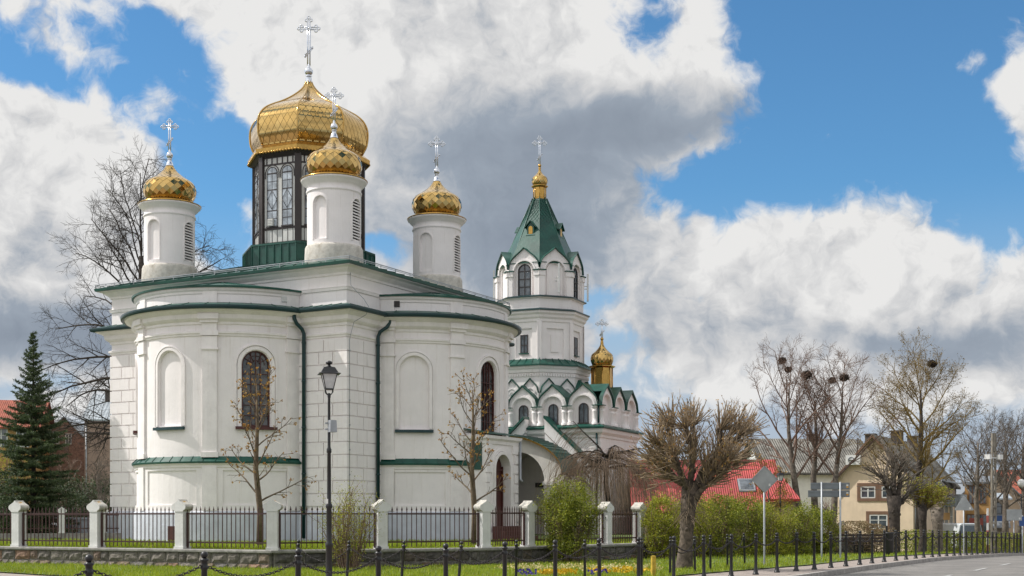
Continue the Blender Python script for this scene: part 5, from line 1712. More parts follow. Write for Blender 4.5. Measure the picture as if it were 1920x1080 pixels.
# ------------------------------------------------------------------ SIGNS AND POLES
def pole(mb, x, y, z0, z1, r=.03): mb.lathe([(r, z0), (r, z1), (.001, z1 + .01)], (x, y, 0), 10)
d = 40.0; X_ = X_at(1433, d)
s = empty('diamond_sign', (X_, d, 0), 0, 'grey back of a diamond-shaped road sign on a pole by the pollarded tree', 'road sign')
m = MB(); pole(m, 0, 0, 0, 3.0); m.build('pole', MT['galv'], s)
m = MB(); h = .40; zc = Z_at(899, d)
m.slab([(-h, -.05, zc), (-.03, -.05, zc - h), (.03, -.05, zc - h), (h, -.05, zc), (.03, -.05, zc + h), (-.03, -.05, zc + h)], (0, -1, 0), .012)
for q in (-.13, .13): m.box((0, -.045, zc + q), (.16, .03, .03))
for (a, b) in (((-h, zc), (0, zc + h)), ((0, zc + h), (h, zc)), ((h, zc), (0, zc - h)), ((0, zc - h), (-h, zc))): m.bar((a[0], -.07, a[1]), (b[0], -.07, b[1]), .02)
m.build('sign_plate', MT['signback'], s)
m = MB(); m.box((.15, -.066, zc - .17), (.06, .004, .08)); m.build('sticker', MT['sticker'], s)

d = 50.0; X_ = X_at(1556, d)
s = empty('direction_board', (X_, d, gz(X_, d)), 0, 'two grey stacked direction board backs on a pair of thin poles', 'road sign')
z0 = -gz(X_, d)
for xx in (1540, 1575):
    m = MB(); pole(m, X_at(xx, d) - X_, -.05, 0, Z_at(904, d) + z0, .035); m.build('pole', MT['galv'], s)
for (xa, xb, ya, yb) in ((1520, 1593, 905, 918), (1515, 1593, 919.5, 932)):
    m = MB(); a, b = X_at(xa, d) - X_, X_at(xb, d) - X_
    zt, zb = Z_at(ya, d) + z0, Z_at(yb, d) + z0
    m.box(((a + b) / 2, 0, (zt + zb) / 2), (b - a, .02, zt - zb))
    for zz in (zt - .05, zb + .05): m.box(((a + b) / 2, -.02, zz), (b - a, .02, .03))
    o = m.build('board', MT['signdark'], s)
    m = MB(); m.box((b - .09, -.016, (zt + zb) / 2 + .04), (.08, .008, .07)); m.box((b - .09, -.016, (zt + zb) / 2 - .035), (.08, .008, .06), 0, 1); m.build('sticker', [MT['sticker'], MT['sticker_y']], o)
d = 62.0; X_ = X_at(1807, d)
s = empty('triangle_sign', (X_, d, gz(X_, d)), 0, 'grey back of a triangular warning sign on a galvanised pole', 'road sign')
zt, zb = Z_at(930, d) - gz(X_, d), Z_at(957, d) - gz(X_, d)
m = MB(); pole(m, 0, 0, 0, zt, .035); m.build('pole', MT['galv'], s)
w = .46
m = MB(); m.slab([(-w, -.05, zb + .03), (-w + .05, -.05, zb), (w - .05, -.05, zb), (w, -.05, zb + .03), (.04, -.05, zt), (-.04, -.05, zt)], (0, -1, 0), .012); m.box((0, -.04, zb + .12), (.3, .02, .03)); m.build('sign_plate', MT['signback'], s)
m = MB(); m.box((.28, -.068, zb + .1), (.09, .006, .1)); m.build('sticker', MT['sticker'], s)
d = 74.0; X_ = X_at(1901, d)
s = empty('square_sign', (X_, d, gz(X_, d)), 0, 'grey back of a square road sign near the far street corner', 'road sign')
zt, zb = Z_at(955, d) - gz(X_, d), Z_at(976, d) - gz(X_, d)
m = MB(); pole(m, 0, 0, 0, zt, .04); m.build('pole', MT['galv'], s)
m = MB(); m.box((0, -.06, (zt + zb) / 2), (.86, .02, zt - zb))
for z in (zt - .1, zb + .1): m.box((0, -.05, z), (.8, .03, .04))
m.build('sign_plate', MT['signback'], s)
m = MB(); m.box((.3, -.075, zb + .12), (.08, .006, .1)); m.build('sticker', MT['sticker'], s)
d = 76.0; X_ = X_at(1917, d)
s = empty('blue_sign', (X_, d, gz(X_, d)), 0, 'small blue sign on a thin pole at the right frame edge', 'road sign')
m = MB(); pole(m, 0, 0, 0, 2.2, .04); m.build('pole', MT['galv'], s)
m = MB(); m.box((-.05, -.06, 1.85), (.3, .02, .55)); m.build('sign_plate', MT['signblue'], s)
d = 58.0; X_ = X_at(1755, d)
# concrete utility pole
d = 72.0; X_ = X_at(1863, d); z0 = gz(X_, d)
s = empty('utility_pole', (X_, d, z0), R(20), 'tall pale ladder-like concrete utility pole with two white boxes', 'utility pole')
zt = Z_at(812, d) - z0
m = MB()
for sx in (-1, 1):
    m.bar((sx * .15, 0, -.1), (sx * .09, 0, zt), .075, .12)
for k in range(14):
    z = .3 + k * (zt - .3) / 14; m.box((0, 0, z), (.30 - .010 * k, .11, .10))
m.box((0, 0, zt - .5), (.18, .12, 1.0))
m.build('pole', MT['conc'], s)
for sx, w, rz in ((-.46, .30, .5), (.30, .26, 0)):
    m = MB(); m.box((sx, -.1, Z_at(857, d) - z0), (w, .3, .26), rz); m.box((sx * .5, -.05, Z_at(857, d) - z0 - .05), (abs(sx), .05, .05)); m.build('camera_box', MT['white'], s)
# a slim red and white post by the pole
d = 71; X_ = X_at(1852, d)
m = MB()
for k in range(6): m.box((0, 0, .25 + k * .4), (.09, .09, .4), 0, k % 2)
tag(m.build('striped_post', [MT['signred'], MT['white']], None, (X_, d, gz(X_, d))), 'slim red and white striped post beside the utility pole', 'post')

# yellow post, litter bin, benches
d = 33.0
m = MB(); m.box((0, 0, .26), (.10, .10, .54)); m.box((0, 0, .545), (.10, .10, .03), 0, 0, .3)
tag(m.build('yellow_post', MT['yellow'], None, (X_at(1225, d), d, .0), (0, 0, .3)), 'short worn yellow post in the grass beside the flower bed', 'post')
d = 56.0; X_ = X_at(1667, d)
s = empty('litter_bin', (X_, d, gz(X_, d)), 0, 'black litter bin on a post at the grass edge', 'litter bin')
m = MB(); m.lathe([(.19, .15), (.2, .2), (.2, .95), (.21, 1.0), (.19, 1.02), (.001, 1.02)], (0, 0, 0), 14); m.build('bin_body', MT['black_iron'], s)
m = MB(); m.box((0, 0, .1), (.06, .06, .2)); m.box((.32, 0, 1.0), (.5, .05, .05)); m.box((-.1, 0, .65), (.06, .06, 1.3)); m.build('post', MT['black_iron'], s)
def bench(x, d, lab):
    X_ = X_at(x, d)
    b = empty('park_bench', (X_, d, gz(X_, d)), R(12), lab, 'bench', 'benches by the dry hedge')
    m = MB()
    for k in range(3): m.box((0, -.2 + k * .14, .46), (1.5, .11, .04))
    m.build('seat', MT['wood'], b)
    m = MB()
    for k in range(3): m.box((0, .24 + k * .03, .62 + k * .14), (1.5, .04, .10))
    m.build('backrest', MT['wood'], b)
    for sx in (-.65, .65):
        m = MB(); m.box((sx, -.2, .22), (.05, .05, .44)); m.box((sx, .18, .22), (.05, .05, .44)); m.bar((sx, .2, .42), (sx, .32, .98), .05); m.bar((sx, -.22, .42), (sx, .22, .42), .05); m.tube([(sx, -.22, .44), (sx, -.24, .66), (sx, .2, .68)], .02, 5)
        m.build('leg', MT['black_iron'], b)
bench(1581, 60, 'dark park bench standing left at the dry hedge')
bench(1638, 60.5, 'dark park bench nearer the litter bin at the dry hedge')
# ------------------------------------------------------------------ TREES
def rvec(rr):
    while True:
        v = Vector((rr.uniform(-1, 1), rr.uniform(-1, 1), rr.uniform(-1, 1)))
        if .05 < v.length < 1: return v.normalized()
def grow(rr, p, d, L, r0, r1, n, jit, trop):
    pts, rad = [p.copy()], [r0]
    d = d.normalized()
    for i in range(n):
        d = (d + rvec(rr) * jit + Vector((0, 0, trop))).normalized()
        p = p + d * (L / n)
        pts.append(p.copy()); rad.append(r0 + (r1 - r0) * (i + 1) / n)
    return pts, rad, d
def side(rr, d, ang):
    ax = d.cross(rvec(rr))
    if ax.length < 1e-3: ax = d.orthogonal()
    ax.normalize()
    return (d * math.cos(ang) + ax * math.sin(ang)).normalized()
def at_path(pts, rad, t):
    k = t * (len(pts) - 1); i = min(int(k), len(pts) - 2); f = k - i
    return pts[i].lerp(pts[i + 1], f), (pts[i + 1] - pts[i]).normalized(), rad[i] + (rad[i + 1] - rad[i]) * f
def branch_out(rr, pts, rad, spec, lev, out, tips):
    """spec[lev] = (count, length, len spread, angle, jitter, tropism, first t, min radius, segments)"""
    if lev >= len(spec): 
        tips.append(pts[-1]); return
    cnt, Lk, Ls, ang, jit, trop, t0, rmin, ns = spec[lev]
    n = cnt if isinstance(cnt, int) else rr.randint(*cnt)
    for i in range(n):
        t = t0 + (1 - t0) * (i + rr.random()) / n
        p, d, r = at_path(pts, rad, t)
        L = Lk * (1 + rr.uniform(-Ls, Ls)) * (1.15 - .55 * t)
        dd = side(rr, d, ang * rr.uniform(.7, 1.3))
        rb = max(rmin, r * rr.uniform(.45, .7))
        q, rd, _ = grow(rr, p, dd, L, rb, max(rmin * .6, rb * .35), ns, jit, trop)
        out.append((lev, q, rd))
        branch_out(rr, q, rd, spec, lev + 1, out, tips)
def tree_meshes(root, out, mats, split=1, name_t='trunk', name_c='crown', segs=(9, 6, 4, 3, 3), trunks=()):
    m = MB()
    for pts, rad in trunks: m.tube(pts, rad, 10)
    for lev, q, r in out:
        if lev < split: m.tube(q, r, segs[0])
    m.build(name_t, mats[0], root)
    m = MB()
    for lev, q, r in out:
        if lev >= split: m.tube(q, r, segs[min(lev + 1, 4)], cap=False)
    if m.v: m.build(name_c, mats[1], root)
def leaf_cloud(mb, rr, pts, size, k, spread, flat=.5):
    for p in pts:
        for _ in range(k):
            c = p + rvec(rr) * (spread * rr.random())
            a = rvec(rr); b = a.cross(rvec(rr)).normalized()
            s = size * rr.uniform(.6, 1.3)
            mb.add([tuple(c - a * s), tuple(c + b * s * flat), tuple(c + a * s), tuple(c - b * s * flat)], [(0, 1, 2, 3)])
def nest(loc, r, lab, seed):
    rr = random.Random(seed)
    m = MB()
    m.sphere((0, 0, 0), r * .62, 10, 6, 0, .62)
    for _ in range(240):
        d = rvec(rr); d.z *= .65
        c = d * r * rr.uniform(.5, .92)
        t = d.cross(rvec(rr)).normalized() * r * rr.uniform(.3, .6)
        m.bar(c - t, c + t, .022 * r / .3)
    o = m.build('nest', MT['nest'], None, loc)
    return tag(o, lab, 'nest', 'rook nests in the bare trees')

# big bare tree behind the church
rr = random.Random(12)
d0 = 70.0
T = empty('bare_tree', (X_at(262, d0), d0, .5), 0, 'tallest bare tree with drooping limbs rising behind the church beside the left turret', 'tree')
trunk = [Vector((0, 0, 0)), Vector((.1, 0, 4)), Vector((-.05, .1, 8)), Vector((.1, 0, 12)), Vector((.05, .1, 15))]
trad = [.40, .34, .28, .20, .12]
out, tips = [], []
limbs = []
for (z, az_, L, up, tr) in ((6.5, 175, 5.2, .55, -.10), (7.0, 10, 4.6, .5, -.08), (7.8, 200, 5.4, .5, -.12), (8.6, 165, 5.6, .6, -.11), (9.5, 190, 5.2, .8, -.10), (10, -10, 5.8, .7, -.07), (10.4, 150, 5.0, .7, -.09), (11.3, 185, 4.8, 1.0, -.09), (11.6, 20, 5.0, .9, -.07),
                          (12.2, 170, 4.4, 1.4, -.06), (12.8, -20, 4.6, 1.0, -.05), (13.0, 205, 4.4, 1.8, -.03), (13.6, 160, 4.2, 2.2, -.02), (14, 10, 4.6, 2.0, -.02), (14.4, 185, 4.6, 3.0, 0), (14.8, 60, 4.8, 3.5, 0), (15, 150, 5.4, 4.5, 0), (15, -70, 4.6, 4, 0), (5.5, 185, 4.8, .25, -.06), (4.8, 170, 4.4, .15, -.04), (8, 100, 4, .6, -.08), (9, -80, 4, .6, -.08)):
    p, _, r = at_path(trunk, trad, min(1, z / 15))
    a = R(az_)
    q, rd, _ = grow(rr, p, Vector((math.cos(a), math.sin(a), up)), L, r * .34, .022, 9, .16, tr)
    limbs.append((q, rd)); out.append((0, q, rd))
spec = [(0,), (11, 1.9, .35, .8, .17, -.02, .18, .014, 5), (7, .95, .4, .8, .2, -.02, .2, .009, 4), (4, .45, .4, .8, .22, 0, .2, .0065, 3)]
for q, rd in limbs: branch_out(rr, q, rd, spec, 1, out, tips)
tree_meshes(T, out, (MT['bark_dark'], MT['bark_dark']), 1, trunks=[(trunk, trad)])

# trees with nests
def upright_tree(name, loc, H, label, seed, mats, nl=14, wid=.42, lean=(0, 0), tw=1.0, r0=.2, group=None, low=.35, buds=None, forks=1, dens=(7, 5, 3), upb=.5):
    rr = random.Random(seed)
    T = empty(name, loc, 0, label, 'tree', group)
    out, tips = [], []
    trunks = []
    for f in range(forks):
        top = Vector((lean[0] * H + (rr.uniform(-.06, .06) * H if f else 0), lean[1] * H, H * (.80 - .1 * f)))
        mid = top * .5 + Vector((rr.uniform(-.03, .03) * H, rr.uniform(-.03, .03) * H, 0))
        base = Vector((f * r0 * .8, 0, -.2))
        tr = [base, base.lerp(mid, .5) + rvec(rr) * .01 * H, mid, mid.lerp(top, .5) + rvec(rr) * .015 * H, top]
        rd = [r0 * 1.25, r0, r0 * .8, r0 * .5, r0 * .22]
        trunks.append((tr, rd))
        for i in range(nl):
            t = low + (1 - low) * (i + rr.random()) / nl
            p, dd, r = at_path(tr, rd, t)
            a = i * 2.4 + rr.uniform(-.5, .5) + f * 1.3
            up = upb + 1.1 * t
            L = H * wid * (1.15 - .65 * t) * rr.uniform(.8, 1.15)
            q, rr_, _ = grow(rr, p, Vector((math.cos(a), math.sin(a), up)), L, max(.02, r * .5), .014, 7, .13, .03)
            out.append((0, q, rr_))
            branch_out(rr, q, rr_, [(0,), (dens[0], H * .115 * tw, .35, .7, .15, .04, .2, .0105, 4), (dens[1], H * .055 * tw, .4, .7, .18, .04, .2, .0075, 3), (dens[2], H * .028 * tw, .4, .7, .2, .04, .2, .006, 2)], 1, out, tips)
    tree_meshes(T, out, mats, 0, trunks=trunks)
    if buds:
        m = MB(); leaf_cloud(m, rr, tips, buds[1], buds[2], buds[3]); m.build('buds', buds[0], T)
    return T
G = lambda px, d: (X_at(px, d), d, gz(X_at(px, d), d) - .05)
TW = (MT['bark'], MT['bark_twig'])
upright_tree('bare_tree', G(1514, 74), 11.6, 'bare reddish tree with nests, leftmost trunk of the three before the grey corrugated roof', 31, TW, 13, .50, (-.09, 0), r0=.20, low=.45, dens=(8, 6, 4), upb=.7)
upright_tree('bare_tree', G(1537, 75), 10.8, 'bare reddish tree, middle trunk of the three before the grey corrugated roof', 32, TW, 11, .38, (-.02, .02), r0=.21, low=.48, dens=(8, 6, 4), upb=.9)
upright_tree('bare_tree', G(1553, 74), 11.5, 'bare reddish tree with nests, rightmost trunk of the three beside the cream house', 33, TW, 13, .52, (.07, 0), r0=.19, low=.42, dens=(8, 6, 4), upb=.6)
for i, (x, y, r, lab) in enumerate(((1467, 676, .26, 'round stick nest, topmost of the pair high in the left nest tree'), (1480, 692, .24, 'dark stick nest just under the topmost nest of the left tree'), (1513, 703, .32, 'large loose stick nest in the middle of the bare crowns'), (1563, 712, .24, 'small stick nest on the right nest tree, left of its neighbour'), (1583, 708, .28, 'stick nest at the right branch fork of the nest trees'))):
    nest((X_at(x, 74), 74 + (i % 2) * .3, Z_at(y, 74)), r, lab, i + 2)
upright_tree('budding_tree', G(1722, 76), 11.9, 'tall olive-budded tree with dense twigs before the cream house corner', 41, (MT['bark_dark'], MT['bark_olive']), 21, .44, (.01, 0), r0=.24, low=.34, dens=(10, 6, 4), buds=(MT['bud_olive'], .040, 2, .12), upb=.25)
nest((X_at(1748, 76), 76, Z_at(682, 76)), .30, 'stick nest at the top of the tall olive-budded tree', 9)
upright_tree('bare_tree', G(1836, 80), 8.6, 'slim bare tree with pale grey trunk behind the triangle sign', 51, (MT['bark'], MT['bark']), 14, .44, (-.01, 0), r0=.17, low=.40, dens=(7, 5, 4))
upright_tree('bare_tree', G(1847, 82), 8.0, 'slim bare tree leaning towards the utility pole', 52, (MT['bark'], MT['bark']), 12, .42, (.05, 0), r0=.16, low=.45, dens=(7, 5, 4))
upright_tree('bare_tree', G(1886, 84), 9.2, 'dark bare tree between the utility pole and the square sign', 53, (MT['bark'], MT['bark']), 15, .42, (0, 0), r0=.2, low=.36, dens=(8, 5, 4))
upright_tree('bare_tree', G(1904, 86), 9.0, 'dark bare tree leaning right at the far right edge of the street', 54, (MT['bark'], MT['bark']), 15, .42, (.06, 0), r0=.2, low=.36, dens=(8, 5, 4))
upright_tree('bare_tree', G(1330, 90), 9.2, 'distant bare tree showing above the big pollarded crown', 55, TW, 13, .36, (0, 0), r0=.2, low=.45)
upright_tree('bare_tree', G(1439, 66), 4.9, 'small thin bare tree with orange buds beside the red roof gable', 56, (MT['bark'], MT['bark_olive']), 10, .34, (0, 0), r0=.07, low=.35, buds=(MT['bud'], .05, 1, .05))

# young street trees with opening buds, inside the railings
def young_tree(loc, H, label, seed, lean=0.0):
    rr = random.Random(seed)
    T = empty('young_tree', loc, 0, label, 'tree')
    tr = [Vector((0, 0, -.1)), Vector((.02, 0, H * .2)), Vector((-.03 + lean, 0, H * .45)), Vector((.02 + lean, .02, H * .7)), Vector((lean, 0, H * .93))]
    rd = [.12, .10, .085, .055, .02]
    out, tips = [], []
    for i in range(17):
        t = .31 + .67 * i / 17
        p, dd, r = at_path(tr, rd, t)
        a = i * 2.399 + rr.uniform(-.4, .4)
        L = H * .30 * (1.12 - .75 * (t - .3)) * rr.uniform(.75, 1.1)
        q, rr_, _ = grow(rr, p, Vector((math.cos(a), math.sin(a), .35 + 1.1 * t)), L, max(.016, r * .36), .009, 7, .16, .06)
        out.append((0, q, rr_)); tips.append(q[-1])
        branch_out(rr, q, rr_, [(0,), (6, .42, .4, .75, .2, .05, .25, .009, 3), (2, .20, .4, .7, .2, .05, .3, .007, 2)], 1, out, tips)
    tree_meshes(T, out, (MT['bark_young'], MT['bark_young']), 0, trunks=[(tr, rd)])
    m = MB(); leaf_cloud(m, rr, [t for t in tips if rr.random() < .85], .034, 7, .06, .6); m.build('buds', MT['bud'], T)
young_tree((X_at(487, 42.0), 42.0, YARD_Z), 5.6, 'young tree with orange buds before the dark arched window of the left apse', 61, -.1)
young_tree((X_at(889, 43.5), 43.5, YARD_Z), 5.6, 'young tree with orange buds before the right apse and its porch', 62, -.05)

# weeping tree by the wing
rr = random.Random(70)
d0 = 56.0
T = empty('weeping_tree', (X_at(1140, d0), d0, .5), 0, 'weeping tree with a mushroom of bare hanging twigs before the tower wing', 'tree')
tr = [Vector((0, 0, -.1)), Vector((.05, 0, 1.3)), Vector((-.1, 0, 2.6)), Vector((0, 0, 3.7))]
out, tips = [], []
limbs = []
for i in range(22):
    a = i * 2.4
    q, rd, _ = grow(rr, at_path(tr, [.13, .12, .11, .09], rr.uniform(.75, 1))[0], Vector((math.cos(a), math.sin(a), rr.uniform(.5, 1.3))), rr.uniform(1.4, 2.5), .05, .014, 8, .17, -.16)
    limbs.append((q, rd)); out.append((0, q, rd))
for q, rd in limbs:
    for k in range(44):
        p, d, r = at_path(q, rd, .15 + .85 * rr.random())
        L = min(p.z - .6, rr.uniform(1.4, 3.4))
        if L < .3: continue
        s, r2, _ = grow(rr, p, Vector((d.x * .8 + rr.uniform(-.5, .5), d.y * .8 + rr.uniform(-.5, .5), .1)), L, .0062, .0038, 8, .10, -.42)
        out.append((1, s, r2))
tree_meshes(T, out, (MT['bark_dark'], MT['bark_weep']), 1, trunks=[(tr, [.15, .12, .11, .08])])

# pollarded trees
def pollard(loc, Ht, label, seed, knobs, nshoot, Ls, r0, mats, shoot_r=.018, buds=None, lean=0.0, beard=0, base_f=1.35, spread=.75):
    """slender trunk that swells into a burl, crooked limbs (dx, dy, dz, length, thickness) ending in knobs, straight cut shoots from each knob"""
    rr = random.Random(seed)
    T = empty('pollarded_tree', loc, 0, label, 'tree')
    m = MB()
    tr = [Vector((-.10 * r0, 0, -.15)), Vector((0, 0, .12)), Vector((.06, 0, Ht * .35)), Vector((.02 + lean * .4, 0, Ht * .68)), Vector((lean, 0, Ht))]
    rd0 = [r0 * base_f * 1.15, r0 * base_f, r0, r0 * 1.15, r0 * 1.5]
    m.tube(tr, rd0, 14)
    for _ in range(34):
        a = rr.uniform(0, 6.28); z = Ht * rr.uniform(.1, 1.02)
        p, _, r = at_path(tr, rd0, min(.999, .25 + .75 * z / Ht))
        m.sphere(tuple(p + Vector((math.cos(a), math.sin(a), 0)) * r * .82), r0 * rr.uniform(.16, .42) * (.6 + .7 * z / Ht), 8, 6)
    shoots = []
    for (dx_, dy_, dz_, L, kr) in knobs:
        p = tr[-1] + Vector((dx_ * r0 * .6, dy_ * r0 * .6, -.22 * Ht * rr.random()))
        d = Vector((dx_, dy_, dz_)).normalized()
        q, rd, dl = grow(rr, p, d, L, r0 * .62 * kr, r0 * .34 * kr, 6, .26, .10)
        m.tube(q, rd, 9)
        nk = 4
        for ti in range(nk):
            t = .40 + .60 * ti / (nk - 1)
            c, dd, r = at_path(q, rd, min(t, .999))
            m.sphere(tuple(c + rvec(rr) * r * .5), r * rr.uniform(1.0, 1.45), 9, 7)
            out_d = (dd * spread + Vector((dx_, dy_, 0)) * .45 + Vector((0, 0, .28))).normalized()
            for _ in range(int(nshoot * (.55 if ti < nk - 1 else 1.5))):
                v = (rvec(rr) * .85 + out_d).normalized()
                s, r2, _ = grow(rr, c + v * r * .6, v, Ls * rr.uniform(.45, 1.12), shoot_r * rr.uniform(.7, 1.3), shoot_r * .62, 6, .085, .03)
                shoots.append((s, r2))
    m.build('trunk', mats[0], T)
    m = MB(); tips = []
    for s, r2 in shoots:
        m.tube(s, r2, 5)
        tips += [s[-1], s[-2]]
        for _ in range(rr.choice((0, 1, 2, 2))):
            p, dd, r = at_path(s, r2, rr.uniform(.3, .9)); v = side(rr, dd, .55)
            s2, r3, _ = grow(rr, p, v, Ls * rr.uniform(.15, .45), r * .65, r * .35, 3, .12, .03); m.tube(s2, r3, 4); tips.append(s2[-1])
    for _ in range(beard):          # fine dead shoots clothing the burl
        a = rr.uniform(0, 6.28); z = rr.uniform(.55, 1.05) * Ht
        p, _, r = at_path(tr, rd0, min(.999, .25 + .75 * z / Ht))
        v = Vector((math.cos(a), math.sin(a), rr.uniform(-.9, .6)))
        s2, r3, _ = grow(rr, p + Vector((math.cos(a), math.sin(a), 0)) * r * .8, v, rr.uniform(.25, .8), .008, .004, 5, .25, -.22); m.tube(s2, r3, 3)
    m.build('cut_shoots', mats[1], T)
    if buds:
        m = MB(); leaf_cloud(m, rr, [t for t in tips if rr.random() < buds[4]], buds[1], buds[2], buds[3]); m.build('buds', buds[0], T)
    return T
d0 = 38.0
pollard((X_at(1283, d0), d0, -.02), 2.55, 'big gnarled pollarded tree with a broom of cut shoots beside the white fence end', 81,
        [(-1.0, -.1, .60, 1.55, .9), (-.9, .4, 1.1, 1.9, .9), (-.45, -.4, 1.7, 1.9, .85), (-.1, .5, 1.9, 2.2, .8), (.35, .1, 1.9, 2.3, .9), (.75, -.2, 1.4, 2.2, .95), (1.0, .2, .85, 1.9, 1.0), (1.0, -.4, .45, 1.5, .9), (-.6, -.7, .75, 1.4, .8), (.3, -.7, 1.1, 1.4, .8), (-1.0, .3, .25, 1.1, .8)], 28, .88, .19, (MT['bark_knot'], MT['bark_pale']), .0165, (MT['bud'], .026, 3, .05, .30), .22, 110, spread=.4)
d0 = 64.0
pollard(G(1676, d0), 2.9, 'small dark pollarded tree with stubby cut limbs before the cream house windows', 82,
        [(-.7, 0, 1.2, 1.2, .9), (-.3, .3, 1.6, 1.5, .8), (.2, -.2, 1.9, 1.9, .7), (.7, 0, 1.3, 1.3, .9), (1, .3, .8, 1.0, .9)], 11, 1.35, .24, (MT['bark_dark'], MT['bark']), .024)
d0 = 66.0
pollard(G(1729, d0), 2.5, 'pollarded tree with pale yellow-green leaf tufts, darker trunk', 83,
        [(-.8, 0, .8, .7, .9), (-.2, .3, 1.2, .8, .9), (.4, -.2, 1.2, .8, .9), (.9, 0, .8, .8, .9)], 22, .95, .17, (MT['bark_dark'], MT['bark_olive']), .015, (MT['leaf_new'], .045, 4, .12, .9))
d0 = 70.0
pollard(G(1757, d0), 2.4, 'stubby pollarded trunk right beside the leaf-tufted one', 84,
        [(-.6, 0, 1.0, .6, .9), (.9, 0, .7, .9, .9)], 8, .7, .24, (MT['bark'], MT['bark']), .016)
d0 = 66.0
pollard(G(1588, d0), 1.5, 'leaning hollow tree stump at the left corner of the cream house', 85,
        [(-.7, 0, .9, 1.0, .8), (-.3, 0, 1.4, .8, .7)], 10, .6, .26, (MT['bark'], MT['bark_twig']), .012, None, -.5)
d0 = 85.0

# spruce
rr = random.Random(90)
d0 = 56.0
T = empty('spruce_tree', (X_at(62, d0), d0, .5), 0, 'dark green spruce with a thin pointed top left of the church', 'tree')
H = 9.0
m = MB(); m.tube([(0, 0, 0), (0.03, 0, H * .5), (0, 0, H)], [.14, .08, .012], 8); m.build('trunk', MT['bark_dark'], T)
m = MB()
z = .5
while z < H - .12:
    f = 1 - z / H
    Lb = (.16 + 2.35 * f ** 1.0) * (1.0 if f > .12 else .8)
    n = int(5 + 6 * f)
    a0 = rr.uniform(0, 6.28)
    for k in range(n):
        a = a0 + 6.283 * k / n + rr.uniform(-.3, .3)
        L = Lb * rr.uniform(.55, 1.15)
        up = .55 - 1.05 * f
        q, rd, _ = grow(rr, Vector((0, 0, z + rr.uniform(-.08, .08))), Vector((math.cos(a), math.sin(a), up)), L, .018, .006, 6, .06, .05)
        m.tube(q, rd, 3, cap=False)
        steps = max(3, int(L / .075))
        for s in range(steps):
            t = .12 + .88 * s / steps
            p, dd, _ = at_path(q, rd, t)
            for sg in (-1, 1):
                w = (1.05 - .75 * t) * min(.55, L * .42) * rr.uniform(.7, 1.2)
                sd = Vector((-dd.y, dd.x, 0)) * sg
                tw = (sd + dd * .75 + Vector((0, 0, rr.uniform(-.45, .1)))).normalized()
                e = p + tw * w
                for b in range(max(2, int(w / .06))):
                    c = p.lerp(e, (b + .5) / max(2, int(w / .06)))
                    for _ in range(4):
                        v = (tw * .7 + rvec(rr)).normalized() * rr.uniform(.07, .13)
                        u = v.cross(rvec(rr)).normalized() * .019
                        m.add([tuple(c - u), tuple(c + u), tuple(c + v)], [(0, 1, 2)])
    z += .19 + .19 * f
m.build('crown', MT['needle'], T)

# bushes
def bush(name, loc, w, h, label, seed, mtl, n, size, group=None, dep=None, holes=.35, stems=26, top=1.0, base=0.0, cat='bush'):
    rr = random.Random(seed)
    T = empty(name, loc, 0, label, cat, group)
    dep = dep or w
    m = MB(); tips = []
    for i in range(stems):
        a = rr.uniform(0, 6.28); k = math.sqrt(rr.random())
        tgt = Vector((math.cos(a) * w / 2 * k * .95, math.sin(a) * dep / 2 * k * .95, h * (1 - .35 * k * k) * rr.uniform(.75, 1.08)))
        st = Vector((tgt.x * .3, tgt.y * .3, -.05))
        q, rd, _ = grow(rr, st, tgt - st, (tgt - st).length, .016, .005, 6, .08, .02)
        m.tube(q, rd, 4, cap=False)
        for j in range(7):
            p, dd, r = at_path(q, rd, rr.uniform(.2, .97))
            s, r2, _ = grow(rr, p, side(rr, dd, .6), h * rr.uniform(.12, .28), .007, .004, 3, .15, .04); m.tube(s, r2, 3, cap=False); tips.append(s[-1]); tips.append(s[1])
        tips.append(q[-1])
    m.build('branches', MT['bark_twig'], T)
    # clumped small leaves filling an uneven volume
    m = MB()
    cl = []
    for _ in range(60):
        a = rr.uniform(0, 6.28); k = math.sqrt(rr.random()); zz = rr.uniform(.02, 1)
        prof = (.62 + .55 * zz - .35 * zz * zz) * (1 if zz < .75 else math.sqrt(max(.05, 1 - ((zz - .75) / .34) ** 2)))
        cl.append((Vector((math.cos(a) * k * w / 2 * prof, math.sin(a) * k * dep / 2 * prof, base + zz * (h - base) * top)), rr.uniform(.09, .22) * max(w, h) * .9))
    for _ in range(n):
        if rr.random() < holes: c0 = rr.choice(tips); rad = .09 * h
        else: c0, rad = rr.choice(cl)
        c = c0 + rvec(rr) * rad * rr.random() ** .6
        if c.z < .02: continue
        a = (rvec(rr) + Vector((0, 0, .4))).normalized(); b = a.cross(rvec(rr)).normalized()
        s = size * rr.uniform(.6, 1.3)
        m.add([tuple(c - a * s), tuple(c + b * s * .5), tuple(c + a * s), tuple(c - b * s * .5)], [(0, 1, 2, 3)])
    m.build('foliage', mtl, T)
    return T
d0 = 43.6
bush('flowering_bush', (X_at(1066, d0), d0 - .9, 0), 2.0, 2.55, 'large yellow-green bush growing before the white fence pillars', 101, MT['leaf_dense'], 30000, .030, holes=.40, stems=60)
bush('thin_bush', (X_at(657, 37.6), 37.3, 0), 1.5, 2.35, 'thin yellow-green bush with loose bare stems beside the lamp post', 102, MT['leaf_new'], 5200, .024, holes=.8, stems=44)
hb_ = []
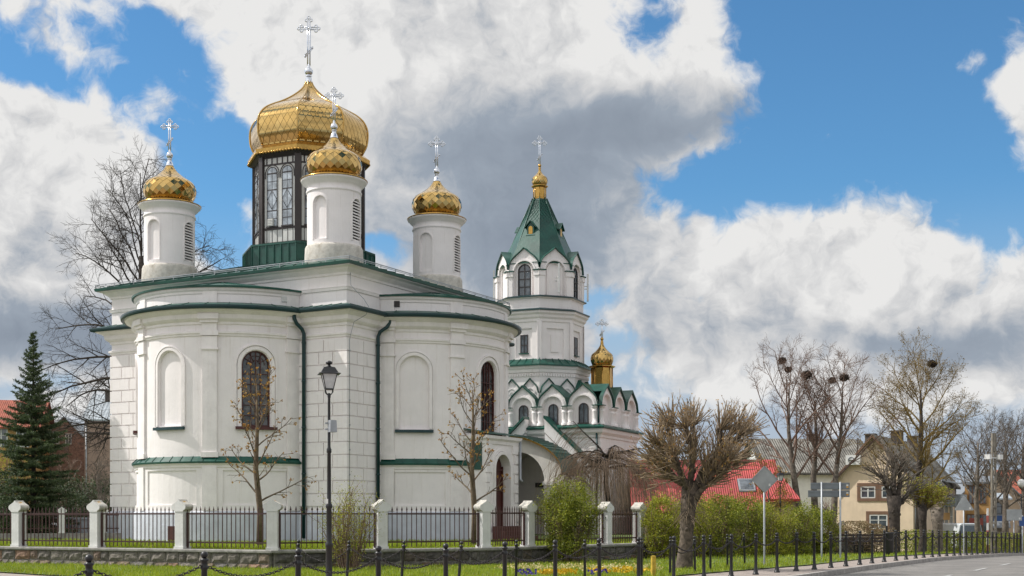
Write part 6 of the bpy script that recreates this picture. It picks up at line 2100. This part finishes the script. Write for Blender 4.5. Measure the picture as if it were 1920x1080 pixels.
for i, (x, d, w, h) in enumerate(((1238, 47.8, 1.9, 2.15), (1352, 51.5, 2.2, 2.3), (1398, 53.5, 2.0, 2.35), (1447, 55.0, 2.2, 2.3), (1494, 57.0, 2.0, 2.1), (1536, 59.5, 2.0, 2.0), (1300, 49.6, 2.0, 2.2))):
    lab = ['yellow-green hedge bush right of the last white pillar', 'yellow-green hedge bush just right of the pollarded trunk', 'yellow-green hedge bush left of the diamond sign pole', 'tall yellow-green hedge bush right behind the diamond sign pole', 'loose yellow-green hedge bush left of the direction board', 'yellow-green hedge bush under the direction board', 'yellow-green hedge bush behind the pollarded trunk'][i]
    bush('hedge_bush', (X_at(x, d), d, gz(X_at(x, d), d)), w, h, lab, 110 + i, MT['leaf_dense'] if i % 3 else MT['leaf_new'], 12000, .036, 'yellow-green bushes along the yard wall', holes=.3, stems=30)
# dark evergreens left
for i, (x, d, w, h, lab) in enumerate(((8, 60, 2.6, 3.0, 'dark evergreen shrub at the left frame edge below the orange roof'), (120, 61, 3.0, 2.7, 'dark evergreen shrub to the right of the spruce foot'), (168, 64, 3.2, 2.9, 'dark evergreen shrub below the brick gable house'), (205, 66, 2.6, 2.6, 'dark evergreen shrub touching the church corner'))):
    bush('evergreen_shrub', (X_at(x, d), d, .5), w, h, lab, 130 + i, MT['yew'], 9000, .05, 'dark evergreen shrubs in the yard', holes=.15, stems=16)
upright_tree('bare_shrub', (X_at(190, 58), 58, .5), 3.6, 'low bare shrub with arching grey twigs at the church corner', 140, (MT['bark'], MT['bark']), 12, .5, (-.05, 0), r0=.05, low=.15)
upright_tree('bare_shrub', (X_at(128, 78), 78, .5), 4.6, 'reddish bare shrub before the brick gable house', 141, TW, 12, .45, (0, 0), r0=.08, low=.2)
bush('forsythia_bush', (X_at(12, 66), 66, .5), 1.8, 4.6, 'yellow flowering shrub against the orange-roofed house', 142, MT['leaf_new'], 4000, .04, holes=.8, stems=40)

# hedges on the right
def hedge(name, pts, w, h, label, mtl, n, size, seed):
    rr = random.Random(seed)
    o0 = Vector((pts[0][0], pts[0][1], 0))
    z0 = gz(*pts[0])
    T = empty(name, (o0.x, o0.y, z0), 0, label, 'hedge')
    m = MB(); k = MB()
    segs = list(zip(pts[:-1], pts[1:]))
    Ls = [math.hypot(b[0] - a[0], b[1] - a[1]) for a, b in segs]
    for (a, b), L in zip(segs, Ls):
        za, zb = gz(*a) - z0, gz(*b) - z0
        for _ in range(int(L * 5)):
            t = rr.random(); p = Vector((a[0] + (b[0] - a[0]) * t - o0.x, a[1] + (b[1] - a[1]) * t - o0.y, za + (zb - za) * t))
            s, r2, _ = grow(rr, p, Vector((rr.uniform(-.4, .4), rr.uniform(-.4, .4), 1)), h * rr.uniform(.7, 1.0), .014, .006, 4, .15, .02); k.tube(s, r2, 3, cap=False)
        for _ in range(int(n * L / sum(Ls))):
            t = rr.random()
            p = Vector((a[0] + (b[0] - a[0]) * t - o0.x, a[1] + (b[1] - a[1]) * t - o0.y, za + (zb - za) * t))
            v = rvec(rr); v = Vector((max(-1, min(1, v.x * 1.5)), max(-1, min(1, v.y * 1.5)), max(-1, min(1, v.z * 1.5))))
            bump = 1 + .12 * math.sin(t * L * 2.1 + seed) + .08 * math.sin(t * L * 5.3)
            c = p + Vector((v.x * w / 2, v.y * w / 2, h * bump / 2 + v.z * h * bump / 2))
            aa = rvec(rr); bb = aa.cross(rvec(rr)).normalized(); s = size * rr.uniform(.6, 1.3)
            m.add([tuple(c - aa * s), tuple(c + bb * s * .55), tuple(c + aa * s), tuple(c - bb * s * .55)], [(0, 1, 2, 3)])
    k.build('branches', MT['bark_twig'], T); m.build('foliage', mtl, T)
hedge('clipped_hedge', [(X_at(1680, 66), 66), (X_at(1790, 74), 74), (X_at(1940, 84), 84)], 1.0, 1.05, 'low clipped green hedge running behind the bollards', MT['leaf_dense'], 15000, .05, 3)
hedge('dry_hedge', [(X_at(1562, 62), 62), (X_at(1664, 64), 64)], .9, 1.35, 'dry brown leafless hedge in front of the cream house', MT['hedge_dry'], 8000, .045, 4)

# flower bed
def flowers(name, cx, cy, rx, ry, n, mtl, size, lab, seed, lo=.08, hi=.2):
    rr = random.Random(seed); m = MB()
    for _ in range(n):
        a = rr.uniform(0, 6.28); k = math.sqrt(rr.random())
        c = Vector((cx + math.cos(a) * rx * k, cy + math.sin(a) * ry * k, rr.uniform(lo, hi)))
        for _ in range(2):
            u = (Vector((1, 0, 0)) + rvec(rr) * .7).normalized(); v = u.cross(Vector((0, 1, 0)) + rvec(rr) * .6).normalized()
            s = size * rr.uniform(.7, 1.2)
            m.add([tuple(c - u * s), tuple(c - v * s), tuple(c + u * s), tuple(c + v * s)], [(0, 1, 2, 3)])
    o = m.build(name, mtl); tag(o, lab, 'flowers', kind='stuff')
flowers('pale_pansies', 1.9, 36.6, 2.4, 1.7, 520, MT['flower_p'], .026, 'pale yellow pansies in the grass bed', 1)
flowers('yellow_pansies', 2.9, 34.6, .9, .7, 130, MT['flower_y'], .038, 'bright yellow pansies in the grass bed', 2)
flowers('yellow_pansies', 1.15, 33.3, .6, .4, 70, MT['flower_y'], .04, 'bright yellow pansies at the left of the bed', 3)
flowers('violet_pansies', .35, 33.2, .3, .4, 36, MT['flower_v'], .036, 'violet pansies at the bed edge', 4)
flowers('violet_pansies', 2.2, 33.2, .3, .3, 20, MT['flower_v'], .036, 'violet pansies among the yellow ones', 5)
# ------------------------------------------------------------------ HOUSES
def house(name, loc, rz, w, dpt, he, hr, label, wall, roofm, ridge='x', over=.35, cat='house', wins=(), chim=(), th=.12, wm='white'):
    """front wall on local y = 0 facing -y, width along x (centred), ridge along x or y"""
    T = empty(name, loc, rz, label, cat)
    m = MB(); hw = w / 2
    if ridge == 'y':
        m.add([(-hw, 0, -1), (hw, 0, -1), (hw, 0, he), (0, 0, hr), (-hw, 0, he), (-hw, dpt, -1), (hw, dpt, -1), (hw, dpt, he), (0, dpt, hr), (-hw, dpt, he)],
              [(0, 1, 2, 3, 4), (9, 8, 7, 6, 5), (1, 6, 7, 2), (5, 0, 4, 9)])
    else:
        m.add([(-hw, 0, -1), (hw, 0, -1), (hw, 0, he), (-hw, 0, he), (-hw, dpt, -1), (hw, dpt, -1), (hw, dpt, he), (-hw, dpt, he), (-hw, dpt / 2, hr), (hw, dpt / 2, hr)],
              [(0, 1, 2, 3), (5, 4, 7, 6), (1, 5, 6, 9, 2), (4, 0, 3, 8, 7)])
    m.build('wall', wall, T)
    m = MB()
    if ridge == 'y':
        for s in (-1, 1):
            sl = (hr - he) / hw
            a = (s * (hw + over), -over, he - sl * over); b = (s * (hw + over), dpt + over, he - sl * over)
            m.slab([a, b, (0, dpt + over, hr), (0, -over, hr)], (0, 0, 1), th)
    else:
        sl = (hr - he) / (dpt / 2)
        for s in (0, 1):
            y0 = -over if s == 0 else dpt + over
            m.slab([(-hw - over, y0, he - sl * over), (hw + over, y0, he - sl * over), (hw + over, dpt / 2, hr), (-hw - over, dpt / 2, hr)], (0, 0, 1), th)
    rf = m.build('roof', roofm, T)
    for (x, y, z, sx, sy, sz) in chim:
        c = MB(); c.box((x, y, z), (sx, sy, sz)); c.box((x, y, z + sz / 2 + .05), (sx + .12, sy + .12, .1)); c.build('chimney', MT['chimney'], rf)
    for wn_ in wins:
        face, s, z, ww, hh = wn_[:5]; trim = wn_[5] if len(wn_) > 5 else None
        if face == 'f': P = lambda q, o, zz: (q, -o, zz)
        elif face == 'r': P = lambda q, o, zz: (hw + o, q, zz)
        else: P = lambda q, o, zz: (-hw - o, q, zz)
        f = MB()
        if trim:
            for (a, b, c, d) in ((s - ww / 2 - .22, s + ww / 2 + .22, z + hh, z + hh + .22), (s - ww / 2 - .22, s + ww / 2 + .22, z - .2, z), (s - ww / 2 - .22, s - ww / 2, z, z + hh), (s + ww / 2, s + ww / 2 + .22, z, z + hh)):
                f.pbox(P, a, b, c, d, 0, .05, 1, 1)
        for (a, b, c, d) in ((s - ww / 2, s - ww / 2 + .07, z, z + hh), (s + ww / 2 - .07, s + ww / 2, z, z + hh), (s - .04, s + .04, z, z + hh), (s - ww / 2, s + ww / 2, z, z + .07), (s - ww / 2, s + ww / 2, z + hh - .07, z + hh), (s - ww / 2, s + ww / 2, z + hh * .62 - .02, z + hh * .62 + .02)):
            f.pbox(P, a, b, c, d, .01, .042)
        fr = f.build('window', [MT[wm], MT['brown_trim']], T)
        g = MB(); g.pbox(P, s - ww / 2, s + ww / 2, z, z + hh, 0, .02); g.build('pane', MT['glass'], fr)
    return T
def H3(px, py, d): return Vector((X_at(px, d), d, Z_at(py, d)))
def quadroof(name, parent, pts, th, m):
    b = MB(); b.slab([tuple(p) for p in pts], (0, 0, 1), th); return b.build(name, m, parent)

# red metal-roofed house behind the hedge
d = 70.0
zg = -.5
x0, x1 = X_at(1195, d), X_at(1462, d)
he, hr = Z_at(955, d) - zg, Z_at(866, d + 4) - zg
T = house('red_roof_house', ((x0 + x1) / 2, d, zg), R(-3), x1 - x0, 8.0, he, hr, 'low house with a long bright red ribbed metal roof behind the hedge', MT['beige'], MT['red_roof'], 'x', .3, chim=())
m = MB()
w2 = X_at(1507, 67) - X_at(1440, 67)
cx = X_at(1474, 67) - (x0 + x1) / 2
za, zb = Z_at(940, 67) - zg, Z_at(886, 69) - zg
m.slab([(cx - w2 / 2, -3.2, za), (cx + w2 / 2 - .1, -3.2, za), (cx + w2 / 2 - .7, .4, zb), (cx - w2 / 2, .4, zb)], (0, 0, 1), .12)
wing_r = m.build('annex_roof', MT['red_roof'], T)
m = MB(); m.add([(cx - w2 / 2, -2.9, -.5), (cx + w2 / 2 - .3, -2.9, -.5), (cx + w2 / 2 - .3, -2.9, za - .02), (cx - w2 / 2, -2.9, za - .02), (cx + w2 / 2 - .3, .2, -.5), (cx + w2 / 2 - .8, .2, zb - .1)], [(0, 1, 2, 3), (1, 4, 5, 2)]); m.build('annex_wall', MT['beige'], T)
# skylight on the slope
sl = (hr - he) / 4.0
m = MB(); y = 1.7; z = he + sl * y
xs = X_at(1399, 71.5) - (x0 + x1) / 2
m.slab([(xs - .5, y - .5, z - sl * .5 + .14), (xs + .4, y - .5, z - sl * .5 + .14), (xs + .4, y + .5, z + sl * .5 + .14), (xs - .5, y + .5, z + sl * .5 + .14)], (0, 0, 1), .08); sk = m.build('skylight', MT['galv'], T)
m = MB(); m.slab([(xs - .4, y - .4, z - sl * .4 + .20), (xs + .3, y - .4, z - sl * .4 + .20), (xs + .3, y + .4, z + sl * .4 + .20), (xs - .4, y + .4, z + sl * .4 + .20)], (0, 0, 1), .04); m.build('pane', MT['glass'], sk)

# long house with a weathered corrugated roof
d = 100.0
x0, x1 = X_at(1440, d), X_at(1640, d)
T = house('grey_roof_house', ((x0 + x1) / 2, d, -1.2), R(4), x1 - x0, 9.0, Z_at(884, d) + 1.2, Z_at(826, d + 4.5) + 1.2, 'long house with a steep weathered grey corrugated roof behind the bare trees', MT['white'], MT['grey_roof'], 'x', .5,
          chim=((.6, 4.4, Z_at(826, d) + 1.5, .7, .6, .8),))
m = MB(); hx = (x1 - x0) / 2
for i in range(44):
    xx = -hx + i * (2 * hx) / 43
    z1, z2 = Z_at(884, d) + 1.33, Z_at(826, d + 4.5) + 1.33
    m.bar((xx, -.45, z1 - .25), (xx, 4.5, z2), .10, .07)
m.build('roof_rib', MT['roof_rib'], T.children[1])

# cream gable house, turned so that its street gable faces the sun
d = 84.0
zg = -.95
CR = R(-30)
xl, xr = X_at(1572, d), X_at(1703, d)
w = (xr - xl) / math.cos(CR) * .97; cx = (xl + xr) / 2
zap = Z_at(819, d) - zg; zea = Z_at(902, d) - zg
def onf(p): return (X_at(p, d) - cx) / math.cos(CR)
pzz = lambda p: Z_at(p, d) - zg
DP = 13.0
T = house('cream_house', (cx, d, zg), CR, w, DP, zea, zap, 'cream gable house with brown-framed white windows and a balcony on its shaded side', MT['cream'], MT['grey_roof'], 'y', .3,
          wins=(('f', onf(1629), pzz(934), .95, 22 * d / F_PX, 1), ('f', onf(1663), pzz(934), .95, 22 * d / F_PX, 1), ('f', onf(1646), pzz(992), 1.15, 27 * d / F_PX, 1), ('r', 2.2, pzz(1004), .8, 1.9, 1), ('r', 5.0, pzz(940), .9, 1.3), ('r', 8.6, pzz(1008), .8, 2.2), ('r', 9.8, pzz(1008), .8, 2.2), ('r', 11.4, pzz(1008), .8, 2.2), ('r', 10.6, pzz(928), .9, 1.3), ('r', 8.6, pzz(928), .9, 1.3)),
          chim=((-.8, 2.4, zap - .35, .6, .6, 1.2), (.4, 4.6, zap + .15, .7, .6, .8), (.3, 9.4, zap + .1, .6, .6, .7)))
m = MB()
sl = (zap - zea) / (w / 2)
for s in (-1, 1):
    m.bar((s * (w / 2 + .3), -.32, zea - sl * .3 + .03), (0, -.32, zap + .05), .04, .13)
m.build('barge_board', MT['brown_trim'], T)
m = MB()
for k in range(30):
    y = -.2 + k * (DP + .4) / 29
    for s in (-1, 1): m.bar((s * (w / 2 + .3), y, zea - sl * .3 + .13), (0, y, zap + .13), .15, .07)
m.build('roof_rib', MT['roof_rib'], T.children[1])
m = MB(); m.box((onf(1607), -.25, pzz(862)), (.95, .3, .62)); ac = m.build('air_conditioner', MT['white'], T)
m = MB(); m.torus((onf(1604), -.41, pzz(862)), .18, .03, 'Y', 14, 5); m.lathe([(.001, 0), (.16, 0), (.16, .01)], (onf(1604), -.40, pzz(862)), 12); m.build('fan_grille', MT['signdark'], ac)
hw = w / 2
m = MB(); m.box((hw + .55, 10.2, pzz(936)), (1.1, 2.2, .85))
for k in range(6): m.box((hw + 1.11, 10.2, pzz(946) + k * .14), (.03, 2.2, .04)); m.box((hw + .55, 9.09, pzz(946) + k * .14), (1.1, .03, .04))
m.build('balcony', MT['tin_roof'], T)
m = MB(); m.slab([(hw + .05, 8.4, pzz(898)), (hw + 1.3, 8.4, pzz(904)), (hw + 1.3, 12.4, pzz(904)), (hw + .05, 12.4, pzz(898))], (0, 0, 1), .07); m.build('canopy', MT['signdark'], T)
for yy in (.25, 7.4, 12.6):
    m = MB(); m.tube([(hw + .08, yy, 0), (hw + .08, yy, zea - .1)], .05, 6); m.build('downspout', MT['galv'], T)
m = MB(); m.box((hw + .03, 9.6, pzz(968)), (.06, 2.4, .5)); m.build('shop_board', MT['ochre'], T)
# ochre house
d3 = 94.0
xl3, xr3 = X_at(1814, d3), X_at(1852, d3)
T = house('ochre_house', ((xl3 + xr3) / 2, d3, -1.1), R(-20), (xr3 - xl3) * 1.2, 7.0, Z_at(906, d3) + 1.1, Z_at(893, d3) + 1.1, 'narrow ochre two-storey house with brown trim and a red shop sign', MT['ochre'], MT['signdark'], 'x', .25,
          wins=(('f', -.35, Z_at(945, d3) + 1.1, .55, 1.35), ('f', .35, Z_at(945, d3) + 1.1, .5, 1.35), ('f', .35, Z_at(1003, d3) + 1.1, .6, 1.5), ('f', -.45, Z_at(1003, d3) + 1.1, .6, 1.5)), wm='brown_trim')
m = MB(); m.box((-.1, -.08, Z_at(978, d3) + 1.1), (.95, .06, .5)); m.build('shop_sign', MT['signred'], T)
# taller beige gable behind
d4 = 112.0
xl4, xr4 = X_at(1808, d4), X_at(1905, d4)
T = house('beige_gable_house', ((xl4 + xr4) / 2, d4, -1.3), R(-10), xr4 - xl4, 9, Z_at(925, d4) + 1.3, Z_at(878, d4) + 1.3, 'tall plain beige gable house seen between the bare trees', MT['beige'], MT['signdark'], 'y', .25)
d5 = 102.0
xl5, xr5 = X_at(1850, d5), X_at(1886, d5)
T = house('dark_shop', ((xl5 + xr5) / 2, d5, -1.2), R(-15), xr5 - xl5, 6, Z_at(936, d5) + 1.2, Z_at(926, d5) + 1.2, 'small dark shop front with a striped awning roof behind the utility pole', MT['grey_wall'], MT['tin_roof'], 'x', .4, wins=(('f', 0, Z_at(965, d5) + 1.2, .9, 1.0),), wm='frame_dark', cat='shop')
m = MB(); m.slab([(-.9, -1.6, Z_at(990, d5) + 1.2), (.9, -1.6, Z_at(990, d5) + 1.2), (.9, 0, Z_at(965, d5) + 1.2), (-.9, 0, Z_at(965, d5) + 1.2)], (0, 0, 1), .06); m.build('awning', MT['signdark'], T)
d6 = 125.0
xl6, xr6 = X_at(1872, d6), X_at(2000, d6)
T = house('orange_roof_house', ((xl6 + xr6) / 2, d6, -1.3), R(-8), xr6 - xl6, 9, Z_at(925, d6) + 1.3, Z_at(880, d6) + 1.3, 'beige house with an orange tiled roof at the far right edge', MT['beige'], MT['tile_roof'], 'x', .3, wins=(('f', -2.2, Z_at(970, d6) + 1.3, .9, 1.2),))
m = MB(); m.box((X_at(1876, 98), 98, Z_at(972, 98)), (1.5, .1, .42)); m.box((X_at(1868, 98), 98, Z_at(995, 98)), (.08, .08, 2.2)); m.box((X_at(1884, 98), 98, Z_at(995, 98)), (.08, .08, 2.2))
tag(m.build('shop_board', MT['signblue']), 'blue shop board on posts before the dark shop', 'sign')
d = 80; X_ = X_at(1915, d)
s = empty('globe_lamp', (X_, d, gz(X_, d)), 0, 'white globe street lamp at the right frame edge', 'street lamp')
m = MB(); m.lathe([(.06, 0), (.04, 3.6), (.001, 3.62)], segs=8); m.build('pole', MT['black_iron'], s)
m = MB(); m.sphere((0, 0, Z_at(906, d) - gz(X_, d)), .25, 14, 10); m.build('globe', MT['white'], s)

# left of the church
d = 96.0
T = house('red_tile_house', (X_at(-14, d), d, .3), R(12), 6.0, 9, Z_at(799, d) - .3, Z_at(752, d + 4) - .3, 'yellow-orange house with a red tiled roof at the left frame edge', MT['yellowwall'], MT['tile_roof'], 'x', .4, wins=(('f', 2.1, Z_at(838, d) - .3, .9, 1.4), ('f', .6, Z_at(838, d) - .3, .9, 1.4)))
d = 104.0
T = house('brick_gable_house', (X_at(120, d), d, .3), R(8), 3.3, 10, Z_at(823, d) - .3, Z_at(783, d) - .3, 'narrow brick gable house with pale tin roof behind the spruce', MT['brickred'], MT['tin_roof'], 'y', .2, wins=(('f', .35, Z_at(833, d) - .3, .5, .85), ('f', -.6, Z_at(833, d) - .3, .5, .85)))
d = 100.0
T = house('pink_house', (X_at(205, d), d, .3), R(6), 3.7, 8, Z_at(787, d) - .3, Z_at(742, d + 4) - .3, 'pinkish-brown house with tin roof and chimney beside the church', MT['pinkwall'], MT['tin_roof'], 'x', .2, chim=((-.2, 3, Z_at(744, d) - .3, 1.3, .7, 1.4),))
m = MB(); m.tube([(-1.7, -.1, 0), (-1.7, -.1, Z_at(790, d) - .3)], .06, 6); m.build('downspout', MT['galv'], T)

# parked van
d = 82.0; X_ = X_at(1819, d)
V = empty('parked_van', (X_, d, gz(X_, d)), R(6), 'pale van with tinted blue windows parked behind the clipped hedge', 'van')
m = MB()
pr = [(-.92, .35), (-.95, .95), (-.82, 1.35), (-.72, 1.78), (-.6, 1.86), (.6, 1.86), (.72, 1.78), (.82, 1.35), (.95, .95), (.92, .35)]
n = len(pr)
vs = []
for (y, sx, dz_) in ((-.05, .94, -.04), (.12, 1, 0), (3.2, 1, 0), (4.2, .95, -.75), (4.5, .9, -.9)):
    vs += [(x * sx, y, max(.35, z + (dz_ if z > 1.3 else 0))) for x, z in pr]
fs = [tuple(range(n))[::-1], tuple(range(4 * n, 5 * n))]
for r in range(4):
    for i in range(n):
        j = (i + 1) % n; fs.append((r * n + i, r * n + j, (r + 1) * n + j, (r + 1) * n + i))
m.add(vs, fs); m.build('body', MT['carpaint'], V)
m = MB(); m.slab([(-.74, -.075, 1.18), (.74, -.075, 1.18), (.64, -.06, 1.72), (-.64, -.06, 1.72)], (0, -1, 0), .02); m.build('rear_window', MT['carglass'], V)
for sx in (-1, 1):
    for y in (.85, 3.5):
        m = MB(); m.torus((sx * .82, y, .33), .23, .10, 'X', 18, 8); w_ = m.build('wheel', MT['rubber'], V)
        m = MB(); m.box((sx * .86, y, .33), (.06, .3, .3)); m.build('rim', MT['galv'], w_)
    m = MB(); m.box((sx * .82, -.07, 1.0), (.14, .04, .38)); m.build('tail_light', MT['signred'], V)
